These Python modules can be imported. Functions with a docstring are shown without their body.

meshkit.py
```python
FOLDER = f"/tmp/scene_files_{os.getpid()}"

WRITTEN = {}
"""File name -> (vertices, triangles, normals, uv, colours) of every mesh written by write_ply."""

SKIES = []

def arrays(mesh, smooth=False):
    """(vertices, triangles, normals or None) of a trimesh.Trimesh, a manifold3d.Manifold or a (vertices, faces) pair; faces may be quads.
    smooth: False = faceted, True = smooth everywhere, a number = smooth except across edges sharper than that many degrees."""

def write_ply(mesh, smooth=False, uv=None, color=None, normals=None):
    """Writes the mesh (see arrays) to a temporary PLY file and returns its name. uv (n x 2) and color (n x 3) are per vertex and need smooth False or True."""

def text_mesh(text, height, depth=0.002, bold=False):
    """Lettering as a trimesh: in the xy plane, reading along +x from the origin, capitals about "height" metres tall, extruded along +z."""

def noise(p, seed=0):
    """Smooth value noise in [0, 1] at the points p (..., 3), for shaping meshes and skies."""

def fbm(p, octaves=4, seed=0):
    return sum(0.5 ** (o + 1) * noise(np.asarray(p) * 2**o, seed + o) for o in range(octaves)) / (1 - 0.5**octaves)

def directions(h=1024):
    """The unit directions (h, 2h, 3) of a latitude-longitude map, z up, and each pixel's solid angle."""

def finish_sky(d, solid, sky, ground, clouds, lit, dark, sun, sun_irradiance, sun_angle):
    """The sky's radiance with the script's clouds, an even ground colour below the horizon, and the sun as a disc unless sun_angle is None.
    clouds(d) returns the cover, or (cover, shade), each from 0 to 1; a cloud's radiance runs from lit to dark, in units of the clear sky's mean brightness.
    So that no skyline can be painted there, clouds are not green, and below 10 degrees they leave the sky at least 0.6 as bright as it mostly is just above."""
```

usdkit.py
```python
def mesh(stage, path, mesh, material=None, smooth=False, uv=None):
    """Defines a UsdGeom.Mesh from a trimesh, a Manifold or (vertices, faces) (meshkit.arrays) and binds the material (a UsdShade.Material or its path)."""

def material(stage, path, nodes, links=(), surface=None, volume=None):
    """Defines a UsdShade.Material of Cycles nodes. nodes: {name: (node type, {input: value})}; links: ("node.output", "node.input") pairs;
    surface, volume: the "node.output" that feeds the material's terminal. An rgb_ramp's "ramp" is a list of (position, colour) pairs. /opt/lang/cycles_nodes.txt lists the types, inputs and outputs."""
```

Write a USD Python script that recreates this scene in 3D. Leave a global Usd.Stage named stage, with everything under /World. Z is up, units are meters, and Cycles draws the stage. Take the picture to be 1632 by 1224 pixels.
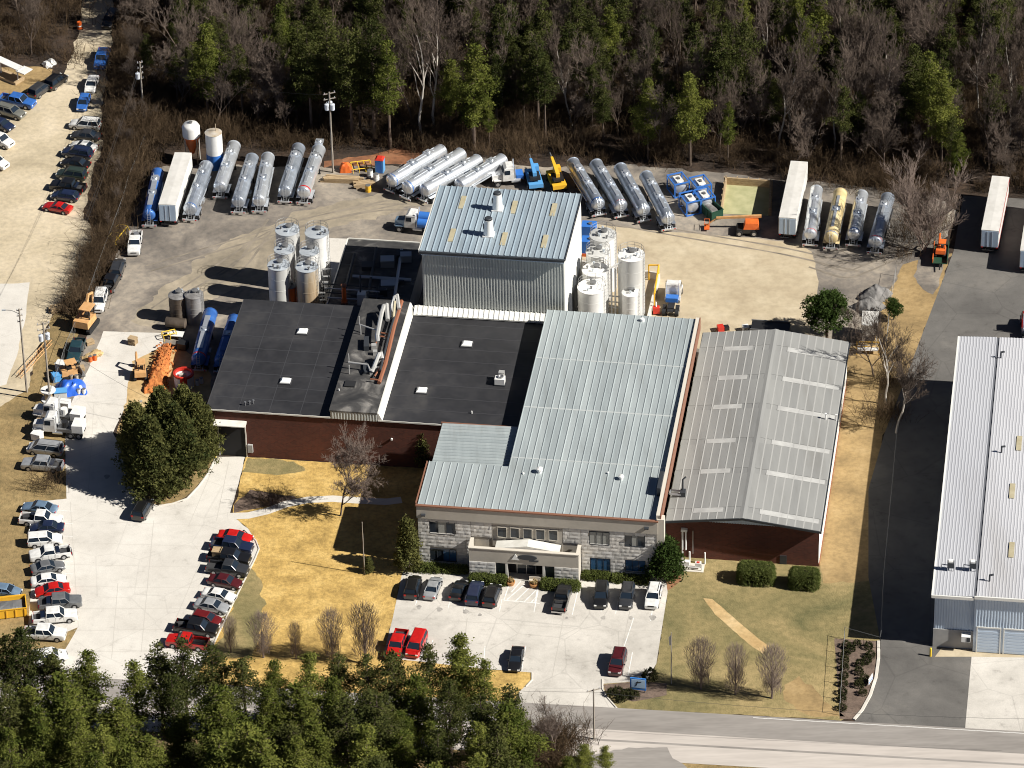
import math, random
import numpy as np
from pxr import Usd, UsdGeom, UsdLux, UsdShade, Gf, Sdf, Vt
import usdkit, meshkit

# ------------------------------------------------------------------ camera, sky, sun, exposure
stage = Usd.Stage.CreateInMemory()
UsdGeom.SetStageUpAxis(stage, UsdGeom.Tokens.z)
UsdGeom.SetStageMetersPerUnit(stage, 1.0)
UsdGeom.Xform.Define(stage, '/World')
UsdGeom.Scope.Define(stage, '/World/Looks')
W, H, F = 1632.0, 1224.0, 7450.0              # photograph size and focal length in pixels
PITCH, ROLL, DIST = math.radians(34.4), 0.025, 671.0
_R0 = np.array([1.0, 0, 0]); _U0 = np.array([0, math.sin(PITCH), math.cos(PITCH)])
FWD = np.array([0, math.cos(PITCH), -math.sin(PITCH)])
RGT = math.cos(ROLL) * _R0 - math.sin(ROLL) * _U0
UPV = math.sin(ROLL) * _R0 + math.cos(ROLL) * _U0
EYE = -FWD * DIST
cam = UsdGeom.Camera.Define(stage, '/World/camera')
mtx = np.eye(4); mtx[0, :3] = RGT; mtx[1, :3] = UPV; mtx[2, :3] = -FWD; mtx[3, :3] = EYE
cam.AddTransformOp().Set(Gf.Matrix4d(*mtx.ravel().tolist()))
cam.CreateHorizontalApertureAttr(36.0); cam.CreateVerticalApertureAttr(27.0)
cam.CreateFocalLengthAttr(36.0 * F / W)
cam.CreateClippingRangeAttr(Gf.Vec2f(1, 10000))
cam.CreateExposureAttr(EXPOSURE := 0.64)
SUN_EL, SUN_AZ = math.radians(39.5), math.radians(-18.0)     # azimuth measured from +x towards +y
sdir = np.array([math.cos(SUN_EL) * math.cos(SUN_AZ), math.cos(SUN_EL) * math.sin(SUN_AZ), math.sin(SUN_EL)])
sun = UsdLux.DistantLight.Define(stage, '/World/sun')
sun.CreateIntensityAttr(1.25); sun.CreateAngleAttr(0.5); sun.CreateColorAttr(Gf.Vec3f(1.0, 0.965, 0.90)); sun.CreateNormalizeAttr(True)
zx = np.cross([0, 0, 1.0], sdir); zx /= np.linalg.norm(zx); zy = np.cross(sdir, zx)
sm = np.eye(4); sm[0, :3] = zx; sm[1, :3] = zy; sm[2, :3] = sdir
sun.AddTransformOp().Set(Gf.Matrix4d(*sm.ravel().tolist()))
sky = UsdLux.DomeLight.Define(stage, '/World/sky')
skym = usdkit.material(stage, '/World/Looks/sky', {
    's': ('sky_texture', {'sky_type': 'single_scattering', 'sun_disc': False, 'air_density': 0.25, 'aerosol_density': 0.3, 'sun_elevation': SUN_EL, 'sun_rotation': math.atan2(sdir[0], sdir[1])}),
    'b': ('background_shader', {'strength': 0.05})}, [('s.color', 'b.color')], surface='b.background')
UsdShade.MaterialBindingAPI.Apply(sky.GetPrim()).Bind(skym)
sky.GetPrim().SetCustomDataByKey('kind', 'structure')

def P(px, py, z=0.0):
    """World point at height z that the photograph shows at pixel (px, py)."""
    d = FWD + RGT * (px - W / 2) / F - UPV * (py - H / 2) / F
    return EYE + d * (z - EYE[2]) / d[2]

def G(px, py, z=0.0):
    return P(px, py, z)[:2]

def scale_at(px, py):
    return F / float((P(px, py) - EYE) @ FWD)     # pixels per metre

# ------------------------------------------------------------------ helpers: materials
def rgb(*c):
    return tuple(c)

def mat(name, c, rough=0.6, metal=0.0, coat=0.0, spec=None):
    p = {'base_color': c, 'roughness': rough, 'metallic': metal}
    if coat: p['coat_weight'] = coat; p['coat_roughness'] = 0.08
    return usdkit.material(stage, '/World/Looks/' + name, {'p': ('principled_bsdf', p)}, surface='p.BSDF')

def nmat(name, stops, scale=1.0, detail=6, rough=0.8, metal=0.0, stops2=None, scale2=20.0, mix2=0.5, bump=0.0, bscale=None, coord='world', stretch=(1, 1, 1), distort=0.0, rotz=0.0):
    """Colour from one noise ramp, optionally overlaid with a second, finer one; bump from fine noise."""
    src = ('geometry', {}) if coord == 'world' else ('texture_coordinate', {})
    out = 'g.position' if coord == 'world' else 'g.object'
    n = {'g': src, 'm': ('mapping', {'scale': stretch, 'rotation': (0, 0, rotz)}), 'n': ('noise_texture', {'scale': scale, 'detail': detail, 'roughness': 0.6, 'distortion': distort}),
         'r': ('rgb_ramp', {'ramp': stops}), 'p': ('principled_bsdf', {'roughness': rough, 'metallic': metal})}
    l = [(out, 'm.vector'), ('m.vector', 'n.vector'), ('n.fac', 'r.fac')]
    col = 'r.color'
    if stops2:
        n['n2'] = ('noise_texture', {'scale': scale2, 'detail': 5, 'roughness': 0.65}); n['r2'] = ('rgb_ramp', {'ramp': stops2})
        n['x'] = ('mix_color', {'blend_type': 'multiply', 'fac': mix2})
        l += [('m.vector', 'n2.vector'), ('n2.fac', 'r2.fac'), ('r.color', 'x.a'), ('r2.color', 'x.b')]
        col = 'x.result'
    l.append((col, 'p.base_color'))
    if bump:
        n['nb'] = ('noise_texture', {'scale': bscale or scale * 8, 'detail': 4}); n['b'] = ('bump', {'strength': 0.6, 'distance': bump})
        l += [('m.vector', 'nb.vector'), ('nb.fac', 'b.height'), ('b.normal', 'p.normal')]
    return usdkit.material(stage, '/World/Looks/' + name, n, l, surface='p.BSDF')

def leafmat(name, c1, c2, trans=0.25):
    """Foliage: tone varies from clump to clump (primvar tone) and from plant to plant."""
    n = {'a': ('attribute', {'attribute': 'tone'}), 'o': ('object_info', {}), 'k': ('math', {'math_type': 'multiply_add', 'value2': 0.45, 'value3': 0.0}),
         's': ('math', {'math_type': 'multiply_add', 'value2': 0.6}), 'r': ('rgb_ramp', {'ramp': [(0.0, c1), (1.0, c2)]}),
         'd': ('diffuse_bsdf', {'roughness': 0.4}), 't': ('translucent_bsdf', {}), 'mx': ('mix_closure', {'fac': trans})}
    l = [('o.random', 'k.value1'), ('a.fac', 's.value1'), ('k.value', 's.value3'), ('s.value', 'r.fac'), ('r.color', 'd.color'), ('r.color', 't.color'), ('d.BSDF', 'mx.closure1'), ('t.BSDF', 'mx.closure2')]
    return usdkit.material(stage, '/World/Looks/' + name, n, l, surface='mx.closure')

# ------------------------------------------------------------------ helpers: scene objects
_used = {}
def numbered(path):
    k = _used.get(path, -1) + 1
    _used[path] = k
    return path if k == 0 else '%s_%03d' % (path, k)

def tag(prim, label=None, cat=None, group=None, kind=None):
    for k, v in (('label', label), ('category', cat), ('group', group), ('kind', kind)):
        if v: prim.SetCustomDataByKey(k, v)
    return prim

def thing(name, label, cat, loc=(0, 0, 0), rot=0.0, group=None, scale=None, root='/World/', kind=None):
    """An Xform standing at loc, turned by rot degrees about z; its parts follow as children. Returns its path."""
    path = numbered(root + name)
    x = UsdGeom.Xform.Define(stage, path)
    loc = list(loc) + [0.0] * (3 - len(loc))
    x.AddTranslateOp().Set(Gf.Vec3d(*map(float, loc)))
    if rot: x.AddRotateZOp().Set(float(rot))
    if scale is not None: x.AddScaleOp().Set(Gf.Vec3f(*([float(scale)] * 3 if np.ndim(scale) == 0 else map(float, scale))))
    tag(x.GetPrim(), label, cat, group, kind)
    return path

def ref_thing(proto, name, label, cat, loc, rot=0.0, scale=1.0, group=None):
    path = thing(name, label, cat, loc, rot, group, scale)
    pr = stage.GetPrimAtPath(path)
    pr.GetReferences().AddInternalReference(proto)
    pr.SetInstanceable(True)
    return path

class MB:
    """Collects boxes, tubes, lofts and sheets into one mesh."""
    def __init__(s): s.v, s.f, s.n = [], [], 0
    def add(s, v, f):
        v = np.asarray(v, float).reshape(-1, 3); f = np.asarray(f, int)
        if f.shape[1] == 4: f = np.vstack([f[:, [0, 1, 2]], f[:, [0, 2, 3]]])
        s.v.append(v); s.f.append(f + s.n); s.n += len(v); return s
    def box(s, c, size, rot=0.0, axis='z'):
        h = np.array(size, float) / 2
        v = np.array([[x, y, z] for z in (-1, 1) for y in (-1, 1) for x in (-1, 1)], float) * h
        if rot:
            a, b = math.cos(rot), math.sin(rot)
            R = {'z': [[a, -b, 0], [b, a, 0], [0, 0, 1]], 'x': [[1, 0, 0], [0, a, -b], [0, b, a]], 'y': [[a, 0, b], [0, 1, 0], [-b, 0, a]]}[axis]
            v = v @ np.array(R).T
        return s.add(v + np.array(c, float), [[0, 2, 3, 1], [4, 5, 7, 6], [0, 1, 5, 4], [2, 6, 7, 3], [0, 4, 6, 2], [1, 3, 7, 5]])
    def bb(s, x0, x1, y0, y1, z0, z1):
        return s.box(((x0 + x1) / 2, (y0 + y1) / 2, (z0 + z1) / 2), (x1 - x0, y1 - y0, z1 - z0))
    def loft(s, rings, caps=True, closed=True):
        rings = np.asarray(rings, float); m, k = rings.shape[:2]
        f = []
        for i in range(m - 1):
            for j in range(k if closed else k - 1):
                j2 = (j + 1) % k
                f.append([i * k + j, i * k + j2, (i + 1) * k + j2, (i + 1) * k + j])
        f = np.array(f); t = np.vstack([f[:, [0, 1, 2]], f[:, [0, 2, 3]]])
        if caps:
            c0 = [[0, j + 1, j] for j in range(1, k - 1)]; o = (m - 1) * k
            c1 = [[o, o + j, o + j + 1] for j in range(1, k - 1)]
            t = np.vstack([t, c0, c1])
        return s.add(rings.reshape(-1, 3), t)
    def tube(s, pts, r, n=8, caps=True):
        p = np.asarray(pts, float); r = np.broadcast_to(np.asarray(r, float), (len(p),))
        t = np.gradient(p, axis=0) if len(p) > 2 else np.repeat((p[1] - p[0])[None], 2, 0)
        t = t / (np.linalg.norm(t, axis=1, keepdims=True) + 1e-12)
        up = np.array([0, 0, 1.0]) if abs(t[0][2]) < 0.9 else np.array([1.0, 0, 0])
        a = np.cross(t, up); a /= np.linalg.norm(a, axis=1, keepdims=True) + 1e-12
        b = np.cross(t, a); th = np.arange(n) * 2 * math.pi / n
        ring = p[:, None] + r[:, None, None] * (np.cos(th)[None, :, None] * a[:, None] + np.sin(th)[None, :, None] * b[:, None])
        return s.loft(ring[:, ::-1], caps)
    def cyl(s, c, r, h, n=16, r2=None):
        return s.tube([c, (c[0], c[1], c[2] + h)], [r, r if r2 is None else r2], n)
    def lathe(s, c, prof, n=20):
        th = np.arange(n) * 2 * math.pi / n
        rings = [[(c[0] + r * math.cos(a), c[1] + r * math.sin(a), c[2] + z) for a in th] for r, z in prof]
        return s.loft(rings, True)
    def prism(s, poly, z0, z1):
        import shapely.geometry as sg, trimesh
        v, f = trimesh.creation.triangulate_polygon(sg.Polygon(poly), engine='earcut')
        k = len(poly); poly = np.asarray(poly, float)
        ccw = np.sum(poly[:, 0] * np.roll(poly[:, 1], -1) - poly[:, 1] * np.roll(poly[:, 0], -1)) > 0
        if not ccw: poly = poly[::-1]
        f = np.asarray(f)
        ar = np.cross(v[f[:, 1]] - v[f[:, 0]], v[f[:, 2]] - v[f[:, 0]])
        f = np.where((ar < 0)[:, None], f[:, ::-1], f)
        s.add(np.c_[v, np.full(len(v), z1)], f); s.add(np.c_[v, np.full(len(v), z0)], f[:, ::-1])
        lo = np.c_[poly, np.full(k, z0)]; hi = np.c_[poly, np.full(k, z1)]
        return s.loft([lo, hi], False)
    def quad(s, a, b, c, d): return s.add([a, b, c, d], [[0, 1, 2, 3]])
    def slab(s, q, t):
        """Closed thin plate under the quad q (counter-clockwise from outside), t thick along -normal."""
        q = np.asarray(q, float); n = np.cross(q[1] - q[0], q[2] - q[0]); n /= np.linalg.norm(n)
        return s.loft([q - n * t, q])
    def mesh(s): return np.vstack(s.v), np.vstack(s.f)

def part(parent, name, mb, m, smooth=False, label=None, kind=None, tone=None, group=None):
    path = numbered(parent + '/' + name)
    g = mb.mesh() if isinstance(mb, MB) else mb
    me = usdkit.mesh(stage, path, g, m, smooth)
    me.CreateDoubleSidedAttr(True)
    if tone is not None:
        UsdGeom.PrimvarsAPI(me).CreatePrimvar('tone', Sdf.ValueTypeNames.FloatArray, 'vertex').Set(Vt.FloatArray.FromNumpy(np.asarray(tone, np.float32)))
    tag(me.GetPrim(), label, None, group, kind)
    return path

def single(name, mb, m, label=None, cat=None, group=None, kind=None, smooth=False):
    p = part('/World', name, mb, m, smooth)
    tag(stage.GetPrimAtPath(p), label, cat, group, kind)
    return p

rnd = random.Random(7)
# ------------------------------------------------------------------ ground materials
GM = {}
GM['litter'] = nmat('leaf_litter', [(0.3, (0.016, 0.010, 0.006)), (0.5, (0.036, 0.022, 0.013)), (0.7, (0.07, 0.042, 0.024))], 0.25, 8, 0.95, stops2=[(0.35, (0.5, 0.5, 0.5)), (0.65, (1.3, 1.25, 1.2))], scale2=1.6, mix2=0.7, bump=0.3, bscale=1.2)
GM['gravel_tan'] = nmat('tan_gravel', [(0.3, (0.36, 0.30, 0.20)), (0.5, (0.50, 0.42, 0.29)), (0.7, (0.60, 0.51, 0.37))], 0.09, 8, 0.9, stops2=[(0.3, (0.66, 0.66, 0.68)), (0.62, (1.1, 1.08, 1.05))], scale2=1.3, mix2=0.6, distort=0.6)
GM['gravel_grey'] = nmat('grey_gravel', [(0.34, (0.115, 0.103, 0.09)), (0.48, (0.195, 0.172, 0.145)), (0.62, (0.31, 0.272, 0.22))], 0.07, 9, 0.9, stops2=[(0.3, (0.55, 0.56, 0.6)), (0.62, (1.15, 1.1, 1.05))], scale2=0.9, mix2=0.7, distort=1.2)
GM['track'] = nmat('pale_track_gravel', [(0.34, (0.20, 0.172, 0.128)), (0.5, (0.285, 0.245, 0.18)), (0.66, (0.38, 0.325, 0.24))], 0.09, 9, 0.9, stops2=[(0.3, (0.7, 0.7, 0.72)), (0.62, (1.12, 1.08, 1.05))], scale2=0.9, mix2=0.7, distort=1.0)
GM['sand'] = nmat('sandy_pad', [(0.3, (0.38, 0.305, 0.20)), (0.55, (0.47, 0.39, 0.265)), (0.7, (0.52, 0.44, 0.31))], 0.16, 8, 0.9, stops2=[(0.3, (0.78, 0.77, 0.76)), (0.6, (1.05, 1.05, 1.05))], scale2=0.8, mix2=0.7)
def paving(name, stops, cell, crack, stain=0.5, joint=None):
    n = {'g': ('geometry', {}), 'n': ('noise_texture', {'scale': 0.10, 'detail': 9, 'roughness': 0.62, 'distortion': 0.4}), 'r': ('rgb_ramp', {'ramp': stops}),
         'w': ('noise_texture', {'scale': 0.5, 'detail': 6}), 'wm': ('mix_vector', {'fac': 0.05}), 'v': ('voronoi_texture', {'feature': 'distance_to_edge', 'scale': cell}), 'vr': ('rgb_ramp', {'ramp': [(0.0, (crack, crack, crack)), (0.004, (crack, crack, crack)), (0.010, (1, 1, 1))]}),
         's': ('noise_texture', {'scale': 0.55, 'detail': 6, 'roughness': 0.7}), 'sr': ('rgb_ramp', {'ramp': [(0.30, (0.58, 0.57, 0.56)), (0.42, (0.92, 0.92, 0.92)), (0.6, (1.03, 1.03, 1.03))]}),
         'f': ('noise_texture', {'scale': 6.0, 'detail': 5, 'roughness': 0.7}), 'fr': ('rgb_ramp', {'ramp': [(0.3, (0.86, 0.86, 0.86)), (0.7, (1.08, 1.08, 1.08))]}),
         'x1': ('mix_color', {'blend_type': 'multiply', 'fac': 0.8}), 'x2': ('mix_color', {'blend_type': 'multiply', 'fac': stain}), 'x3': ('mix_color', {'blend_type': 'multiply', 'fac': 0.8}), 'p': ('principled_bsdf', {'roughness': 0.85})}
    l = [('g.position', 'n.vector'), ('n.fac', 'r.fac'), ('g.position', 'w.vector'), ('g.position', 'wm.a'), ('w.color', 'wm.b'), ('wm.result', 'v.vector'), ('v.distance', 'vr.fac'), ('g.position', 's.vector'), ('s.fac', 'sr.fac'), ('g.position', 'f.vector'), ('f.fac', 'fr.fac'),
         ('r.color', 'x1.a'), ('vr.color', 'x1.b'), ('x1.result', 'x2.a'), ('sr.color', 'x2.b'), ('x2.result', 'x3.a'), ('fr.color', 'x3.b'), ('x3.result', 'p.base_color')]
    return usdkit.material(stage, '/World/Looks/' + name, n, l, surface='p.BSDF')
GM['concrete'] = paving('pale_concrete', [(0.3, (0.53, 0.495, 0.44)), (0.6, (0.63, 0.595, 0.535)), (0.8, (0.68, 0.645, 0.585))], 0.11, 0.90, 0.5)
GM['lot'] = paving('weathered_concrete', [(0.3, (0.42, 0.39, 0.345)), (0.5, (0.545, 0.51, 0.455)), (0.7, (0.62, 0.58, 0.52))], 0.13, 0.82, 0.8)
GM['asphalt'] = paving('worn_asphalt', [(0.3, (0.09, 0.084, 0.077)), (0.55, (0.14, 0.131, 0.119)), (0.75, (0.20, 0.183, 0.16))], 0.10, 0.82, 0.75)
GM['road_dark'] = nmat('road_asphalt_grey', [(0.3, (0.21, 0.19, 0.17)), (0.7, (0.30, 0.275, 0.25))], 0.3, 7, 0.85, stretch=(0.15, 1, 1), rotz=0.04, stops2=[(0.3, (0.8, 0.8, 0.8)), (0.6, (1.1, 1.1, 1.1))], scale2=1.5, mix2=0.7)
GM['road_light'] = nmat('road_concrete_lane', [(0.3, (0.42, 0.375, 0.335)), (0.7, (0.53, 0.48, 0.43))], 0.35, 7, 0.85, stretch=(0.12, 1, 1), rotz=0.04, stops2=[(0.3, (0.82, 0.82, 0.82)), (0.6, (1.06, 1.06, 1.06))], scale2=1.2, mix2=0.7)
GM['gold_grass'] = nmat('dormant_gold_grass', [(0.28, (0.29, 0.19, 0.055)), (0.5, (0.49, 0.325, 0.10)), (0.72, (0.63, 0.44, 0.16))], 0.28, 9, 0.95, stops2=[(0.34, (0.62, 0.6, 0.55)), (0.6, (1.15, 1.13, 1.1))], scale2=1.7, mix2=0.75, bump=0.12, bscale=4)
GM['olive_grass'] = nmat('dormant_olive_grass', [(0.3, (0.125, 0.115, 0.045)), (0.48, (0.225, 0.182, 0.078)), (0.66, (0.33, 0.25, 0.115))], 0.085, 9, 0.95, stops2=[(0.34, (0.66, 0.68, 0.6)), (0.6, (1.12, 1.1, 1.08))], scale2=1.1, mix2=0.75, bump=0.12, bscale=4, distort=0.6)
GM['verge'] = nmat('brown_verge_grass', [(0.3, (0.125, 0.095, 0.04)), (0.5, (0.25, 0.175, 0.075)), (0.68, (0.34, 0.245, 0.11))], 0.12, 9, 0.95, stops2=[(0.34, (0.6, 0.62, 0.58)), (0.6, (1.12, 1.1, 1.08))], scale2=1.2, mix2=0.75, bump=0.12, bscale=4, distort=0.8)
GM['strip_grass'] = nmat('ochre_strip_grass', [(0.3, (0.21, 0.145, 0.065)), (0.55, (0.34, 0.235, 0.105)), (0.75, (0.41, 0.295, 0.145))], 0.2, 9, 0.95, stops2=[(0.34, (0.72, 0.7, 0.66)), (0.6, (1.1, 1.08, 1.05))], scale2=1.5, mix2=0.7)
GM['mulch'] = nmat('brown_mulch', [(0.3, (0.085, 0.058, 0.042)), (0.6, (0.17, 0.12, 0.09)), (0.8, (0.22, 0.165, 0.125))], 0.6, 8, 0.95, stops2=[(0.34, (0.6, 0.6, 0.6)), (0.6, (1.15, 1.15, 1.15))], scale2=4, mix2=0.7)
GM['straw'] = nmat('red_pine_straw', [(0.3, (0.19, 0.085, 0.04)), (0.6, (0.30, 0.145, 0.07)), (0.8, (0.36, 0.20, 0.10))], 0.5, 8, 0.95)
GM['tan_dirt'] = nmat('tan_dirt', [(0.3, (0.40, 0.26, 0.11)), (0.55, (0.52, 0.37, 0.18)), (0.75, (0.60, 0.46, 0.26))], 0.22, 9, 0.95, stops2=[(0.34, (0.7, 0.68, 0.62)), (0.6, (1.1, 1.08, 1.05))], scale2=1.2, mix2=0.7)
GM['clay'] = nmat('red_clay', [(0.3, (0.14, 0.06, 0.03)), (0.55, (0.26, 0.11, 0.05)), (0.75, (0.33, 0.17, 0.09))], 0.25, 8, 0.95, stops2=[(0.34, (0.6, 0.6, 0.58)), (0.6, (1.1, 1.08, 1.05))], scale2=1.2, mix2=0.7)
GM['white_paint'] = nmat('worn_white_paint', [(0.35, (0.62, 0.60, 0.55)), (0.6, (0.78, 0.77, 0.74))], 2.0, 6, 0.7)
GM['kerb'] = nmat('kerb_concrete', [(0.3, (0.50, 0.46, 0.40)), (0.7, (0.64, 0.60, 0.53))], 0.8, 6, 0.8)

# ------------------------------------------------------------------ ground sheets
def densify(pts, step, closed=True):
    out = []
    n = len(pts)
    for i in range(n if closed else n - 1):
        a, b = np.array(pts[i]), np.array(pts[(i + 1) % n]); k = max(1, int(np.linalg.norm(b - a) / step))
        out += [a + (b - a) * t / k for t in range(k)]
    if not closed: out.append(np.array(pts[-1]))
    return np.array(out)

def chaikin(p, n=2):
    p = np.asarray(p, float)
    for _ in range(n):
        q = np.roll(p, -1, 0); p = np.stack([0.75 * p + 0.25 * q, 0.25 * p + 0.75 * q], 1).reshape(-1, 2)
    return p

_level = {'z': 0.0}
def sheet(name, px, m, level, rough=0.0, smooth=0, world=False, seed=0):
    """A flat patch of ground outlined in photograph pixels; rough moves its edge by so many metres. Levels lie 4 mm apart."""
    import shapely.geometry as sg, trimesh
    pts = np.array(px, float) if world else np.array([G(*p) for p in px])
    if smooth: pts = chaikin(pts, smooth)
    if rough:
        pts = densify(pts, 0.8)
        q = np.c_[pts, np.full(len(pts), seed * 3.1)]
        a = np.stack([meshkit.fbm(q * 0.35, 4, seed) - 0.5, meshkit.fbm(q * 0.35 + 50, 4, seed + 9) - 0.5], 1)
        b = np.stack([meshkit.noise(q * 1.7, seed + 3) - 0.5, meshkit.noise(q * 1.7 + 9, seed + 4) - 0.5], 1)
        pts = pts + a * rough * 2.2 + b * rough * 0.7
    poly = sg.Polygon(pts).buffer(0)
    if poly.geom_type != 'Polygon': poly = max(poly.geoms, key=lambda g: g.area)
    poly = sg.Polygon(poly.exterior)
    v, f = trimesh.creation.triangulate_polygon(poly, engine='earcut')
    f = np.asarray(f); ar = np.cross(v[f[:, 1]] - v[f[:, 0]], v[f[:, 2]] - v[f[:, 0]]); f = np.where((ar < 0)[:, None], f[:, ::-1], f)
    return single(name, (np.c_[v, np.full(len(v), 0.004 * level)], f), m, kind='structure')

S = 3000.0
single('ground', MB().add([(-S, -S, 0), (S, -S, 0), (S, S, 0), (-S, S, 0)], [[0, 1, 2, 3]]), GM['litter'], kind='structure')
# west lot and lane
sheet('gravel_lot', [(-120, 250), (-20, 175), (20, 150), (60, 148), (100, 118), (118, 80), (125, 40), (135, -10), (150, -60), (175, -60), (186, 20), (176, 100), (165, 160), (160, 230), (146, 300), (130, 345), (155, 375), (140, 420), (112, 470), (85, 500), (60, 560), (42, 640), (0, 660), (-120, 670)], GM['gravel_tan'], 2, 0.7, seed=1)
sheet('pale_drive', [(-120, 455), (20, 452), (47, 450), (42, 500), (28, 560), (10, 612), (-120, 650)], GM['concrete'], 3, 0.25, seed=2)
sheet('verge', [(-120, 645), (0, 648), (42, 622), (66, 545), (85, 500), (112, 470), (132, 480), (128, 520), (104, 590), (95, 650), (108, 700), (110, 800), (125, 900), (130, 1010), (100, 1060), (-120, 1060)], GM['verge'], 4, 0.8, seed=3)
sheet('wild_grass', [(-120, 110), (-20, 112), (40, 104), (86, 112), (70, 140), (20, 152), (-120, 190)], GM['strip_grass'], 3, 1.0, seed=13)
# truck yard
sheet('truck_yard', [(240, 268), (330, 262), (520, 268), (640, 262), (700, 240), (820, 262), (890, 268), (1000, 262), (1150, 275), (1280, 290), (1420, 300), (1500, 316), (1524, 340), (1500, 420), (1440, 455), (1400, 520), (1365, 560), (1100, 560), (940, 640), (400, 640), (330, 640), (210, 640), (108, 640), (125, 570), (150, 500), (172, 440), (195, 395), (205, 340), (225, 300)], GM['gravel_grey'], 2, 1.0, seed=4)
sheet('sandy_pad', [(925, 352), (985, 362), (1100, 372), (1230, 382), (1290, 392), (1303, 425), (1305, 470), (1290, 505), (1292, 560), (1090, 560), (1040, 520), (930, 520)], GM['sand'], 3, 0.35, smooth=1, seed=5)
sheet('clay_bank', [(640, 232), (700, 236), (760, 262), (700, 270), (640, 262), (600, 262), (520, 266), (515, 258), (600, 246)], GM['clay'], 3, 0.8, seed=6)
sheet('dirt_track', [(250, 470), (330, 400), (440, 352), (560, 318), (700, 300), (705, 320), (560, 352), (470, 380), (430, 440), (330, 480), (255, 520), (200, 515)], GM['track'], 3, 1.6, smooth=1, seed=7)
sheet('concrete_pad', [(520, 379), (600, 383), (600, 480), (478, 480), (500, 430)], GM['concrete'], 4, 0.0)
# main drive
sheet('concrete_drive', [(165, 528), (262, 531), (258, 556), (228, 590), (180, 690), (188, 705), (215, 790), (250, 808), (290, 800), (318, 774), (345, 728), (392, 728), (366, 820), (396, 842), (412, 868), (408, 888), (338, 1030), (300, 1100), (300, 1160), (60, 1160), (96, 1050), (124, 1000), (112, 900), (106, 800), (104, 700), (110, 650), (140, 590)], GM['concrete'], 5, 0.12, seed=8)
sheet('car_bays', [(57, 800), (106, 795), (118, 900), (124, 1000), (100, 1010), (45, 1000), (52, 900)], GM['concrete'], 6, 0.0)
sheet('tan_dirt', [(212, 575), (258, 552), (300, 560), (340, 600), (330, 650), (262, 668), (196, 690), (186, 690), (205, 630)], GM['tan_dirt'], 6, 0.6, seed=9)
sheet('tree_island', [(182, 690), (262, 660), (345, 665), (345, 728), (318, 772), (289, 799), (250, 807), (218, 789)], GM['verge'], 7, 0.0, smooth=1)
# lawns
sheet('golden_lawn', [(392, 728), (480, 735), (600, 742), (690, 745), (690, 905), (640, 918), (625, 985), (612, 1050), (330, 1060), (338, 1030), (408, 888), (412, 868), (396, 842), (370, 822)], GM['gold_grass'], 5, 0.35, seed=10)
sheet('olive_patch', [(392, 730), (470, 735), (490, 750), (440, 757), (388, 750)], GM['olive_grass'], 6, 0.6, seed=11)
sheet('olive_edge', [(395, 900), (415, 930), (418, 1000), (400, 1045), (338, 1045), (345, 1025)], GM['olive_grass'], 6, 1.0, seed=12)
sheet('planting_bed', [(376, 800), (372, 818), (480, 798), (470, 790), (400, 780)], GM['mulch'], 6, 0.5, seed=14)
pa = [(362, 823), (395, 822), (425, 815), (455, 804), (490, 797), (530, 795), (575, 798), (615, 800), (640, 797)]
pw = np.array([G(*p) for p in pa]); tn = np.gradient(pw, axis=0); tn /= np.linalg.norm(tn, axis=1, keepdims=True); nn = np.c_[-tn[:, 1], tn[:, 0]] * 0.75
sheet('footpath', np.vstack([pw + nn, (pw - nn)[::-1]]), GM['concrete'], 8, world=True)
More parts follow.
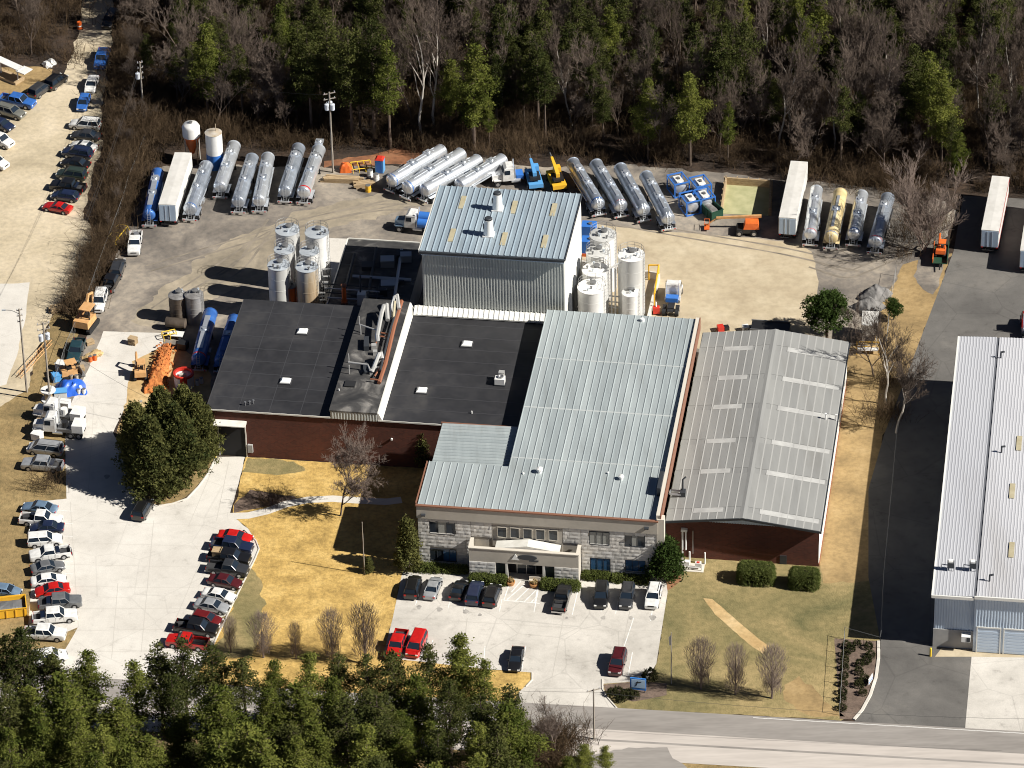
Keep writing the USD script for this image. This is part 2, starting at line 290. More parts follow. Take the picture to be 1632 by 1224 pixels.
sheet('right_lawn', [(1050, 925), (1063, 945), (1046, 1060), (1040, 1078), (962, 1090), (962, 1103), (985, 1129), (1170, 1139), (1340, 1148), (1372, 1130), (1404, 1020), (1392, 900), (1390, 740), (1420, 600), (1330, 560), (1240, 700), (1060, 905)], GM['olive_grass'], 4, 0.3, seed=15)
sheet('lawn_strip', [(1312, 930), (1388, 925), (1388, 770), (1412, 690), (1494, 482), (1516, 405), (1440, 420), (1408, 480), (1395, 540), (1340, 560), (1290, 760)], GM['strip_grass'], 5, 0.9, seed=16)
sheet('bare_path', [(1121, 953), (1136, 955), (1170, 985), (1225, 1030), (1216, 1042), (1180, 1015), (1140, 980)], GM['tan_dirt'], 6, 0.25, seed=17)
sheet('bare_patch', [(1248, 1090), (1275, 1078), (1310, 1110), (1345, 1143), (1290, 1140), (1250, 1115)], GM['strip_grass'], 6, 1.0, seed=18)
sheet('straw_bed', [(1060, 905), (1082, 912), (1086, 925), (1072, 938), (1062, 944), (1050, 925)], GM['straw'], 6, 0.2, seed=19)
sheet('lawn_tip', [(770, 1066), (847, 1072), (847, 1086), (826, 1104), (815, 1130), (500, 1100), (310, 1088), (330, 1040), (640, 1030)], GM['gold_grass'], 3, 0.2, seed=20)
# front lot
sheet('parking_lot', [(655, 880), (1060, 915), (1064, 944), (1046, 1058), (1030, 1085), (962, 1090), (962, 1103), (985, 1129), (975, 1140), (835, 1132), (826, 1104), (848, 1084), (848, 1072), (770, 1066), (610, 1048), (626, 985), (640, 918)], GM['lot'], 7, 0.0)
sheet('mulch_bed', [(1330, 1018), (1402, 1022), (1397, 1075), (1386, 1110), (1362, 1146), (1338, 1146)], GM['mulch'], 6, 0.15, seed=21)
sheet('sign_bed', [(962, 1092), (1030, 1086), (1062, 1090), (1062, 1108), (1010, 1118), (985, 1112), (966, 1103)], GM['mulch'], 8, 0.2, seed=22)
# east asphalt and pad
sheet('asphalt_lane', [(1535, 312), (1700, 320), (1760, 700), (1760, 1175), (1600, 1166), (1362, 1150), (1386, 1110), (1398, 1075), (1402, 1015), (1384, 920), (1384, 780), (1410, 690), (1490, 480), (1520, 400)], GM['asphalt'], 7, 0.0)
sheet('apron', [(1466, 402), (1510, 408), (1490, 470), (1470, 462), (1455, 440)], GM['gravel_grey'], 8, 0.5, seed=23)
sheet('light_pad', [(1549, 1040), (1760, 1048), (1760, 1172), (1538, 1163)], GM['lot'], 8, 0.0)
sheet('dock_strip', [(1500, 1034), (1760, 1040), (1760, 1050), (1549, 1047), (1490, 1047)], GM['sand'], 9, 0.0)
# the road
roadm = {}
def along(a, b, t): return (a[0] + (b[0] - a[0]) * t, a[1] + (b[1] - a[1]) * t)
r0, r1 = G(835, 1120), G(1632, 1166)
rd = (r1 - r0) / np.linalg.norm(r1 - r0); rn = np.array([rd[1], -rd[0]])
def road(o0, o1, name, m, lvl, s0=-500, s1=600): return sheet(name, [r0 + rd * s0 + rn * o0, r0 + rd * s1 + rn * o0, r0 + rd * s1 + rn * o1, r0 + rd * s0 + rn * o1], m, lvl, world=True)
road(0.0, 4.6, 'road', GM['road_dark'], 9); road(4.6, 10.5, 'road_lane', GM['road_light'], 9); road(10.5, 60, 'roadside', GM['verge'], 1)
road(6.6, 7.0, 'road_wear', GM['road_dark'], 10); road(0.35, 0.45, 'edge_line', GM['white_paint'], 10, 30, 500)
sheet('dirt_pullout', [(905, 1210), (1000, 1192), (1060, 1194), (1100, 1230), (1060, 1260), (905, 1260)], GM['road_dark'], 10, 0.8, seed=24)
# expansion joints of the drives, one sheet per slab line
GM['joint'] = mat('joint_filler', (0.47, 0.44, 0.39), 0.9)
def line(name, a, b, w, m, level, z=None):
    p, q = G(*a), G(*b); d = (q - p) / np.linalg.norm(q - p); n = np.array([-d[1], d[0]]) * w / 2
    _level['k'] = _level.get('k', 0) + 1
    return sheet(name, [p - n, q - n, q + n, p + n], m, level + .3 + .37 * (_level['k'] % 9), world=True)
for a, b in (((112, 800), (125, 1000)), ((188, 930), (178, 1050)), ((190, 1035), (300, 1045)), ((330, 870), (270, 1010))):
    line('slab_joint', a, b, 0.06, GM['joint'], 6)
for a, b in (((640, 985), (1055, 1010)), ((905, 950), (880, 1080)), ((745, 985), (735, 1060)), ((1005, 970), (988, 1050)), ((830, 1000), (800, 1060))):
    line('slab_joint', a, b, 0.07, GM['joint'], 8)
for k in range(7):
    line('slab_joint', (108 + 2 * k, 830 + 35 * k), (322 + 10 * (k < 2) - 4 * k, 838 + 33 * k), 0.05, GM['joint'], 6)
for a, b_ in (((137, 640), (225, 650)), ((115, 690), (185, 697)), ((107, 740), (200, 748)), ((150, 590), (240, 600)), ((150, 640), (140, 800)), ((245, 830), (225, 1040)), ((340, 745), (300, 840)), ((365, 735), (345, 830))):
    line('slab_joint', a, b_, 0.05, GM['joint'], 6)
# bay lines
for k in range(10):
    line('bay_line', (55, 813 + 20 * k), (116, 815 + 20 * k), 0.1, GM['white_paint'], 7)
for a, b in (((800, 955), (796, 975)), ((858, 940), (851, 976)), ((922, 937), (912, 980)), ((1010, 985), (995, 1030)), ((773, 1030), (770, 1064)), ((838, 1030), (831, 1070)), ((1008, 1040), (1001, 1078)), ((720, 948), (714, 970)),
             ((746, 950), (740, 972)), ((668, 945), (662, 965)), ((962, 955), (958, 975)), ((985, 958), (981, 978)), ((1040, 970), (1037, 990)), ((680, 1018), (672, 1045)), ((690, 1020), (683, 1048))):
    line('bay_line', a, b, 0.12, GM['white_paint'], 8)
for a, b in (((803, 957), (860, 962)), ((814, 924), (803, 957)), ((858, 932), (852, 962)), ((815, 944), (830, 927)), ((808, 956), (840, 928)), ((822, 958), (850, 931)), ((835, 960), (857, 938)), ((846, 961), (856, 950))):
    line('hatch_line', a, b, 0.16, GM['white_paint'], 9)
# kerbs
def kerb(pts, name='kerb', w=0.2, h=0.13):
    p = np.array([G(*q) for q in pts]); t = np.gradient(p, axis=0); t /= np.linalg.norm(t, axis=1, keepdims=True); n = np.c_[-t[:, 1], t[:, 0]] * w / 2
    mb = MB(); z0, z1 = np.full(len(p), 0.0), np.full(len(p), h)
    rings = np.stack([np.c_[p - n, z0], np.c_[p + n, z0], np.c_[p + n * 0.8, z1], np.c_[p - n * 0.8, z1]], 1)
    mb.loft(rings); return single(name, mb, GM['kerb'], kind='structure')
kerb([(1400, 1022), (1400, 1050), (1396, 1080), (1387, 1108), (1374, 1132), (1361, 1147)], w=0.45)
kerb([(960, 1083), (960, 1098), (968, 1112), (982, 1128)]); kerb([(345, 728), (330, 757), (316, 776), (298, 795), (275, 803), (250, 807), (228, 799)])
kerb([(390, 845), (408, 862), (413, 875), (407, 890), (370, 965), (338, 1032)]); kerb([(848, 1072), (848, 1084), (838, 1095)])
# tyre marks and oil stains on the paving
GM['oil'] = nmat('oil_stain', [(0.35, (0.24, 0.225, 0.205)), (0.6, (0.38, 0.355, 0.32))], 1.2, 7, 0.7)
GM['track_mark'] = nmat('wheel_tracks', [(0.35, (0.15, 0.128, 0.10)), (0.6, (0.26, 0.22, 0.17))], 0.3, 8, 0.9)
def mark(pts, w, m, lvl, name='tyre_mark', gap=1.7):
    p = np.array([G(*q) for q in pts]); s = np.linspace(0, len(p) - 1, 40); p = np.c_[np.interp(s, range(len(p)), p[:, 0]), np.interp(s, range(len(p)), p[:, 1])]; k = np.ones(7) / 7; p = np.c_[np.convolve(np.pad(p[:, 0], 3, 'edge'), k, 'valid'), np.convolve(np.pad(p[:, 1], 3, 'edge'), k, 'valid')]
    t = np.gradient(p, axis=0); t /= np.linalg.norm(t, axis=1, keepdims=True); n = np.c_[-t[:, 1], t[:, 0]]
    for o in (-gap / 2, gap / 2): wv = w * (0.6 + 0.6 * meshkit.noise(np.c_[p * .4, np.full(len(p), o)], 5))[:, None] / 2; sheet(name, np.vstack([p + n * (o + wv), (p + n * (o - wv))[::-1]]), m, lvl + .11 + .37 * (_level.setdefault('m', 0) % 9), world=True); _level['m'] += 1
for a in ([(240, 500), (330, 440), (450, 360), (600, 330), (660, 330)], [(250, 520), (300, 470), (380, 430), (440, 345)], [(230, 430), (330, 400), (520, 345), (640, 320)], [(960, 350), (1100, 375), (1250, 400), (1380, 430)], [(1290, 420), (1350, 440), (1400, 420), (1480, 380)]): mark(a, .35, GM['track_mark'], 5, 'wheel_track')
q = random.Random(12)
for k, (px, py) in enumerate(((668, 968), (700, 972), (742, 975), (765, 980), (903, 985), (962, 985), (1005, 985), (1040, 985), (820, 1050), (985, 1055), (640, 1030), (90, 830), (92, 870), (95, 915), (105, 960), (345, 905), (335, 950), (310, 1000), (225, 640), (170, 760))):
    c_ = G(px, py); r = q.uniform(.2, .5); sheet('oil_stain', [c_ + np.array([r * (1 + .3 * math.sin(3 * a + k)) * math.cos(a), r * 1.3 * math.sin(a)]) for a in np.linspace(0, 6.28, 12, endpoint=False)], GM['oil'], 10, .1, world=True, seed=k)
# ------------------------------------------------------------------ building materials
def brickmat(name, c1, c2, mortar):
    n = {'t': ('texture_coordinate', {}), 's': ('separate_xyz', {}), 'a': ('math', {'math_type': 'add'}), 'c': ('combine_xyz', {}),
         'b': ('brick_texture', {'color1': c1, 'color2': c2, 'mortar': mortar, 'scale': 1.0, 'brick_width': 0.42, 'row_height': 0.2, 'mortar_size': 0.012}),
         'n': ('noise_texture', {'scale': 0.22, 'detail': 7}), 'r': ('rgb_ramp', {'ramp': [(0.3, (0.72, 0.7, 0.7)), (0.6, (1.08, 1.05, 1.0))]}), 'x': ('mix_color', {'blend_type': 'multiply', 'fac': 0.8}),
         'p': ('principled_bsdf', {'roughness': 0.9})}
    l = [('t.object', 's.vector'), ('s.x', 'a.value1'), ('s.y', 'a.value2'), ('a.value', 'c.x'), ('s.z', 'c.y'), ('c.vector', 'b.vector'), ('t.object', 'n.vector'), ('n.fac', 'r.fac'), ('b.color', 'x.a'), ('r.color', 'x.b'), ('x.result', 'p.base_color')]
    return usdkit.material(stage, '/World/Looks/' + name, n, l, surface='p.BSDF')

def panelmat(name, c1, c2, rough=0.45, metal=0.25, nscale=0.5, lo=0.84):
    """Sheet metal: every panel a slightly different tone, with long stains."""
    n = {'t': ('geometry', {}), 'm': ('mapping', {'scale': (1, 0.14, 1), 'rotation': (0, 0, 0.158)}), 'o': ('object_info', {}), 'r': ('rgb_ramp', {'ramp': [(0.0, c1), (1.0, c2)]}),
         'n': ('noise_texture', {'scale': nscale, 'detail': 8, 'roughness': 0.65}), 'r2': ('rgb_ramp', {'ramp': [(0.28, (lo * .9, lo * .88, lo * .85)), (0.45, (lo + .06, lo + .06, lo + .06)), (0.68, (1.06, 1.06, 1.05))]}), 'x': ('mix_color', {'blend_type': 'multiply', 'fac': 1.0}),
         'p': ('principled_bsdf', {'roughness': rough, 'metallic': metal})}
    l = [('t.position', 'm.vector'), ('m.vector', 'n.vector'), ('o.random', 'r.fac'), ('n.fac', 'r2.fac'), ('r.color', 'x.a'), ('r2.color', 'x.b'), ('x.result', 'p.base_color')]
    return usdkit.material(stage, '/World/Looks/' + name, n, l, surface='p.BSDF')

BM = dict(
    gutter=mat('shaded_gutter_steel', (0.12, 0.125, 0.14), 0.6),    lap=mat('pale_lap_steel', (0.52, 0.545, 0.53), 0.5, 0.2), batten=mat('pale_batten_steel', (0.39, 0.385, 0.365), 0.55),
    brick=brickmat('red_brick', (0.125, 0.036, 0.022), (0.085, 0.026, 0.017), (0.10, 0.055, 0.04)),
    epdm=nmat('black_roof_membrane', [(0.3, (0.016, 0.016, 0.018)), (0.55, (0.030, 0.030, 0.033)), (0.75, (0.055, 0.053, 0.052))], 0.12, 8, 0.62, stops2=[(0.35, (0.75, 0.75, 0.78)), (0.62, (1.15, 1.12, 1.08))], scale2=0.7, mix2=0.8, distort=0.7),
    epdm2=nmat('worn_grey_membrane', [(0.38, (0.025, 0.025, 0.026)), (0.55, (0.06, 0.058, 0.056)), (0.68, (0.22, 0.21, 0.195))], 0.22, 8, 0.7, stops2=[(0.35, (0.7, 0.7, 0.72)), (0.62, (1.15, 1.12, 1.08))], scale2=0.9, mix2=0.8, distort=1.0),
    seam=mat('roof_seam_tape', (0.05, 0.05, 0.054), 0.55),
    galv=panelmat('pale_roof_steel', (0.385, 0.43, 0.435), (0.46, 0.505, 0.505)),
    galv2=panelmat('grey_roof_steel', (0.285, 0.284, 0.272), (0.33, 0.328, 0.312), 0.5, 0.15, 0.3, 0.86),
    galv3=panelmat('warehouse_roof_steel', (0.48, 0.485, 0.51), (0.53, 0.53, 0.55), 0.5, 0.1, 0.12, 0.9),
    towerroof=panelmat('blue_grey_roof_steel', (0.33, 0.405, 0.46), (0.39, 0.455, 0.50), 0.45, 0.25),
    ribwall=nmat('ribbed_wall_steel', [(0.3, (0.44, 0.46, 0.43)), (0.6, (0.52, 0.53, 0.49))], 0.2, 6, 0.5, coord='object'),
    whitewall=nmat('white_wall_steel', [(0.3, (0.66, 0.65, 0.60)), (0.6, (0.74, 0.73, 0.68))], 0.3, 6, 0.55, coord='object'),
    bluewall=nmat('pale_blue_wall_steel', [(0.3, (0.44, 0.53, 0.64)), (0.6, (0.52, 0.60, 0.69))], 0.3, 6, 0.5, coord='object'),
    stucco=nmat('beige_stucco', [(0.3, (0.40, 0.365, 0.31)), (0.6, (0.47, 0.43, 0.365))], 0.5, 7, 0.9, coord='object'),
    trim=mat('cream_trim', (0.58, 0.53, 0.45), 0.7),
    whitetrim=nmat('aged_white_trim', [(0.3, (0.58, 0.56, 0.50)), (0.6, (0.70, 0.68, 0.62))], 0.8, 6, 0.7),
    rusttrim=mat('brown_flashing', (0.22, 0.10, 0.06), 0.7),
    darktrim=mat('dark_steel_trim', (0.03, 0.034, 0.04), 0.6),
    concreteblock=nmat('grey_block', [(0.3, (0.30, 0.30, 0.29)), (0.6, (0.38, 0.37, 0.355))], 0.6, 6, 0.9, coord='object'),
    glass=mat('dark_window_glass', (0.025, 0.032, 0.042), 0.08, spec=None), glassblue=mat('blue_tinted_glass', (0.035, 0.10, 0.20), 0.1),
    blind=mat('pale_window_blind', (0.34, 0.34, 0.31), 0.7), dark=mat('dark_opening', (0.012, 0.012, 0.013), 0.9),
    skylight=mat('white_skylight_dome', (0.80, 0.80, 0.77), 0.35), amber=nmat('aged_fibreglass', [(0.3, (0.36, 0.31, 0.19)), (0.7, (0.46, 0.41, 0.28))], 1.0, 5, 0.5, coord='object'),
    lightpanel=nmat('translucent_roof_panel', [(0.3, (0.35, 0.345, 0.33)), (0.7, (0.49, 0.485, 0.46))], 0.6, 6, 0.5, coord='object'),
    yellow=mat('yellow_paint', (0.72, 0.48, 0.03), 0.5), steel=mat('galvanised_steel', (0.5, 0.5, 0.5), 0.4, 0.8), white=mat('white_enamel', (0.72, 0.71, 0.68), 0.45),
    silver=mat('insulation_jacket', (0.62, 0.61, 0.58), 0.4, 0.5), rustred=mat('rusty_steel', (0.24, 0.09, 0.045), 0.75), orange=mat('orange_paint', (0.72, 0.13, 0.02), 0.45), black=mat('black_rubber', (0.015, 0.015, 0.016), 0.7))
STONE = [nmat('limestone_%s' % k, [(0.3, tuple(0.88 * x for x in c)), (0.65, c)], 1.5, 6, 0.9, coord='object') for k, c in (('pale', (0.56, 0.54, 0.50)), ('grey', (0.64, 0.62, 0.585)), ('warm', (0.66, 0.625, 0.57)))]

class Frame:
    """A building's own axes: x along the front, y towards the back, z up, origin at the front left foot."""
    def __init__(s, px, py, z, ang=9.04):
        s.o = G(px, py, z); s.ang = ang; a = math.radians(ang)
        s.d2 = np.array([math.cos(a), -math.sin(a)]); s.d1 = np.array([math.sin(a), math.cos(a)])
    def at(s, px, py, z):
        q = G(px, py, z) - s.o; return float(q @ s.d2), float(q @ s.d1)
    def world(s, x, y): return s.o + s.d2 * x + s.d1 * y
    def wall(s, px, py, y=0.0):
        """(x, z) where the pixel's ray meets the plane at depth y of this building."""
        d = FWD + RGT * (px - W / 2) / F - UPV * (py - H / 2) / F
        e = EYE[:2] - s.o; t = (y - e @ s.d1) / (d[:2] @ s.d1); q = EYE + d * t
        return float((q[:2] - s.o) @ s.d2), float(q[2])
    def thing(s, name, label, cat, x=0, y=0, z=0, **k):
        q = s.world(x, y); return thing(name, label, cat, (q[0], q[1], z), -s.ang, **k)

def ribbed_x(x0, x1, pitch, depth):
    """Outline of trapezoidal cladding as (x, offset) pairs."""
    out = []; n = max(1, int(round((x1 - x0) / pitch))); p = (x1 - x0) / n
    for i in range(n):
        a = x0 + i * p; out += [(a, 0), (a + p * 0.5, 0), (a + p * 0.6, depth), (a + p * 0.9, depth)]
    return out + [(x1, 0)]

def clad_y(mb, x0, x1, y, z0, z1, pitch=0.4, depth=0.05, sgn=-1):
    pts = ribbed_x(x0, x1, pitch, depth)
    zz = (lambda x: z1(x)) if callable(z1) else (lambda x: z1)
    for (a, da), (b, db) in zip(pts[:-1], pts[1:]):
        mb.quad((a, y + sgn * da, z0), (b, y + sgn * db, z0), (b, y + sgn * db, zz(b)), (a, y + sgn * da, zz(a)))

def clad_x(mb, y0, y1, x, z0, z1, pitch=0.4, depth=0.05, sgn=1):
    pts = ribbed_x(y0, y1, pitch, depth)
    for (a, da), (b, db) in zip(pts[:-1], pts[1:]):
        mb.quad((x + sgn * da, a, z0), (x + sgn * db, b, z0), (x + sgn * db, b, z1), (x + sgn * da, a, z1))

def panels_y(parent, x0, x1, y0, y1, zf, n, m, secs=1, rib=0.09, ribw=0.13, name='roof_panel', gap=0.02):
    """Standing seam panels running front to back, each its own piece, rib on its left edge."""
    p = (x1 - x0) / n
    for i in range(n):
        for j in range(secs):
            a, b = x0 + i * p, x0 + (i + 1) * p
            c, d = y0 + (y1 - y0) * j / secs, y0 + (y1 - y0) * (j + 1) / secs - (gap if j < secs - 1 else 0)
            mb = MB(); lift = 0.012 * (j % 2)
            def pt(x, y, h): return (x, y, zf(x, y) + h + lift)
            sec = [(a, -0.05), (b, -0.05), (b, 0.0), (a + ribw, 0.0), (a + ribw * 0.75, rib), (a + ribw * 0.25, rib), (a, 0.0)]
            mb.loft([[pt(x, c, h) for x, h in sec], [pt(x, d, h) for x, h in sec]])
            part(parent, name, mb, m)

def panels_x(parent, x0, x1, y0, y1, zf, n, m, rib=0.08, ribw=0.12, name='roof_panel'):
    p = (y1 - y0) / n
    for i in range(n):
        a, b = y0 + i * p, y0 + (i + 1) * p; mb = MB()
        sec = [(a, -0.05), (a, 0.0), (a + ribw * 0.25, rib), (a + ribw * 0.75, rib), (a + ribw, 0), (b, 0.0), (b, -0.05)]
        mb.loft([[(x0, y, zf(x0, y) + h) for y, h in sec], [(x1, y, zf(x1, y) + h) for y, h in sec]])
        part(parent, name, mb, m)

# ------------------------------------------------------------------ brick warehouse with black flat roofs
fb = Frame(330, 651, 7.8)
HB, WB, DB = 7.8, 44.3, 27.9
b = fb.thing('brick_warehouse', 'low red brick warehouse with black membrane roof in two bays and a raised strip between', 'warehouse')
part(b, 'wall', MB().bb(0, WB, 0, DB, 0, HB - 0.25), BM['brick'])
x1, x2 = 17.55, 24.15
for (a, c) in ((0.0, x1), (x2, WB)):
    part(b, 'roof', MB().bb(a - 0.12 if a == 0 else a, c, -0.12, DB + 0.1, HB - 0.25, HB), BM['epdm'])
part(b, 'roof', MB().bb(x1 - 0.15, x2 + 0.05, -0.2, DB + 0.4, HB + 1.0, HB + 1.22), BM['epdm2'], label='raised strip of the black roof')
mb = MB().bb(x1, x2, -0.1, DB + 0.1, HB - 0.25, HB + 1.0); clad_y(mb, x1, x2, -0.13, HB - 0.2, HB + 1.0, 0.42, 0.05)
part(b, 'clerestory', mb, BM['ribwall'])
part(b, 'eave_trim', MB().bb(-0.2, x1 - 0.05, -0.2, -0.12, HB - 0.18, HB + 0.05), BM['whitetrim'])
part(b, 'eave_trim', MB().bb(x2 + 0.1, WB, -0.2, -0.12, HB - 0.18, HB + 0.05), BM['whitetrim'])
part(b, 'eave_trim', MB().bb(-0.2, -0.12, -0.12, DB, HB - 0.18, HB + 0.05), BM['seam'])
mb = MB(); mb.loft([[(x2 + 0.05, y, HB), (x2 + 0.75, y, HB), (x2 + 0.22, y, HB + 1.16), (x2 + 0.05, y, HB + 1.16)] for y in np.linspace(-0.15, DB + 0.3, 12)])
part(b, 'parapet_flashing', mb, BM['whitetrim'])
for k in range(1, 9):
    y = k * DB / 9
    part(b, 'roof_seam', MB().bb(0.1, x1 - 0.25, y - 0.05, y + 0.05, HB - 0.01, HB + 0.014), BM['seam'])
    part(b, 'roof_seam', MB().bb(x2 + 0.8, WB - 0.1, y - 0.05, y + 0.05, HB - 0.01, HB + 0.014), BM['seam'])
for k in (1, 2, 3):
    x = k * x1 / 4; part(b, 'roof_seam', MB().bb(x - 0.04, x + 0.04, 0.1, DB - 0.1, HB - 0.01, HB + 0.01), BM['seam'])
for px, py in ((482, 527), (455, 606), (744, 547), (672, 621)):
    x, y = fb.at(px, py, HB + 0.3)
    s = part(b, 'skylight', MB().loft([[(x - 0.75, y - 0.65, HB), (x + 0.75, y - 0.65, HB), (x + 0.75, y + 0.65, HB), (x - 0.75, y + 0.65, HB)], [(x - 0.7, y - 0.6, HB + 0.3), (x + 0.7, y - 0.6, HB + 0.3), (x + 0.7, y + 0.6, HB + 0.3), (x - 0.7, y + 0.6, HB + 0.3)], [(x - 0.45, y - 0.35, HB + 0.5), (x + 0.45, y - 0.35, HB + 0.5), (x + 0.45, y + 0.35, HB + 0.5), (x - 0.45, y + 0.35, HB + 0.5)]]), BM['skylight'])
    part(s, 'kerb', MB().bb(x - 0.85, x + 0.85, y - 0.75, y + 0.75, HB - 0.01, HB + 0.18), BM['seam'])
for px, py in ((398, 645), (404, 643), (391, 646)):
    x, y = fb.at(px, py, HB); part(b, 'vent_pipe', MB().cyl((x, y, HB), 0.08, 0.55, 8).cyl((x, y, HB + 0.5), 0.15, 0.12, 8), BM['steel'])
for px, py in ((541, 634), (752, 659)):
    x, y = fb.at(px, py, HB); part(b, 'vent_pipe', MB().cyl((x, y, HB), 0.09, 1.5 if px < 600 else 0.4, 8), BM['white'])
x, y = fb.at(558, 613, HB + 1.2); part(b, 'roof_hatch', MB().bb(x - 0.75, x + 0.75, y - 0.7, y + 0.7, HB + 1.2, HB + 1.42), BM['black'])
# dock door and its awning
dx0, dz1 = fb.wall(348, 677, 0); dx1, _ = fb.wall(390, 679, 0); ax0, az = fb.wall(339, 668, 0); ax1, _ = fb.wall(393, 672, 0)
d = part(b, 'dock_door', MB().bb(dx0, dx1, -0.06, 0.0, 0.05, dz1), BM['dark'])
part(d, 'door_frame', MB().bb(dx0 - 0.14, dx0, -0.16, 0.0, 0, dz1 + 0.14).bb(dx1, dx1 + 0.14, -0.16, 0.0, 0, dz1 + 0.14).bb(dx0, dx1, -0.16, 0.0, dz1, dz1 + 0.14), BM['whitetrim'])
part(b, 'awning', MB().loft([[(ax0, -1.0, az - 0.32), (ax0, 0.0, az + 0.05), (ax0, 0.0, az - 0.2), (ax0, -1.0, az - 0.45)], [(ax1, -1.0, az - 0.32), (ax1, 0.0, az + 0.05), (ax1, 0.0, az - 0.2), (ax1, -1.0, az - 0.45)]]), BM['whitetrim'])
part(b, 'utility_box', MB().bb(dx1 + 0.3, dx1 + 1.0, -0.35, 0, 0.9, 2.2), BM['concreteblock'])
part(b, 'wall_lamp', MB().bb(26.0, 26.25, -0.3, 0, 4.6, 4.85), BM['white'])
q = fb.world(dx0 - 0.5, -0.9)
single('bollard', MB().cyl((q[0], q[1], 0), 0.13, 1.5, 12).lathe((q[0], q[1], 1.5), [(0.13, 0), (0.09, 0.07), (0.01, 0.1)], 12), BM['yellow'], 'yellow steel bollard left of the dark dock door', 'bollard')

# ------------------------------------------------------------------ tall ribbed metal tower
ft = Frame(670.4, 397.5, 18.5)
WT, DT = 20.6, 18.0
def zt(x, y): return 18.55 - 0.03 * y
b = ft.thing('metal_process_building', 'tallest building, pale blue-grey ribbed metal block with two round roof vents', 'industrial building')
part(b, 'wall', MB().loft([[(0.1, 0.3, 0), (WT, 0.3, 0), (WT, DT, 0), (0.1, DT, 0)], [(0.1, 0.3, zt(0, 0) - 0.12), (WT, 0.3, zt(0, 0) - 0.12), (WT, DT, zt(0, DT) - 0.12), (0.1, DT, zt(0, DT) - 0.12)]]), BM['whitewall'])
mb = MB(); clad_y(mb, 0.1, WT, 0.24, 0, 17.7, 0.42, 0.1); part(b, 'front_cladding', mb, BM['ribwall'])
mb = MB(); clad_x(mb, 0.3, DT, WT + 0.03, 0, 17.8, 0.6, 0.04); part(b, 'side_cladding', mb, BM['whitewall'])
panels_y(b, -0.15, WT + 0.15, -0.35, DT + 0.1, zt, 24, BM['towerroof'], 1, 0.12, 0.2)
part(b, 'gutter', MB().bb(-0.15, WT + 0.15, -0.6, -0.36, 18.1, 18.46), BM['darktrim'])
part(b, 'fascia', MB().bb(0.0, WT + 0.05, 0.0, 0.14, 17.55, 18.4), BM['bluewall'])
part(b, 'rake_trim', MB().loft([[(WT + 0.15, y, zt(0, y) - 0.35), (WT + 0.28, y, zt(0, y) - 0.35), (WT + 0.28, y, zt(0, y) + 0.1), (WT + 0.15, y, zt(0, y) + 0.1)] for y in (-0.4, DT + 0.1)]), BM['darktrim'])
part(b, 'rake_trim', MB().loft([[(-0.28, y, zt(0, y) - 0.35), (-0.15, y, zt(0, y) - 0.35), (-0.15, y, zt(0, y) + 0.1), (-0.28, y, zt(0, y) + 0.1)] for y in (-0.4, DT + 0.1)]), BM['whitetrim'])
for k, (y, zc) in enumerate(((4.2, 9.0), (9.0, 9.0), (13.5, 9.0))):
    part(b, 'louvre_hood', MB().tube([(WT + 0.05, y, 0.2), (WT + 0.32, y, 0.2)], 0.01, 6).loft([[(x, y + s * 1.5, z) for s, z in ((-1, 0), (1, 0), (1, 8.0), (0.75, 9.0), (0.35, 9.5), (-0.35, 9.5), (-0.75, 9.0), (-1, 8.0))] for x in (WT + 0.05, WT + 0.3)]), BM['darktrim'])
for px, py in ((498, 322), (1, 1), (736 / 5.1 + 640, 0)): pass
for px, py in ((737, 320), (819, 328), (882, 332), (720, 375), (803, 381), (868, 385)):
    x, y = ft.at(px, py, 18.5); part(b, 'roof_light', MB().bb(x - 0.36, x + 0.36, y - 1.7, y + 1.7, zt(0, y) + 0.02, zt(0, y) + 0.15), BM['amber'])
for px, py in ((793, 331), (779, 374)):
    x, y = ft.at(px, py, 18.5); z = zt(0, y); mb = MB().bb(x - 0.8, x + 0.8, y - 0.8, y + 0.8, z - 0.05, z + 0.25).lathe((x, y, z + 0.2), [(0.78, 0), (0.7, 0.9), (0.62, 2.2), (0.62, 2.5)], 20)
    v = part(b, 'roof_vent', mb, BM['white'], smooth=40)
    part(v, 'vent_cap', MB().lathe((x, y, z + 2.7), [(0.52, 0), (0.55, 0.22), (0.45, 0.3)], 18), BM['darktrim'])
    part(v, 'vent_mouth', MB().lathe((x, y, z + 2.66), [(0.6, 0), (0.58, 0.05)], 18), BM['dark'])
    part(v, 'inspection_panel', MB().bb(x - 0.79, x - 0.7, y - 0.3, y + 0.3, z + 1.1, z + 1.8), BM['concreteblock'])
# the pale lean-to along its foot
xa, ya = ft.at(661, 492, 8.3)
mb = MB(); sec = []
for i in range(30):
    x = -1.2 + i * 0.74; sec += [(x, 0), (x + 0.5, 0), (x + 0.56, 0.1), (x + 0.7, 0.1)]
mb.loft([[(x, -1.25, 8.05 + h) for x, h in sec] + [(sec[-1][0], -1.25, 7.95), (sec[0][0], -1.25, 7.95)], [(x, 0.2, 8.75 + h) for x, h in sec] + [(sec[-1][0], 0.2, 8.6), (sec[0][0], 0.2, 8.6)]])
part(b, 'lean_to_roof', mb, BM['whitewall'])

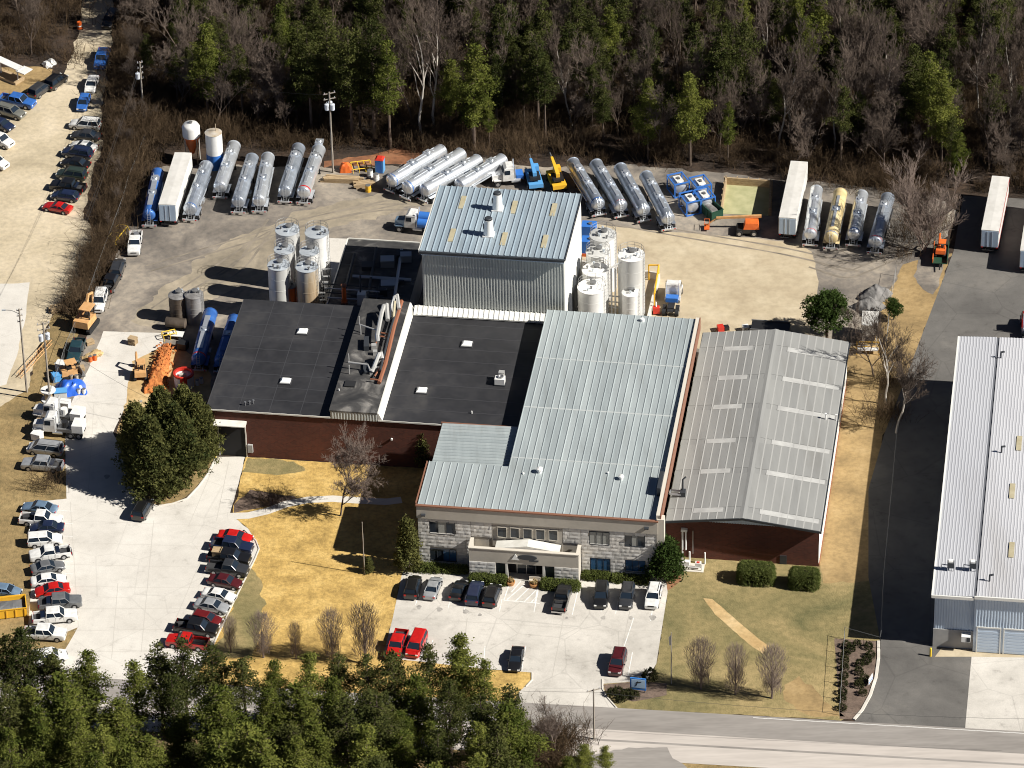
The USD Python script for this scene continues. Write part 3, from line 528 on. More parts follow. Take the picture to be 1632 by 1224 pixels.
# ------------------------------------------------------------------ low black annex left of the tower
fa = Frame(523, 485, 5.0)
b = fa.thing('process_annex', 'low flat-roofed annex with scorched black roof in the shadow of the tall metal block', 'annex')
wa, da = 11.6, 17.6
part(b, 'wall', MB().bb(0, wa, -2.5, da, 0, 4.75), BM['concreteblock'])
part(b, 'roof', MB().bb(-0.1, wa, -2.6, da + 0.1, 4.75, 5.0), BM['epdm2'])
part(b, 'eave_trim', MB().bb(-0.25, -0.1, -2.6, da + 0.1, 4.7, 5.15), BM['whitetrim'])
part(b, 'eave_trim', MB().bb(-0.1, wa - 1, da + 0.1, da + 0.25, 4.7, 5.15), BM['whitetrim'])
for y in (3.6, 7.2, 10.8, 14.4): part(b, 'roof_seam', MB().bb(0.1, wa - 0.2, y, y + 0.12, 4.99, 5.02), BM['seam'])

# ------------------------------------------------------------------ stone-fronted office with seamed metal roof
fo = Frame(665, 803, 10.0)
HO, WO = 10.0, 32.5
b = fo.thing('stone_front_office', 'two-storey office with rough limestone front, beige stucco bands and pale seamed metal roof', 'office building')
part(b, 'wall', MB().prism([(0, 0), (WO, 0), (WO, 48), (11.1, 48), (11.1, 9.95), (0, 9.95)], 0, HO - 0.35).bb(0.2, 11.09, 9.96, 20.5, 0, 8.85), BM['stucco'])
def zo(x, y): return HO - 0.1 + 0.012 * y
x_, z_band = fo.wall(665, 824, 0)
part(b, 'parapet_band', MB().bb(-0.12, WO + 0.12, -0.22, 0, z_band, HO - 0.2), BM['stucco'])
part(b, 'coping', MB().bb(-0.2, WO + 0.2, -0.34, 0.05, HO - 0.2, HO - 0.02), BM['rusttrim'])
part(b, 'coping', MB().bb(-0.3, -0.16, 0.1, 9.9, HO - 0.4, HO + 0.12), BM['rusttrim'])
panels_y(b, 0.0, 11.0, 0.1, 10.0, zo, 11, BM['galv'], 1, 0.075, 0.16)
panels_y(b, 11.0, WO - 0.1, 0.1, 48.2, zo, 22, BM['galv'], 4, 0.075, 0.16)
part(b, 'lap_flashing', MB().bb(11.0, WO - 0.1, 12.0, 12.25, zo(0, 12) - 0.02, zo(0, 12) + 0.05), BM['lap'])
part(b, 'lap_flashing', MB().bb(11.0, WO - 0.1, 24.0, 24.3, zo(0, 24) - 0.02, zo(0, 24) + 0.05), BM['lap'])
part(b, 'lap_flashing', MB().bb(11.0, WO - 0.1, 36.0, 36.25, zo(0, 36) - 0.02, zo(0, 36) + 0.05), BM['lap'])
panels_x(b, 0.2, 10.8, 10.1, 20.6, lambda x, y: 9.0 + 0.02 * x, 15, BM['galv'])
part(b, 'low_roof_fascia', MB().bb(0.0, 11.0, 20.6, 20.8, 7.8, 9.1), BM['rusttrim'])
part(b, 'parapet_flashing', MB().bb(WO - 0.1, WO + 0.45, 0.05, 48.2, HO - 1.2, HO + 0.75), BM['trim'])
part(b, 'parapet_cap', MB().bb(WO + 0.45, WO + 0.58, 0.0, 48.2, HO - 1.2, HO + 0.8), BM['rusttrim'])
part(b, 'corner_pier', MB().bb(WO, WO + 1.0, -0.15, 1.0, 0, HO + 0.2), BM['trim'])
xs, ys = fo.at(1054, 770, HO); part(b, 'scupper_box', MB().bb(WO - 0.65, WO - 0.12, 5.5, 9.5, HO - 0.05, HO + 1.3), BM['darktrim'])
for px, py, r in ((860, 750, 0.42), (990, 761, 0.36), (834, 753, 0.14), (969, 752, 0.14)):
    x, y = fo.at(px, py, HO + 0.3); part(b, 'roof_vent', MB().lathe((x, y, zo(x, y)), [(r * 0.7, 0), (r * 0.7, r * 0.8), (r * 1.15, r * 1.0), (r * 1.1, r * 1.6), (r * 0.3, r * 2.0)], 12), BM['white'])
for px in (837, 833):
    pass
x, y = fo.at(1024, 516, HO); part(b, 'vent_pipe', MB().cyl((x, y, HO), 0.3, 0.9, 10), BM['white'])
# openings of the front (pixel rectangles -> wall coordinates)
def rect(fr, l, t, r, bt, y=0.0):
    x0, z1 = fr.wall(l, t, y); x1, _ = fr.wall(r, t + 0.06 * (r - l), y); _, z0 = fr.wall(l, bt, y); return x0, x1, z0, z1
OPEN = []
def window(parent, r, panes, y, frame=BM['darktrim'], glass=None, depth=0.05):
    x0, x1, z0, z1 = r; n = len(panes); w = (x1 - x0) / n
    mb = MB().bb(x0 - 0.07, x0, y - depth - 0.05, y, z0 - 0.07, z1 + 0.07).bb(x1, x1 + 0.07, y - depth - 0.05, y, z0 - 0.07, z1 + 0.07).bb(x0, x1, y - depth - 0.05, y, z1, z1 + 0.07).bb(x0, x1, y - depth - 0.07, y, z0 - 0.09, z0)
    for i in range(1, n): mb.bb(x0 + i * w - 0.03, x0 + i * w + 0.03, y - depth - 0.02, y, z0, z1)
    wd = part(parent, 'window', mb, frame)
    for i, g in enumerate(panes): part(wd, 'pane', MB().bb(x0 + i * w + (0.03 if i else 0), x0 + (i + 1) * w - (0.03 if i < n - 1 else 0), y - 0.03, y - 0.005, z0, z1), g)
gl, gb, bl = BM['glass'], BM['glassblue'], BM['blind']
wins = [(rect(fo, 685, 830.5, 724.5, 849), (gl, bl, gl)), (rect(fo, 940, 847, 970.5, 866), (bl, bl, bl)), (rect(fo, 996.5, 851.5, 1027, 869), (gl, bl, gl)),
        (rect(fo, 686.5, 874, 726.5, 891.5), (gl, gl, gb, gb)), (rect(fo, 941.5, 889, 972, 906.5), (gb, gb, gb)), (rect(fo, 997.5, 892, 1028, 909.5), (gb, gb, gb))]
for r, pn in wins: window(b, r, pn, 0.0); OPEN.append(r)
cen = rect(fo, 784.5, 837, 896, 880); OPEN.append((cen[0], cen[1], 3.0, cen[3]))
part(b, 'centre_bay', MB().bb(cen[0], cen[1], -0.08, 0, 3.0, cen[3]), BM['stucco'])
for cx, cy in ((800, 847.5), (820.3, 848.7), (840.7, 850), (861, 851.3), (881.6, 852.5)): window(b, rect(fo, cx - 6.6, cy - 7.5, cx + 6.6, cy + 7.5, -0.08), (gl,), -0.08, BM['stucco'])
for px, py in ((675, 819), (1031, 840)):
    x, z = fo.wall(px, py, 0); part(b, 'wall_lamp', MB().bb(x - 0.3, x + 0.3, -0.65, -0.22, z, z + 0.2), BM['darktrim'])
# entrance block
VY = -2.5
v0, _ = fo.wall(747, 876, VY); v1, vz = fo.wall(922, 885.5, VY)
part(b, 'entrance_block', MB().bb(v0, v0 + 0.35, VY, -0.25, 0, vz).bb(v1 - 0.35, v1, VY, -0.25, 0, vz).bb(v0 + 0.35, v1 - 0.35, VY, VY + 0.35, 2.9, vz).bb(v0 + 0.35, v1 - 0.35, VY + 0.35, -0.25, 2.9, 3.2), BM['stucco'])
part(b, 'coping', MB().bb(v0 - 0.08, v1 + 0.08, VY - 0.08, VY + 0.42, vz, vz + 0.12).bb(v0 - 0.08, v0 + 0.4, VY + 0.42, -0.2, vz, vz + 0.12).bb(v1 - 0.4, v1 + 0.08, VY + 0.42, -0.2, vz, vz + 0.12), BM['trim'])
e0 = v0 + (525 - 380) / 620 * (v1 - v0); e1 = v0 + (890 - 380) / 620 * (v1 - v0); em = (e0 + e1) / 2
mb = MB().loft([[(e0, y, vz - 0.1), (e1, y, vz - 0.1), (em, y, vz + 0.55)] for y in (VY + 0.5, -0.3)]); part(b, 'canopy_roof', mb, BM['whitetrim'])
s0, s1 = v0 + (530 - 380) / 620 * (v1 - v0), v0 + (862 - 380) / 620 * (v1 - v0); k0, k1 = v0 + (592 - 380) / 620 * (v1 - v0), v0 + (802 - 380) / 620 * (v1 - v0)
part(b, 'pier_wall', MB().bb(v0 + 0.35, s0, VY + 0.02, VY + 0.3, 0, 2.9).bb(s1, v1 - 0.35, VY + 0.02, VY + 0.3, 0, 2.9), BM['stucco'])
part(b, 'porch_back', MB().bb(v0 + 0.4, v1 - 0.4, -0.6, -0.25, 0, 2.9), BM['dark'])
for x in (k0, k1): part(b, 'column', MB().bb(x - 0.16, x + 0.16, VY + 0.02, VY + 0.34, 0, 2.9), BM['whitetrim'])
window(b, (s0 + 0.1, k0 - 0.25, 0.15, 2.75), (gl,), VY + 0.25); window(b, (k1 + 0.25, s1 - 0.1, 0.15, 2.75), (gl,), VY + 0.25)
dd = part(b, 'door', MB().bb(k0 + 1.2, k1 - 1.4, -0.72, -0.62, 0.05, 2.4), BM['glass'])
part(dd, 'door_frame', MB().bb(k0 + 1.1, k0 + 1.2, -0.76, -0.62, 0, 2.5).bb(k1 - 1.4, k1 - 1.3, -0.76, -0.62, 0, 2.5).bb(k0 + 1.2, k1 - 1.4, -0.76, -0.62, 2.4, 2.5).bb((k0 + k1) / 2 - 0.15, (k0 + k1) / 2 - 0.05, -0.76, -0.73, 0.05, 2.4), BM['steel'])
# sign on the entrance band: a triangle emblem and a dark oval plate
sx, sz = fo.wall(829, 888, VY); sg_ = part(b, 'entrance_sign', MB().loft([[(sx + 1.0 + 1.3 * math.cos(t), y, sz + 0.05 + 0.42 * math.sin(t)) for t in np.linspace(0, 2 * math.pi, 18, endpoint=False)] for y in (VY - 0.02, VY - 0.12)]), BM['darktrim'])
part(sg_, 'emblem', MB().loft([[(sx - 1.2, y, sz - 0.45), (sx - 0.1, y, sz - 0.45), (sx - 0.65, y, sz + 0.5)] for y in (VY - 0.02, VY - 0.1)]), BM['white'])
part(sg_, 'plate', MB().bb(sx + 1.2, sx + 2.5, VY - 0.15, VY - 0.02, sz - 0.55, sz - 0.35), BM['darktrim'])
# limestone blocks in courses
rs = random.Random(3)
def stones(parent, x0, x1, z0, z1, y, openings, bw=1.38, bh=0.6):
    rows = int(round((z1 - z0) / bh)); bh = (z1 - z0) / rows
    for r in range(rows):
        za, zb = z0 + r * bh, z0 + (r + 1) * bh; x = x0 - (bw * 0.5 if r % 2 else 0)
        while x < x1 - 0.05:
            w = bw * rs.uniform(0.75, 1.25); a, c = max(x, x0), min(x + w, x1); x += w
            if x1 - x < 0.5: c = x1; x = x1
            spans = [(a, c)]
            for o in openings:
                if zb > o[2] + 0.12 and za < o[3] - 0.12:
                    spans = [q for (p, s) in spans for q in (((p, min(s, o[0] - 0.08)), (max(p, o[1] + 0.08), s)))]
            for p, s in spans:
                if s - p < 0.22: continue
                nx = max(2, int((s - p) / 0.4) + 1); g = 0.012
                xx = np.linspace(p + g, s - g, nx + 1); zz = np.linspace(za + g, zb - g, 3)
                v = []; f = []
                for j, z in enumerate(zz):
                    for i, q in enumerate(xx):
                        edge = i in (0, nx) or j in (0, 2)
                        v.append((q + (0 if edge else rs.uniform(-.06, .06)), y - (rs.uniform(0.085, 0.095) if edge else rs.uniform(0.10, 0.14)), z))
                m = nx + 1
                for j in range(2):
                    for i in range(nx): f.append([j * m + i, j * m + i + 1, (j + 1) * m + i + 1, (j + 1) * m + i])
                base = len(v); border = [(i, 0) for i in range(m)] + [(nx, 1), (nx, 2)] + [(i, 2) for i in range(nx - 1, -1, -1)] + [(0, 1)]
                for i, j in border: q = v[j * m + i]; v.append((q[0], y + 0.01, q[2]))
                for k in range(len(border)):
                    k2 = (k + 1) % len(border); i, j = border[k]; i2, j2 = border[k2]
                    f.append([j * m + i, base + k, base + k2, j2 * m + i2])
                part(parent, 'stone', (np.array(v), np.array(f)), rs.choice(STONE))
stones(b, 0.0, v0 - 0.05, 0.1, z_band - 0.02, 0.0, OPEN)
stones(b, v1 + 0.05, WO - 0.02, 0.1, z_band - 0.02, 0.0, OPEN)
stones(b, v0, v1, vz + 0.2, z_band - 0.02, 0.0, OPEN)
stones(b, v0 + 0.02, s0 - 0.02, 0.1, 2.9, VY + 0.02, []); stones(b, s1 + 0.02, v1 - 0.02, 0.1, 2.9, VY + 0.02, [])

# ------------------------------------------------------------------ grey corrugated warehouse
fg = Frame(1060, 830.6, 6.6)
b = fg.thing('grey_metal_warehouse', 'grey corrugated gable-roofed warehouse with pale skylight strips and brick front', 'warehouse')
WG, DG, EG, RG = 21.0, 46.0, 6.6, 7.95
def zg(x, y): return EG + (RG - EG) * (1 - abs(x - 10.5) / 10.5)
part(b, 'wall', MB().bb(0, 20.75, 1.0, DG - 0.3, 0, EG - 0.25), BM['brick'])
mb = MB(); clad_x(mb, 1.0, DG - 0.3, 20.78, 0.3, EG - 0.2, 0.5, 0.04); part(b, 'side_cladding', mb, BM['whitewall'])
part(b, 'rust_skirt', MB().bb(20.78, 20.9, 1.0, DG - 0.3, 0, 0.5), BM['rustred'])
mb = MB().loft([[(0.0, y, EG - 0.25), (WG - 0.2, y, EG - 0.25), (10.5, y, RG - 0.1)] for y in (0.95, 1.1)]); clad_y(mb, 0.3, WG - 0.4, 0.9, EG - 0.25, lambda x: zg(x, 0) - 0.1, 0.36, 0.06); part(b, 'gable_cladding', mb, BM['bluewall'])
rows = [0.0] + [fg.at(1130, p, 7.2)[1] for p in (815, 752, 703, 648, 601, 554)] + [DG]
def strip_panels(xa, xb, n, side):
    for i in range(n):
        a, c = xa + (xb - xa) * i / n, xa + (xb - xa) * (i + 1) / n
        for j in range(len(rows) - 1):
            y0_, y1_ = rows[j] + (0.62 if j else 0), rows[j + 1] - (0.62 if j < len(rows) - 2 else 0)
            mb = MB(); m_ = max(3, int((y1_ - y0_) / 0.9))
            w = 0.1; ys_ = np.linspace(y0_, y1_, m_ + 1)
            sec = [(a, 0.0), (a + w, 0.07), (c - w, 0.07), (c, 0.0)]
            mb.loft([[(x, y, zg(x, y) + h) for x, h in sec] + [(c, y, zg(c, y) - 0.08), (a, y, zg(a, y) - 0.08)] for y in (y0_ + 0.01, y1_ - 0.01)])
            part(b, 'roof_panel', mb, BM['galv2'])
strip_panels(0.0, 10.4, 9, 0); strip_panels(10.6, WG, 9, 1)
for xa, xb in ((0.0, 10.4), (10.6, WG)):
    for i in range(1, 9):
        x = xa + (xb - xa) * i / 9
        part(b, 'roof_batten', MB().loft([[(x - 0.1, y, zg(x, 0) + 0.0), (x - 0.08, y, zg(x, 0) + 0.085), (x + 0.08, y, zg(x, 0) + 0.085), (x + 0.1, y, zg(x, 0) + 0.0)] for y in (0.0, DG)]), BM['batten'])
for y in rows[1:-1]:
    for xa, xb in ((0.0, 10.4), (10.6, WG)):
        part(b, 'roof_strip', MB().loft([[(xa, yy, zg(xa, 0) - 0.06 + h), (xb, yy, zg(xb, 0) - 0.06 + h), (xb, yy, zg(xb, 0) + 0.05), (xa, yy, zg(xa, 0) + 0.05)] for yy, h in ((y - 0.6, 0), (y + 0.6, 0))]), BM['galv2'])
    l0, l1 = (3.6, 7.6), (12.6, 15.6)
    for xa, xb in (l0, l1):
        part(b, 'skylight_panel', MB().loft([[(xa, yy, zg(xa, 0) + 0.02), (xb, yy, zg(xb, 0) + 0.02), (xb, yy, zg(xb, 0) + 0.1), (xa, yy, zg(xa, 0) + 0.1)] for yy in (y - 0.55, y + 0.55)]), BM['skylight'] if False else BM['lightpanel'])
    part(b, 'skylight_panel', MB().loft([[(xa, yy, zg(xa, 0) + 0.02), (xb, yy, zg(xb, 0) + 0.02), (xb, yy, zg(xb, 0) + 0.085), (xa, yy, zg(xa, 0) + 0.085)] for yy in (y - 0.5, y + 0.5) for xa, xb in ((15.62, 20.6),)]), BM['lightpanel'])
part(b, 'ridge_cap', MB().loft([[(10.0, y, zg(10.0, 0) + 0.06), (10.5, y, RG + 0.12), (11.0, y, zg(11.0, 0) + 0.06), (10.5, y, RG - 0.1)] for y in (-0.05, DG + 0.05)]), BM['galv2'])
part(b, 'rake_trim', MB().loft([[(0, y, EG - 0.22), (0, y, EG + 0.1), (0, y, EG + 0.1), (0, y, EG - 0.2)] for y in (-0.12, 0.0)]).loft([[(x, -0.12, zg(x, 0) - 0.28), (x, -0.02, zg(x, 0) - 0.28), (x, -0.02, zg(x, 0) + 0.05), (x, -0.12, zg(x, 0) + 0.05)] for x in (0.0, 10.5, WG)]), BM['darktrim'])
part(b, 'eave_gutter', MB().bb(WG, WG + 0.18, -0.1, DG, EG - 0.3, EG + 0.02), BM['darktrim'])
for px, py in ((1316, 667), (1333, 667)):
    x, y = fg.at(px, py, 7); part(b, 'vent_pipe', MB().cyl((x, y, zg(x, y)), 0.1, 1.0, 8).bb(x - 0.15, x + 0.15, y - 0.15, y + 0.15, zg(x, y) + 0.9, zg(x, y) + 1.05), BM['white'])
x0_, z1_ = fg.wall(1243, 885, 1.0); x1_, _ = fg.wall(1254, 885, 1.0); part(b, 'door', MB().bb(x0_, x1_, 0.92, 1.0, 0.05, z1_), BM['darktrim'])
# rooftop fan unit near the left eave
x, y = fg.at(1082, 786, 7.2); q = fg.world(x, y); z = zg(x, y)
t = thing('roof_exhaust_fan', 'black pipe frame and exhaust fan on the front left edge of the grey corrugated roof', 'exhaust fan', (q[0], q[1], z), -9.04)
part(t, 'fan_box', MB().bb(0.2, 0.9, -0.5, 0.5, 0.05, 0.9), BM['darktrim'])
part(t, 'duct', MB().tube([(-1.2, -0.4, 0.5), (-1.2, 0.5, 0.5), (0.3, 0.5, 0.5)], 0.16, 8).tube([(-1.2, -0.4, 0.5), (0.3, -0.4, 0.5)], 0.16, 8), BM['steel'])
part(t, 'stack', MB().tube([(0.5, 0.2, 0.8), (0.5, 0.2, 2.6), (0.9, 0.5, 2.9)], 0.13, 8), BM['darktrim'])

# ------------------------------------------------------------------ long pale warehouse at the right edge
fr = Frame(1488.6, 947, 9.1, 8.55)
b = fr.thing('long_pale_warehouse', 'long pale ribbed metal warehouse along the right edge with blue-grey front and roll-up doors', 'warehouse')
WR, DR, HR = 24.0, 61.0, 9.1
def zr(x, y): return HR + 0.045 * min(x, 5.3) + (0.015 * (x - 5.3) if x > 5.3 else 0)
part(b, 'wall', MB().bb(0.1, 5.35, 0.75, DR - 0.1, 0, HR - 0.2).bb(5.35, WR, 0.05, DR - 0.1, 0, HR - 0.2), BM['bluewall'])
def roof_sheet(xa, xb, m):
    n = int((xb - xa) / 0.42); p = (xb - xa) / n; sec = []
    for i in range(n):
        a = xa + i * p; sec += [(a, 0), (a + p * 0.62, 0), (a + p * 0.70, 0.035), (a + p * 0.92, 0.035)]
    sec.append((xb, 0)); mb = MB()
    mb.loft([[(x, y, zr(x, y) + h) for x, h in sec] + [(xb, y, zr(xb, y) - 0.2), (xa, y, zr(xa, y) - 0.2)] for y in (-0.25, DR)], True)
    part(b, 'roof', mb, m)
roof_sheet(-0.1, 5.15, BM['galv3']); roof_sheet(5.55, WR, BM['galv3'])
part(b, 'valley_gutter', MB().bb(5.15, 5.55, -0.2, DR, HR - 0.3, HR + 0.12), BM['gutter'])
part(b, 'gutter', MB().bb(-0.34, -0.1, -0.25, DR, HR - 0.25, HR + 0.03), BM['whitewall'])
part(b, 'rake_trim', MB().bb(-0.3, 5.2, -0.4, -0.25, HR - 0.35, HR + 0.1).bb(5.3, WR, -0.42, -0.25, HR - 0.1, HR + 0.35), BM['whitewall'])
mb = MB(); clad_y(mb, 0.1, 5.35, 0.72, 3.0, HR - 0.25, 0.36, 0.06); part(b, 'front_cladding', mb, BM['bluewall'])
mb = MB(); clad_y(mb, 5.35, WR, 0.02, 4.2, HR - 0.2, 0.4, 0.06); part(b, 'front_cladding', mb, BM['bluewall'])
part(b, 'block_base', MB().bb(0.05, 5.35, 0.55, 0.75, 0, 3.0), BM['concreteblock'])
for l, r_ in ((1559, 1594.5), (1602, 1640)):
    xa, xb = fr.wall(l, 990, 0)[0], fr.wall(r_, 990, 0)[0]; d = part(b, 'roll_up_door', MB().bb(xa, xb, -0.04, 0.05, 0.1, 4.1), BM['bluewall'])
    for k in range(1, 8): part(d, 'door_slat', MB().bb(xa + 0.03, xb - 0.03, -0.07, -0.04, 0.1 + k * 0.5 - 0.42, 0.1 + k * 0.5 - 0.03), BM['bluewall'])
    part(d, 'door_frame', MB().bb(xa - 0.16, xa, -0.1, 0.05, 0, 4.3).bb(xb, xb + 0.16, -0.1, 0.05, 0, 4.3).bb(xa, xb, -0.1, 0.05, 4.1, 4.3), BM['whitewall'])
for px, py in ((1624, 710), (1613, 786), (1612, 880)):
    x, y = fr.at(px, py, HR); part(b, 'roof_light', MB().bb(x - 0.36, x + 0.36, y - 1.7, y + 1.7, zr(x, y) + 0.06, zr(x, y) + 0.12), BM['amber'])
for px, py in ((1595, 573), (1596, 724), (1577, 929)):
    x, y = fr.at(px, py, HR); part(b, 'vent_pipe', MB().tube([(x, y, zr(x, y)), (x, y, zr(x, y) + 1.1)], 0.11, 8).tube([(x, y, zr(x, y) + 1.0), (x + 0.5, y + 0.1, zr(x, y) + 1.05)], 0.14, 8), BM['darktrim'])
for px, py in ((1515, 909), (1550, 911)):
    x, y = fr.at(px, py, HR); q = fr.world(x, y); z = zr(x, y) + 0.07
    t = thing('roof_air_handler', 'small dark air handler on legs on the pale ribbed roof, %s' % ('nearer the outer edge' if px < 1530 else 'beside the dark roof gutter'), 'air handler', (q[0], q[1], z), -8.5)
    part(t, 'cabinet', MB().bb(-0.45, 0.45, -0.35, 0.35, 0.45, 1.25), BM['darktrim']); part(t, 'cap', MB().bb(-0.3, 0.3, -0.3, 0.3, 1.25, 1.5), BM['white'])
    for sx_, sy_ in ((-.4, -.3), (.4, -.3), (-.4, .3), (.4, .3)): part(t, 'leg', MB().bb(sx_ - .05, sx_ + .05, sy_ - .05, sy_ + .05, 0, .45), BM['steel'])
    part(t, 'pipe', MB().tube([(-0.45, 0, 0.7), (-1.2, 0.1, 0.7), (-1.3, 0.1, 0.1)], 0.07, 6), BM['steel'])
x, z = fr.wall(1540, 1010, 0.5)
q = fr.world(x, 0.3); t = thing('wall_air_conditioner', 'white air conditioner box on the block wall below the ribbed cladding', 'air conditioner', (q[0], q[1], z - 0.7), -8.5)
part(t, 'cabinet', MB().bb(-0.6, 0.6, -0.75, 0.25, 0, 0.85), BM['white']); part(t, 'grille', MB().bb(0.1, 0.55, -0.78, -0.75, 0.1, 0.75), BM['darktrim']); part(t, 'bracket', MB().bb(-0.5, 0.5, -0.6, 0.25, -0.12, 0), BM['steel'])
# ------------------------------------------------------------------ vehicles: materials
PAINT = {}
def paint(key):
    cols = dict(white=(0.74, 0.73, 0.70), cream=(0.66, 0.60, 0.46), silver=(0.42, 0.43, 0.44), grey=(0.20, 0.205, 0.21), darkgrey=(0.055, 0.057, 0.062), black=(0.010, 0.010, 0.011), navy=(0.014, 0.022, 0.055), blue=(0.035, 0.13, 0.42),
                skyblue=(0.20, 0.30, 0.42), red=(0.50, 0.012, 0.008), darkred=(0.13, 0.010, 0.010), maroon=(0.075, 0.010, 0.012), green=(0.03, 0.045, 0.035), teal=(0.02, 0.05, 0.06), pewter=(0.22, 0.22, 0.19), tan=(0.42, 0.28, 0.14))
    if key not in PAINT:
        m = 0.35 if key in ('silver', 'grey', 'darkgrey', 'skyblue', 'pewter') else 0.0
        PAINT[key] = usdkit.material(stage, '/World/Looks/car_paint_' + key, {'p': ('principled_bsdf', {'base_color': cols[key], 'roughness': 0.34, 'metallic': m, 'coat_weight': 0.7, 'coat_roughness': 0.06}),
            'g': ('geometry', {}), 'n': ('noise_texture', {'scale': 1.7, 'detail': 5}), 'r': ('rgb_ramp', {'ramp': [(0.35, tuple(0.82 * c for c in cols[key])), (0.6, cols[key])]})},
            [('g.position', 'n.vector'), ('n.fac', 'r.fac'), ('r.color', 'p.base_color')], surface='p.BSDF')
    return PAINT[key]
VM = dict(glass=usdkit.material(stage, '/World/Looks/car_glass', {'p': ('principled_bsdf', {'base_color': (0.014, 0.022, 0.034), 'roughness': 0.26, 'ior': 1.28})}, surface='p.BSDF'), tyre=mat('tyre_rubber', (0.012, 0.012, 0.013), 0.8), rim=mat('wheel_rim', (0.45, 0.45, 0.46), 0.35, 0.7), lamp=mat('headlamp_lens', (0.70, 0.70, 0.68), 0.15), tail=mat('tail_lamp_lens', (0.42, 0.012, 0.008), 0.2),
          bed=mat('bed_liner', (0.035, 0.035, 0.037), 0.8), plastic=mat('black_plastic', (0.02, 0.02, 0.021), 0.6), chrome=mat('chrome_trim', (0.6, 0.6, 0.61), 0.2, 1.0))

def lofted(st, sec):
    """Loft along x of cross sections given as (y, z) lists mirrored about y = 0."""
    rings = []
    for x, half in st:
        r = [(x, y, z) for y, z in half] + [(x, -y, z) for y, z in half[::-1]]
        rings.append(r)
    return rings

CARS = {   # length, width, bonnet height, belt height, roof height, cabin (rear glass foot, roof rear, roof front, windscreen foot), tail height, bed
    'sedan': dict(L=4.75, W=1.82, hood=0.86, belt=0.96, H=1.46, cab=(-1.55, -0.85, 0.42, 1.15), tail=0.98),
    'coupe': dict(L=4.4, W=1.78, hood=0.82, belt=0.92, H=1.34, cab=(-1.45, -0.75, 0.2, 0.95), tail=0.95),
    'hatch': dict(L=4.2, W=1.76, hood=0.88, belt=0.98, H=1.5, cab=(-1.95, -1.5, 0.35, 1.1), tail=0.98),
    'suv': dict(L=4.8, W=1.9, hood=1.06, belt=1.12, H=1.78, cab=(-2.25, -2.05, 0.45, 1.15), tail=1.1),
    'van': dict(L=5.1, W=1.98, hood=1.05, belt=1.14, H=1.82, cab=(-2.45, -2.3, 0.9, 1.75), tail=1.1),
    'pickup': dict(L=5.7, W=1.98, hood=1.12, belt=1.2, H=1.84, cab=(-0.55, -0.45, 0.75, 1.35), tail=1.12, bed=(-2.72, -0.62)),
    'crew': dict(L=5.8, W=1.98, hood=1.12, belt=1.2, H=1.86, cab=(-1.05, -0.95, 0.75, 1.35), tail=1.12, bed=(-2.8, -1.12))}

def car(kind, colour, rear, front, label, cat, group=None, z=0.0, top=None, name=None):
    """rear and front: pixels of the ground under the two bumpers' middles."""
    s = CARS[kind]; a, c = G(*rear, 0.7), G(*front, 0.7); mid = (a + c) / 2; ang = math.degrees(math.atan2(*(c - a)[::-1]))
    nm = name or {'sedan': 'sedan_car', 'coupe': 'coupe_car', 'hatch': 'hatchback_car', 'suv': 'suv_car', 'van': 'van_car', 'pickup': 'pickup_truck', 'crew': 'pickup_truck'}[kind]
    t = thing(nm, label, cat, (mid[0], mid[1], z), ang, group)
    q = random.Random(int(rear[0] * 31 + rear[1] * 7)); s = dict(s); k = q.uniform(.95, 1.05)
    for key in ('hood', 'belt', 'tail'): s[key] *= q.uniform(.98, 1.04)
    s['H'] *= q.uniform(.98, 1.05); s['L'] *= k; s['W'] *= q.uniform(.98, 1.03); dx = q.uniform(-.12, .12); s['cab'] = tuple(x * k + dx for x in s['cab'])
    if 'bed' in s: s['bed'] = (s['bed'][0] * k, s['bed'][1] * k + dx)
    body_parts(t, s, paint(colour), top and paint(top))
    if kind in ('suv', 'van') and q.random() < .7:
        for sg in (-1, 1): part(t, 'roof_rail', MB().tube([(s['cab'][1] + .15, sg * s['W'] * .33, s['H'] + .05), (s['cab'][2] - .25, sg * s['W'] * .33, s['H'] + .05)], .03, 5), VM['plastic'])
    if 'bed' in s:
        u = q.random(); b0, b1 = s['bed']; w = s['W'] / 2 - .2
        if u < .35: part(t, 'tool_box', MB().bb(b1 - .65, b1 - .12, -w, w, s['tail'] - .3, s['tail'] + .12), TM_steel())
        elif u < .6: part(t, 'bed_load', MB().box((b0 + .8, .1, .9), (.9, .7, .45), .3).box((b0 + 1.3, -.3, .8), (.5, .4, .25), 1.0), VM['rim'] if q.random() < .5 else VM['bed'])
    return t

def TM_steel(): return VM['chrome']

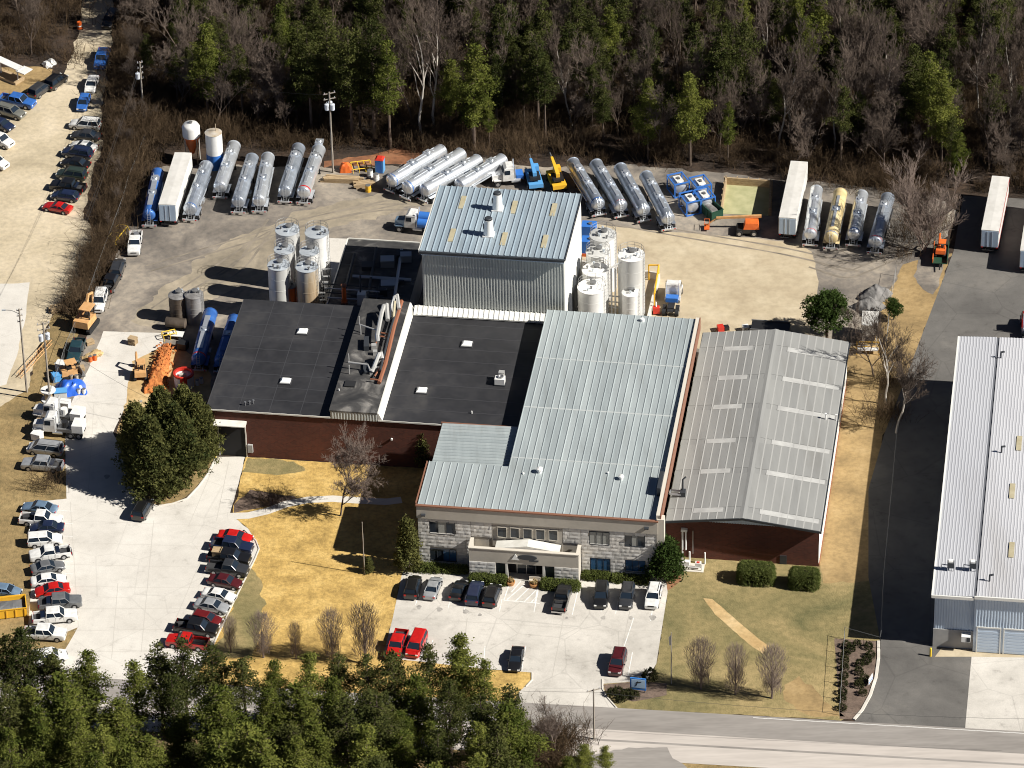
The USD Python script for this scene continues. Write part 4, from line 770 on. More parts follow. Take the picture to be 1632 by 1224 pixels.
def body_parts(t, s, pm, topm=None):
    L, Wd, Ho, Be, Hh = s['L'], s['W'], s['hood'], s['belt'], s['H']; x0, x1 = -L / 2, L / 2; w = Wd / 2; g0, g1, g2, g3 = s['cab']; bed = s.get('bed')
    def half(zt, k=1.0, z0=0.24, crown=0.03): return [(w * 0.88 * k, z0), (w * k, 0.42), (w * k, zt - 0.22), (w * 0.965 * k, zt - 0.05), (w * 0.86 * k, zt + crown * 0.4), (w * 0.4 * k, zt + crown)]
    T = s['tail']
    if not bed:
        st = [(x0, half(T - 0.24, 0.86, 0.36)), (x0 + 0.07, half(T - 0.05, 0.94, 0.28)), (x0 + 0.4, half(T, 0.99)), (g0 + 0.1, half(Be)), (g3 - 0.1, half(Be)), (g3 + 0.25, half(Ho + 0.05)), (x1 - 0.5, half(Ho - 0.07, 0.98)), (x1 - 0.12, half(Ho - 0.2, 0.92, 0.26)), (x1, half(Ho - 0.32, 0.82, 0.34))]
        part(t, 'body', MB().loft(lofted(st, None)), pm, smooth=38)
    else:
        b0, b1 = bed
        st = [(b1 + 0.04, half(Be)), (g3 - 0.05, half(Be)), (g3 + 0.25, half(Ho + 0.05)), (x1 - 0.4, half(Ho - 0.03, 0.98)), (x1 - 0.1, half(Ho - 0.1, 0.95, 0.3)), (x1, half(Ho - 0.25, 0.88, 0.36))]
        part(t, 'body', MB().loft(lofted(st, None)), pm, smooth=38)
        mb = MB()
        for sg in (-1, 1): mb.loft([[(x, sg * (w - 0.16), 0.45), (x, sg * w, 0.45), (x, sg * w, T - 0.12), (x, sg * (w - 0.03), T), (x, sg * (w - 0.14), T), (x, sg * (w - 0.16), T - 0.05)] for x in (b0, b1)])
        bd = part(t, 'bed', mb.bb(b1 - 0.08, b1, -w + 0.16, w - 0.16, 0.5, T), pm)
        part(bd, 'bed_floor', MB().bb(b0, b1 - 0.08, -w + 0.16, w - 0.16, 0.45, 0.68), VM['bed'])
        part(bd, 'tailgate', MB().bb(b0 - 0.08, b0, -w + 0.06, w - 0.06, 0.55, T), pm)
        part(t, 'bumper', MB().bb(b0 - 0.24, b0 - 0.09, -w + 0.05, w - 0.05, 0.42, 0.62), VM['chrome'])
    # cabin: glass box with roof and pillars
    kb, kr = 0.93, 0.76 if not bed else 0.80
    zb, zr = Be - 0.02, Hh
    def ring(x_r, x_f, y, z): return [(x_r, -y, z), (x_f, -y, z), (x_f, y, z), (x_r, y, z)]
    A = np.array(ring(g0, g3, w * kb, zb)); B = np.array(ring(g1, g2, w * kr, zr - 0.09))
    core = MB().loft([A + [[0.05, 0.04, 0], [-0.05, 0.04, 0], [-0.05, -0.04, 0], [0.05, -0.04, 0]], B + [[0.05, 0.04, 0], [-0.05, 0.04, 0], [-0.05, -0.04, 0], [0.05, -0.04, 0]]])
    part(t, 'cabin', core, VM['plastic'])
    C = np.array(ring(g1 - 0.04, g2 + 0.04, w * kr + 0.03, zr - 0.10)); D = np.array(ring(g1 - 0.01, g2 - 0.02, w * kr - 0.03, zr - 0.03)); E = np.array(ring(g1 + 0.14, g2 - 0.18, w * kr - 0.2, zr))
    part(t, 'roof', MB().loft([C, D, E]), topm or pm, smooth=50)
    def lerp(p, q, f): return p + (q - p) * f
    def pane(name, p0, p1, q1, q0, off):
        n = np.cross(p1 - p0, q0 - p0); n /= np.linalg.norm(n); part(t, name, MB().slab([p0 + n * off, p1 + n * off, q1 + n * off, q0 + n * off], 0.02), VM['glass'])
    # pillars
    mb = MB()
    for i in range(4):
        a, bq = A[i], B[i]; mb.tube([a, bq], 0.055, 5)
    nd = 1 if (bed and g3 - g0 < 2.1) else 2
    for sg, (i, j) in ((-1, (0, 1)), (1, (3, 2))):
        for f in ([0.5] if nd == 2 else []): mb.tube([lerp(A[i], A[j], f), lerp(B[i], B[j], f)], 0.05, 5)
    part(t, 'pillars', mb, pm)
    pane('windscreen', lerp(A[1], A[2], .06), lerp(A[1], A[2], .94), lerp(B[1], B[2], .94), lerp(B[1], B[2], .06), 0.012)
    pane('rear_window', lerp(A[3], A[0], .08), lerp(A[3], A[0], .92), lerp(B[3], B[0], .92), lerp(B[3], B[0], .08), 0.012)
    for (i, j, sg) in ((0, 1, 1), (2, 3, 1)):
        for k in range(nd):
            f0, f1 = (k + 0.05) / nd, (k + 0.95) / nd
            pane('side_window', lerp(A[i], A[j], f0), lerp(A[i], A[j], f1), lerp(B[i], B[j], f1), lerp(B[i], B[j], f0), 0.012)
    R = 0.33 if not bed else 0.39
    mb = MB(); xs_ = [g3 - .12, (g0 + g3) / 2] + ([g0 + .25] if nd == 2 else [g0 + .08])
    for sg in (-1, 1):
        for x in xs_: mb.box((x, sg * (w + .002), (Be + .45) / 2 - .02), (.025, .012, Be - .62))
        mb.box(((g0 + g3) / 2, sg * (w * .96), .32), (L * .42, .06, .1))
    part(t, 'door_gap', mb, VM['plastic'])
    for xw in (x0 + 0.2 * L, x1 - 0.185 * L):
        for sg in (-1, 1):
            y = sg * (w - 0.1)
            wh = part(t, 'wheel', MB().tube([(xw, y - 0.11, R), (xw, y + 0.11, R)], R, 14), VM['tyre'])
            part(wh, 'rim', MB().tube([(xw, sg * (w - 0.02), R), (xw, sg * (w + 0.022), R)], R * 0.6, 10), VM['rim'])
    part(t, 'wheel_arch', MB().loft([[(xw + (R + 0.08) * math.cos(th), sg, R + (R + 0.08) * math.sin(th)) for th in np.linspace(0, math.pi, 9)] for sg in (-w - 0.006, w + 0.006)]) if False else arches(x0, x1, L, w, R), VM['plastic'])
    zl = (Ho - 0.27) if not bed else Ho - 0.3
    for sg in (-1, 1):
        part(t, 'headlight', MB().box((x1 - 0.06, sg * w * 0.66, zl), (0.14, 0.34, 0.15)), VM['lamp'])
        part(t, 'tail_light', MB().box(((x0 + 0.03) if not bed else bed[0] - 0.02, sg * (w * 0.76 if not bed else w - 0.1), T - 0.2), (0.14, 0.3 if not bed else 0.17, 0.18 if not bed else 0.4)), VM['tail'])
        part(t, 'mirror', MB().box((g3 - 0.25, sg * (w + 0.1), Be + 0.06), (0.12, 0.2, 0.14)), VM['plastic'])
    part(t, 'grille', MB().box((x1 - 0.01, 0, zl - 0.02), (0.06, w * 0.9, 0.17)), VM['plastic'])

def arches(x0, x1, L, w, R):
    mb = MB()
    for xw in (x0 + 0.2 * L, x1 - 0.185 * L):
        for sg in (-1, 1):
            th = np.linspace(-0.25, math.pi + 0.25, 10)
            mb.loft([[(xw + (R + 0.07) * math.cos(q), y, max(0.2, R + (R + 0.07) * math.sin(q))) for q in th] for y in (sg * (w - 0.12), sg * (w + 0.008))])
    return mb

ROWL = 'cars in the far left gravel lot'; LANE = 'cars parked along the lane by the wood'; WESTBAY = 'cars nose-out on the bays left of the white drive'; EASTBAY = 'cars along the slanted kerb of the white drive'; FRONT = 'cars parked in front of the stone office'
for a in (
    # lane beside the wood, from the far end
    ('suv', 'black', (181, 22), (171, 40), 'black car with white bonnet glare, farthest up the narrow lane', 'car', LANE),
    ('pickup', 'blue', (167, 78), (158, 108), 'bright blue pickup truck with pale blue bed, far up the lane', 'pickup', LANE),
    ('sedan', 'white', (150, 121), (142, 146), 'white sedan nose down the lane behind the bright blue pickup', 'car', LANE),
    ('hatch', 'blue', (137, 152), (129, 174), 'small mid-blue hatchback between the white sedan and white wagon on the lane', 'car', LANE),
    ('suv', 'white', (158, 200), (114, 196), 'white wagon parked crosswise on the lane, third white vehicle from the wood', 'car', LANE),
    ('sedan', 'darkgrey', (156, 217), (118, 213), 'dark grey sedan squeezed between white wagon and white coupe', 'car', LANE),
    ('coupe', 'white', (155, 236), (112, 228), 'rounded white coupe in the crosswise row by the wood', 'car', LANE),
    ('suv', 'navy', (147, 247), (100, 240), 'navy SUV just below the rounded white coupe', 'car', LANE),
    ('sedan', 'black', (141, 263), (100, 256), 'black sedan with shiny roof, second below the rounded white coupe', 'car', LANE),
    ('suv', 'green', (137, 281), (92, 275), 'dark green-black SUV, third below the rounded white coupe', 'car', LANE),
    ('crew', 'black', (132, 300), (84, 294), 'long black pickup, fourth below the rounded white coupe', 'pickup', LANE),
    ('hatch', 'navy', (124, 314), (84, 309), 'dark navy hatchback directly above the bright red coupe', 'car', LANE),
    ('coupe', 'red', (109, 333), (74, 326), 'bright red coupe at the near end of the crosswise row', 'car', LANE),
    # far left gravel lot
    ('suv', 'black', (78, 138), (100, 121), 'black SUV with red tail lights parked by the brush at the lot corner', 'car', ROWL),
    ('suv', 'darkgrey', (54, 150), (76, 134), 'dark grey SUV next to the black one at the lot corner', 'car', ROWL),
    ('crew', 'blue', (2, 156), (53, 166), 'long blue pickup at the top of the far left row', 'pickup', ROWL),
    ('suv', 'pewter', (-4, 172), (38, 184), 'grey-green SUV beside the long blue pickup', 'car', ROWL),
    ('sedan', 'navy', (-20, 190), (22, 204), 'navy sedan below the grey-green SUV, cut by the left edge', 'car', ROWL),
    ('suv', 'white', (-22, 215), (23, 232), 'upper white SUV at the left picture edge', 'car', ROWL),
    ('suv', 'white', (-30, 250), (14, 266), 'lower white SUV at the left picture edge, nose on bare gravel', 'car', ROWL),
    # yard edge by the fence
    ('pickup', 'white', (217, 372), (213, 402), 'white pickup truck with tall side racks parked nose down by the yellow frame', 'pickup', None),
    ('suv', 'darkgrey', (183, 440), (192, 414), 'dark blue-grey SUV seen from behind along the yard fence', 'car', None),
    ('crew', 'black', (170, 462), (184, 436), 'black pickup parked by the yard fence above the white SUV', 'pickup', None),
    ('suv', 'white', (162, 466), (155, 494), 'white SUV with dark glass parked nose down by the yard fence', 'car', None),
    ('crew', 'teal', (128, 540), (115, 578), 'dark blue-green pickup below the orange digger', 'pickup', None),
    # silver pair
    ('van', 'silver', (97, 718), (48, 712), 'silver van with dark roof beside the silver pickup at the grass edge', 'van', None),
    ('crew', 'silver', (95, 742), (40, 738), 'silver crew-cab pickup parked nose left on the grass edge', 'pickup', None),
    # bays left of the drive
    ('sedan', 'skyblue', (87, 812), (39, 806), 'pale blue-silver sedan at the top of the left bays', 'car', WESTBAY),
    ('pickup', 'white', (40, 826), (90, 829), 'white pickup with open bed, second from the top of the left bays', 'pickup', WESTBAY),
    ('sedan', 'navy', (101, 840), (48, 840), 'dark navy car with red tail lamp below the open-bed white pickup', 'car', WESTBAY),
    ('suv', 'white', (47, 862), (96, 858), 'white SUV between the navy car and the white pickup facing left', 'car', WESTBAY),
    ('pickup', 'white', (108, 878), (52, 886), 'white pickup facing left with dark load in its bed', 'pickup', WESTBAY),
    ('sedan', 'grey', (48, 908), (104, 898), 'dark blue-grey sedan under the left-facing white pickup', 'car', WESTBAY),
    ('sedan', 'white', (52, 927), (103, 921), 'white sedan just above the bright red car in the left bays', 'car', WESTBAY),
    ('sedan', 'red', (108, 936), (58, 943), 'bright red sedan in the left bays', 'car', WESTBAY),
    ('crew', 'grey', (64, 962), (128, 957), 'grey crew-cab pickup below the bright red sedan', 'pickup', WESTBAY),
    ('crew', 'white', (53, 985), (122, 979), 'white extended-cab pickup with blue load in its bed', 'pickup', WESTBAY),
    ('crew', 'white', (40, 1008), (102, 1011), 'nearest white pickup in the left bays, partly behind the pines', 'pickup', WESTBAY),
    ('sedan', 'skyblue', (-14, 938), (29, 943), 'pale blue sedan on the grass at the left edge above the yellow skip', 'car', None),
    ('suv', 'white', (60, 1050), (95, 1044), 'white car mostly hidden behind the pine crowns at lower left', 'car', None),
    ('suv', 'black', (221, 822), (234, 800), 'black SUV parked under the big dark evergreens', 'car', None),
    # slanted row right of the drive
    ('sedan', 'red', (352, 852), (398, 858), 'red car with pale red boot at the top of the slanted row', 'car', EASTBAY),
    ('crew', 'navy', (340, 866), (400, 874), 'dark blue pickup second from the top of the slanted row', 'pickup', EASTBAY),
    ('crew', 'black', (335, 884), (396, 892), 'black pickup carrying two tan crates', 'pickup', EASTBAY),
    ('pickup', 'darkgrey', (332, 902), (394, 910), 'dark pickup with silver-grey bonnet in the slanted row', 'pickup', EASTBAY),
    ('sedan', 'maroon', (332, 921), (386, 931), 'maroon car above the white sedan in the slanted row', 'car', EASTBAY),
    ('sedan', 'white', (324, 943), (374, 953), 'white sedan in the slanted row', 'car', EASTBAY),
    ('sedan', 'silver', (312, 960), (364, 970), 'silver sedan in the slanted row', 'car', EASTBAY),
    ('hatch', 'darkred', (305, 980), (354, 991), 'dark red hatchback below the silver sedan', 'car', EASTBAY),
    ('crew', 'black', (282, 996), (344, 1005), 'black pickup second from the near end of the slanted row', 'pickup', EASTBAY),
    ('pickup', 'red', (330, 1027), (268, 1019), 'bright red pickup with black bed at the near end of the slanted row', 'pickup', EASTBAY),
    # front lot
    ('suv', 'black', (654, 950), (662, 920), 'black SUV at the far left of the office bays, in shade', 'car', FRONT),
    ('sedan', 'silver', (684, 951), (696, 921), 'silver-white sedan in the office bays', 'car', FRONT),
    ('coupe', 'black', (725, 953), (737, 925), 'black coupe with bright red tail lamp right of the silver-white sedan', 'car', FRONT),
    ('suv', 'navy', (752, 959), (761, 930), 'dark navy SUV in the office bays left of the last dark car', 'car', FRONT),
    ('suv', 'black', (779, 963), (790, 934), 'black SUV with red tail lamp beside the hatched walkway', 'car', FRONT),
    ('pickup', 'black', (890, 972), (901, 934), 'black pickup with open bed right of the hatched walkway', 'pickup', FRONT),
    ('suv', 'black', (960, 930), (956, 968), 'black SUV nose out, left of a pair in the right office bays', 'car', FRONT),
    ('suv', 'darkgrey', (1002, 934), (996, 968), 'charcoal SUV nose out, right of a pair in the right office bays', 'car', FRONT),
    ('suv', 'white', (1045, 934), (1037, 968), 'white SUV with dark sunroof strips at the right end of the office bays', 'car', FRONT),
    ('crew', 'red', (640, 1009), (626, 1045), 'bright red pickup with dark bed by the tall pines', 'pickup', FRONT),
    ('van', 'red', (670, 1012), (657, 1042), 'bright red van half hidden by the tall pines', 'van', FRONT),
    ('sedan', 'black', (826, 1032), (819, 1067), 'black sedan alone in the middle of the lot', 'car', FRONT),
    ('suv', 'maroon', (989, 1038), (979, 1074), 'dark maroon SUV alone near the lot entrance', 'car', FRONT),
):
    kind, colour, r_, f_, lab, cat_, grp = a
    car(kind, colour, r_, f_, lab, cat_, grp)

# ------------------------------------------------------------------ trailers
TM = dict(steel=nmat('polished_tank_steel', [(0.3, (0.66, 0.69, 0.73)), (0.6, (0.84, 0.87, 0.90))], 0.6, 6, 0.27, 0.72, coord='object'), dull=nmat('dull_tank_steel', [(0.3, (0.38, 0.42, 0.48)), (0.6, (0.60, 0.65, 0.72))], 0.5, 6, 0.3, 0.7, coord='object'),
          blue=nmat('blue_tank_paint', [(0.3, (0.03, 0.10, 0.33)), (0.6, (0.06, 0.17, 0.46))], 0.5, 6, 0.3, 0.15, coord='object'), cream=nmat('cream_tank_paint', [(0.3, (0.50, 0.38, 0.18)), (0.6, (0.66, 0.54, 0.31))], 0.5, 6, 0.4, coord='object'),
          box=nmat('white_trailer_skin', [(0.3, (0.62, 0.61, 0.57)), (0.6, (0.74, 0.73, 0.69))], 0.5, 6, 0.45, coord='object'), boxroof=nmat('trailer_roof_skin', [(0.3, (0.52, 0.50, 0.46)), (0.6, (0.62, 0.60, 0.56))], 0.6, 6, 0.5, coord='object'),
          doors=mat('pale_blue_doors', (0.38, 0.48, 0.60), 0.45), chassis=mat('chassis_black', (0.02, 0.02, 0.022), 0.6), redband=mat('red_band', (0.45, 0.02, 0.02), 0.5))

def axles(t, xs, w, R=0.5, m=None):
    for x in xs:
        for sg in (-1, 1):
            wh = part(t, 'wheel', MB().tube([(x, sg * (w - 0.55), R), (x, sg * w, R)], R, 14), VM['tyre'])
            part(wh, 'rim', MB().tube([(x, sg * (w - 0.02), R), (x, sg * (w + 0.02), R)], R * 0.55, 10), VM['rim'])

def tanker(rear, front, label, skin, R=1.05, zc=2.15, group=None, walkway='steel', cat='tank trailer', manways=2, Lmax=None):
    """A road tank trailer: rear and front are the pixels of the ends of its barrel."""
    a, c = G(*rear, zc), G(*front, zc); mid = (a + c) / 2; L = min(np.linalg.norm(c - a), 13.4); ang = math.degrees(math.atan2(*(c - a)[::-1]))
    t = thing('tank_trailer', label, cat, (mid[0], mid[1], 0), ang, group)
    prof = [(-0.5 * L, 0.25 * R), (-0.5 * L + 0.06, 0.62 * R), (-0.5 * L + 0.2, 0.88 * R), (-0.5 * L + 0.4, R), (-0.17 * L, R), (-0.17 * L + 0.01, R), (0.17 * L, R), (0.5 * L - 0.4, R * 0.97), (0.5 * L - 0.2, 0.86 * R), (0.5 * L - 0.06, 0.6 * R), (0.5 * L, 0.25 * R)]
    th = np.linspace(0, 2 * math.pi, 20, endpoint=False)
    part(t, 'barrel', MB().loft([[(x, r * math.cos(q), zc + r * math.sin(q)) for q in th] for x, r in prof]), skin, smooth=45)
    for x in np.linspace(-0.5 * L + 0.5, 0.5 * L - 0.5, 5):
        part(t, 'ring', MB().loft([[(x + d, (R + h) * math.cos(q), zc + (R + h) * math.sin(q)) for q in th] for d, h in ((-0.05, 0.004), (-0.04, 0.03), (0.04, 0.03), (0.05, 0.004))]), skin, smooth=30)
    ww = 0.4 if skin is TM['blue'] else 0.22
    part(t, 'walkway', MB().bb(-0.36 * L, 0.3 * L, -ww, ww, zc + R - 0.03, zc + R + 0.05), TM[walkway])
    for k in range(manways):
        x = (-0.08 + 0.3 * k) * L if manways > 1 else 0.02 * L
        mw = part(t, 'manway', MB().bb(x - 0.62, x + 0.62, -0.62, 0.62, zc + R * 0.82, zc + R + 0.12), TM[walkway] if k else TM['dull'])
        part(mw, 'lid', MB().cyl((x, 0, zc + R + 0.1), 0.32, 0.16, 12), TM['steel'])
    part(t, 'frame', MB().bb(-0.48 * L, 0.47 * L, -0.5, 0.5, 0.85, 1.12), TM['chassis'])
    axles(t, (-0.5 * L + 1.1, -0.5 * L + 2.35), 1.22)
    part(t, 'fender', MB().bb(-0.5 * L + 0.45, -0.5 * L + 3.0, -1.25, -0.65, 1.06, 1.12).bb(-0.5 * L + 0.45, -0.5 * L + 3.0, 0.65, 1.25, 1.06, 1.12), skin)
    part(t, 'rear_bumper', MB().bb(-0.5 * L - 0.25, -0.5 * L - 0.1, -1.15, 1.15, 0.5, 0.75).bb(-0.5 * L - 0.1, -0.5 * L + 0.6, -0.6, -0.5, 0.55, 0.9).bb(-0.5 * L - 0.1, -0.5 * L + 0.6, 0.5, 0.6, 0.55, 0.9), TM['steel'])
    for sg in (-1, 1):
        part(t, 'landing_leg', MB().bb(0.2 * L - 0.09, 0.2 * L + 0.09, sg * 0.7 - 0.09, sg * 0.7 + 0.09, 0.05, 0.9).bb(0.2 * L - 0.2, 0.2 * L + 0.2, sg * 0.7 - 0.16, sg * 0.7 + 0.16, 0, 0.06), TM['chassis'])
        part(t, 'tail_light', MB().box((-0.5 * L - 0.27, sg * 0.9, 0.62), (0.05, 0.2, 0.14)), VM['tail'])
    qq = random.Random(int(rear[0] * 13 + rear[1]))
    for sg in (-1, 1):
        if qq.random() < .75: part(t, 'hose_tube', MB().tube([(-.3 * L, sg * (R + .02), zc - R * .55), (.32 * L, sg * (R + .02), zc - R * .55)], .11, 8), TM['steel'] if qq.random() < .6 else TM['chassis'])
        if qq.random() < .5: xx = qq.uniform(-.15, .1) * L; part(t, 'side_cabinet', MB().bb(xx - .6, xx + .6, sg * .95 - .22, sg * .95 + .22, .55, 1.05), TM['steel'])
    if qq.random() < .6: part(t, 'rear_band', MB().loft([[(x, (R + .012) * math.cos(q_), zc + (R + .012) * math.sin(q_)) for q_ in th] for x in (-.5 * L + .45, -.5 * L + .45 + qq.uniform(.15, .5))], False), TM['blue'] if qq.random() < .6 else TM['redband'])
    if qq.random() < .6: part(t, 'vapour_pipe', MB().tube([(-.2 * L, .4, zc + R * .93), (.35 * L, .4, zc + R * .93), (.4 * L, .75, zc + R * .6)], .06, 6), TM['steel'])
    mb = MB()
    for sg in (-0.22, 0.22): mb.tube([(-0.5 * L - 0.05, sg, 0.8), (-0.5 * L - 0.05, sg, zc + 0.6), (-0.5 * L + 0.5, sg, zc + R + 0.05)], 0.03, 5)
    for k in range(6): mb.tube([(-0.5 * L - 0.05, -0.22, 1.0 + 0.32 * k), (-0.5 * L - 0.05, 0.22, 1.0 + 0.32 * k)], 0.022, 4)
    part(t, 'ladder', mb, TM['steel'])
    return t

def box_trailer(rear, front, label, L=None, Wt=2.6, Ht=4.1, doors='doors', side=None, group=None):
    """A box trailer: rear and front are pixels of the middles of the roof's ends."""
    a, c = G(*rear, Ht), G(*front, Ht); mid = (a + c) / 2; L = np.linalg.norm(c - a); ang = math.degrees(math.atan2(*(c - a)[::-1])); w = Wt / 2
    t = thing('box_trailer', label, 'semi trailer', (mid[0], mid[1], 0), ang, group)
    part(t, 'body', MB().bb(-L / 2, L / 2, -w, w, 1.15, Ht - 0.06), TM['box'])
    part(t, 'roof', MB().loft([[(x, -w - 0.02, Ht - 0.1), (x, w + 0.02, Ht - 0.1), (x, w + 0.02, Ht - 0.02), (x, 0, Ht + 0.03), (x, -w - 0.02, Ht - 0.02)] for x in (-L / 2 - 0.02, L / 2 + 0.02)]), TM['boxroof'])
    for k in range(1, 12):
        x = -L / 2 + L * k / 12
        part(t, 'side_post', MB().bb(x - 0.03, x + 0.03, -w - 0.025, -w, 1.2, Ht - 0.15).bb(x - 0.03, x + 0.03, w, w + 0.025, 1.2, Ht - 0.15), TM['box'])
    if side: part(t, 'side_band', MB().bb(-L / 2, L / 2, -w - 0.03, -w - 0.026, Ht - 0.7, Ht - 0.25).bb(-L / 2, L / 2, -w - 0.03, -w - 0.026, 1.15, 1.4), side)
    for sg in (-1, 1):
        d = part(t, 'rear_door', MB().bb(-L / 2 - 0.05, -L / 2, min(0.03 * sg, (w - 0.08) * sg), max(0.03 * sg, (w - 0.08) * sg), 1.2, Ht - 0.18), TM[doors])
        part(d, 'lock_rod', MB().tube([(-L / 2 - 0.07, 0.35 * sg, 1.2), (-L / 2 - 0.07, 0.35 * sg, Ht - 0.2)], 0.025, 5), TM['steel'])
        part(t, 'tail_light', MB().box((-L / 2 - 0.06, sg * (w - 0.2), 1.08), (0.06, 0.24, 0.12)), VM['tail'])
        part(t, 'landing_leg', MB().bb(L * 0.28 - 0.1, L * 0.28 + 0.1, sg * 0.8 - 0.1, sg * 0.8 + 0.1, 0, 1.15), TM['chassis'])
    part(t, 'frame', MB().bb(-L / 2, L / 2, -0.5, 0.5, 0.9, 1.15).bb(-L / 2 - 0.05, -L / 2 + 0.1, -1.1, 1.1, 0.5, 0.62).bb(-L / 2, -L / 2 + 0.1, -0.6, -0.5, 0.6, 0.9).bb(-L / 2, -L / 2 + 0.1, 0.5, 0.6, 0.6, 0.9), TM['chassis'])
    axles(t, (-L / 2 + 1.2, -L / 2 + 2.5), 1.25, 0.5)
    return t

GW, GD, GE, GB_ = 'tankers in the row left of the yard', 'four slanted tankers behind the tall metal building', 'tankers slanting right of the tall metal building', 'tankers in the right-hand row'
tanker((237, 345), (252, 273), 'blue tanker with white fittings at the far left of its row', TM['blue'], group=GW, R=0.95)
box_trailer((266, 326), (292, 243), 'white box trailer between two tankers in the left row')
tanker((302, 336), (330, 262), 'dull grey tanker with red marking right of the white box trailer', TM['dull'], group=GW, walkway='dull')
tanker((350, 300), (374, 230), 'silver tanker standing farthest back of the left row, before the blue-footed tank', TM['steel'], group=GW)
tanker((379, 324), (403, 250), 'dusty steel tanker, fourth from the left in its row', TM['dull'], group=GW)
tanker((412, 324), (428, 247), 'pale steel tanker, third from the right in its row', TM['steel'], group=GW)
tanker((453, 308), (477, 233), 'dark reflecting tanker, second from the right in its row', TM['dull'], group=GW)
tanker((482, 312), (510, 233), 'bumpy-topped steel tanker at the right end of the left row beside the utility pole', TM['steel'], group=GW, manways=3)
for (r_, f_, w_, skin) in (((621, 290), (707, 238), 'leftmost bright slanted tanker, nearest the red clay bank', TM['steel']), ((645, 302), (739, 243), 'longest bright slanted tanker, second from the left', TM['steel']), ((674, 305), (765, 254), 'bright slanted tanker, second from the right of four', TM['steel']), ((730, 297), (804, 253), 'blue-sided slanted tanker, right end of four', TM['steel'])):
    tanker(r_, f_, w_, skin, R=1.1, group=GD)
tanker((955, 328), (911, 257), 'steel tanker nearest the tall building, tail toward the sandy pad', TM['dull'], group=GE)
tanker((991, 331), (948, 259), 'steel tanker with red tail lamps, second right of the tall building', TM['dull'], group=GE)
tanker((1028, 339), (986, 264), 'steel tanker with blue sky on its side, third right of the tall building', TM['dull'], group=GE)
tanker((1066, 351), (1028, 278), 'shorter steel tanker beside the blue framed tanks', TM['dull'], group=GE)
box_trailer((1255, 347), (1274, 257), 'white box trailer with pale blue rear doors standing right of the timber-walled bay')
tanker((1291, 377), (1302, 299), 'narrow steel tanker right beside the white box trailer', TM['steel'], group=GB_, R=0.95)
tanker((1324, 381), (1340, 306), 'cream painted tanker between two steel ones', TM['cream'], group=GB_, R=1.05, manways=1)
tanker((1360, 376), (1374, 308), 'silver and blue tanker right of the cream one', TM['steel'], group=GB_, R=0.98)
tanker((1394, 388), (1416, 313), 'dark tanker half hidden by the bare tree', TM['dull'], group=GB_)
box_trailer((1578, 367), (1595, 281), 'white box trailer with red side edge on the asphalt lane', side=TM['redband'])
box_trailer((1640, 400), (1655, 300), 'white box trailer cut by the right edge of the picture')
tanker((316, 575), (336, 497), 'blue-sided tanker with white square hatch behind the black-roofed brick warehouse', TM['blue'], walkway='steel', manways=1)
tanker((352, 578), (375, 507), 'dark blue tanker close to the warehouse wall, half in shadow', TM['blue'], walkway='blue', manways=1)
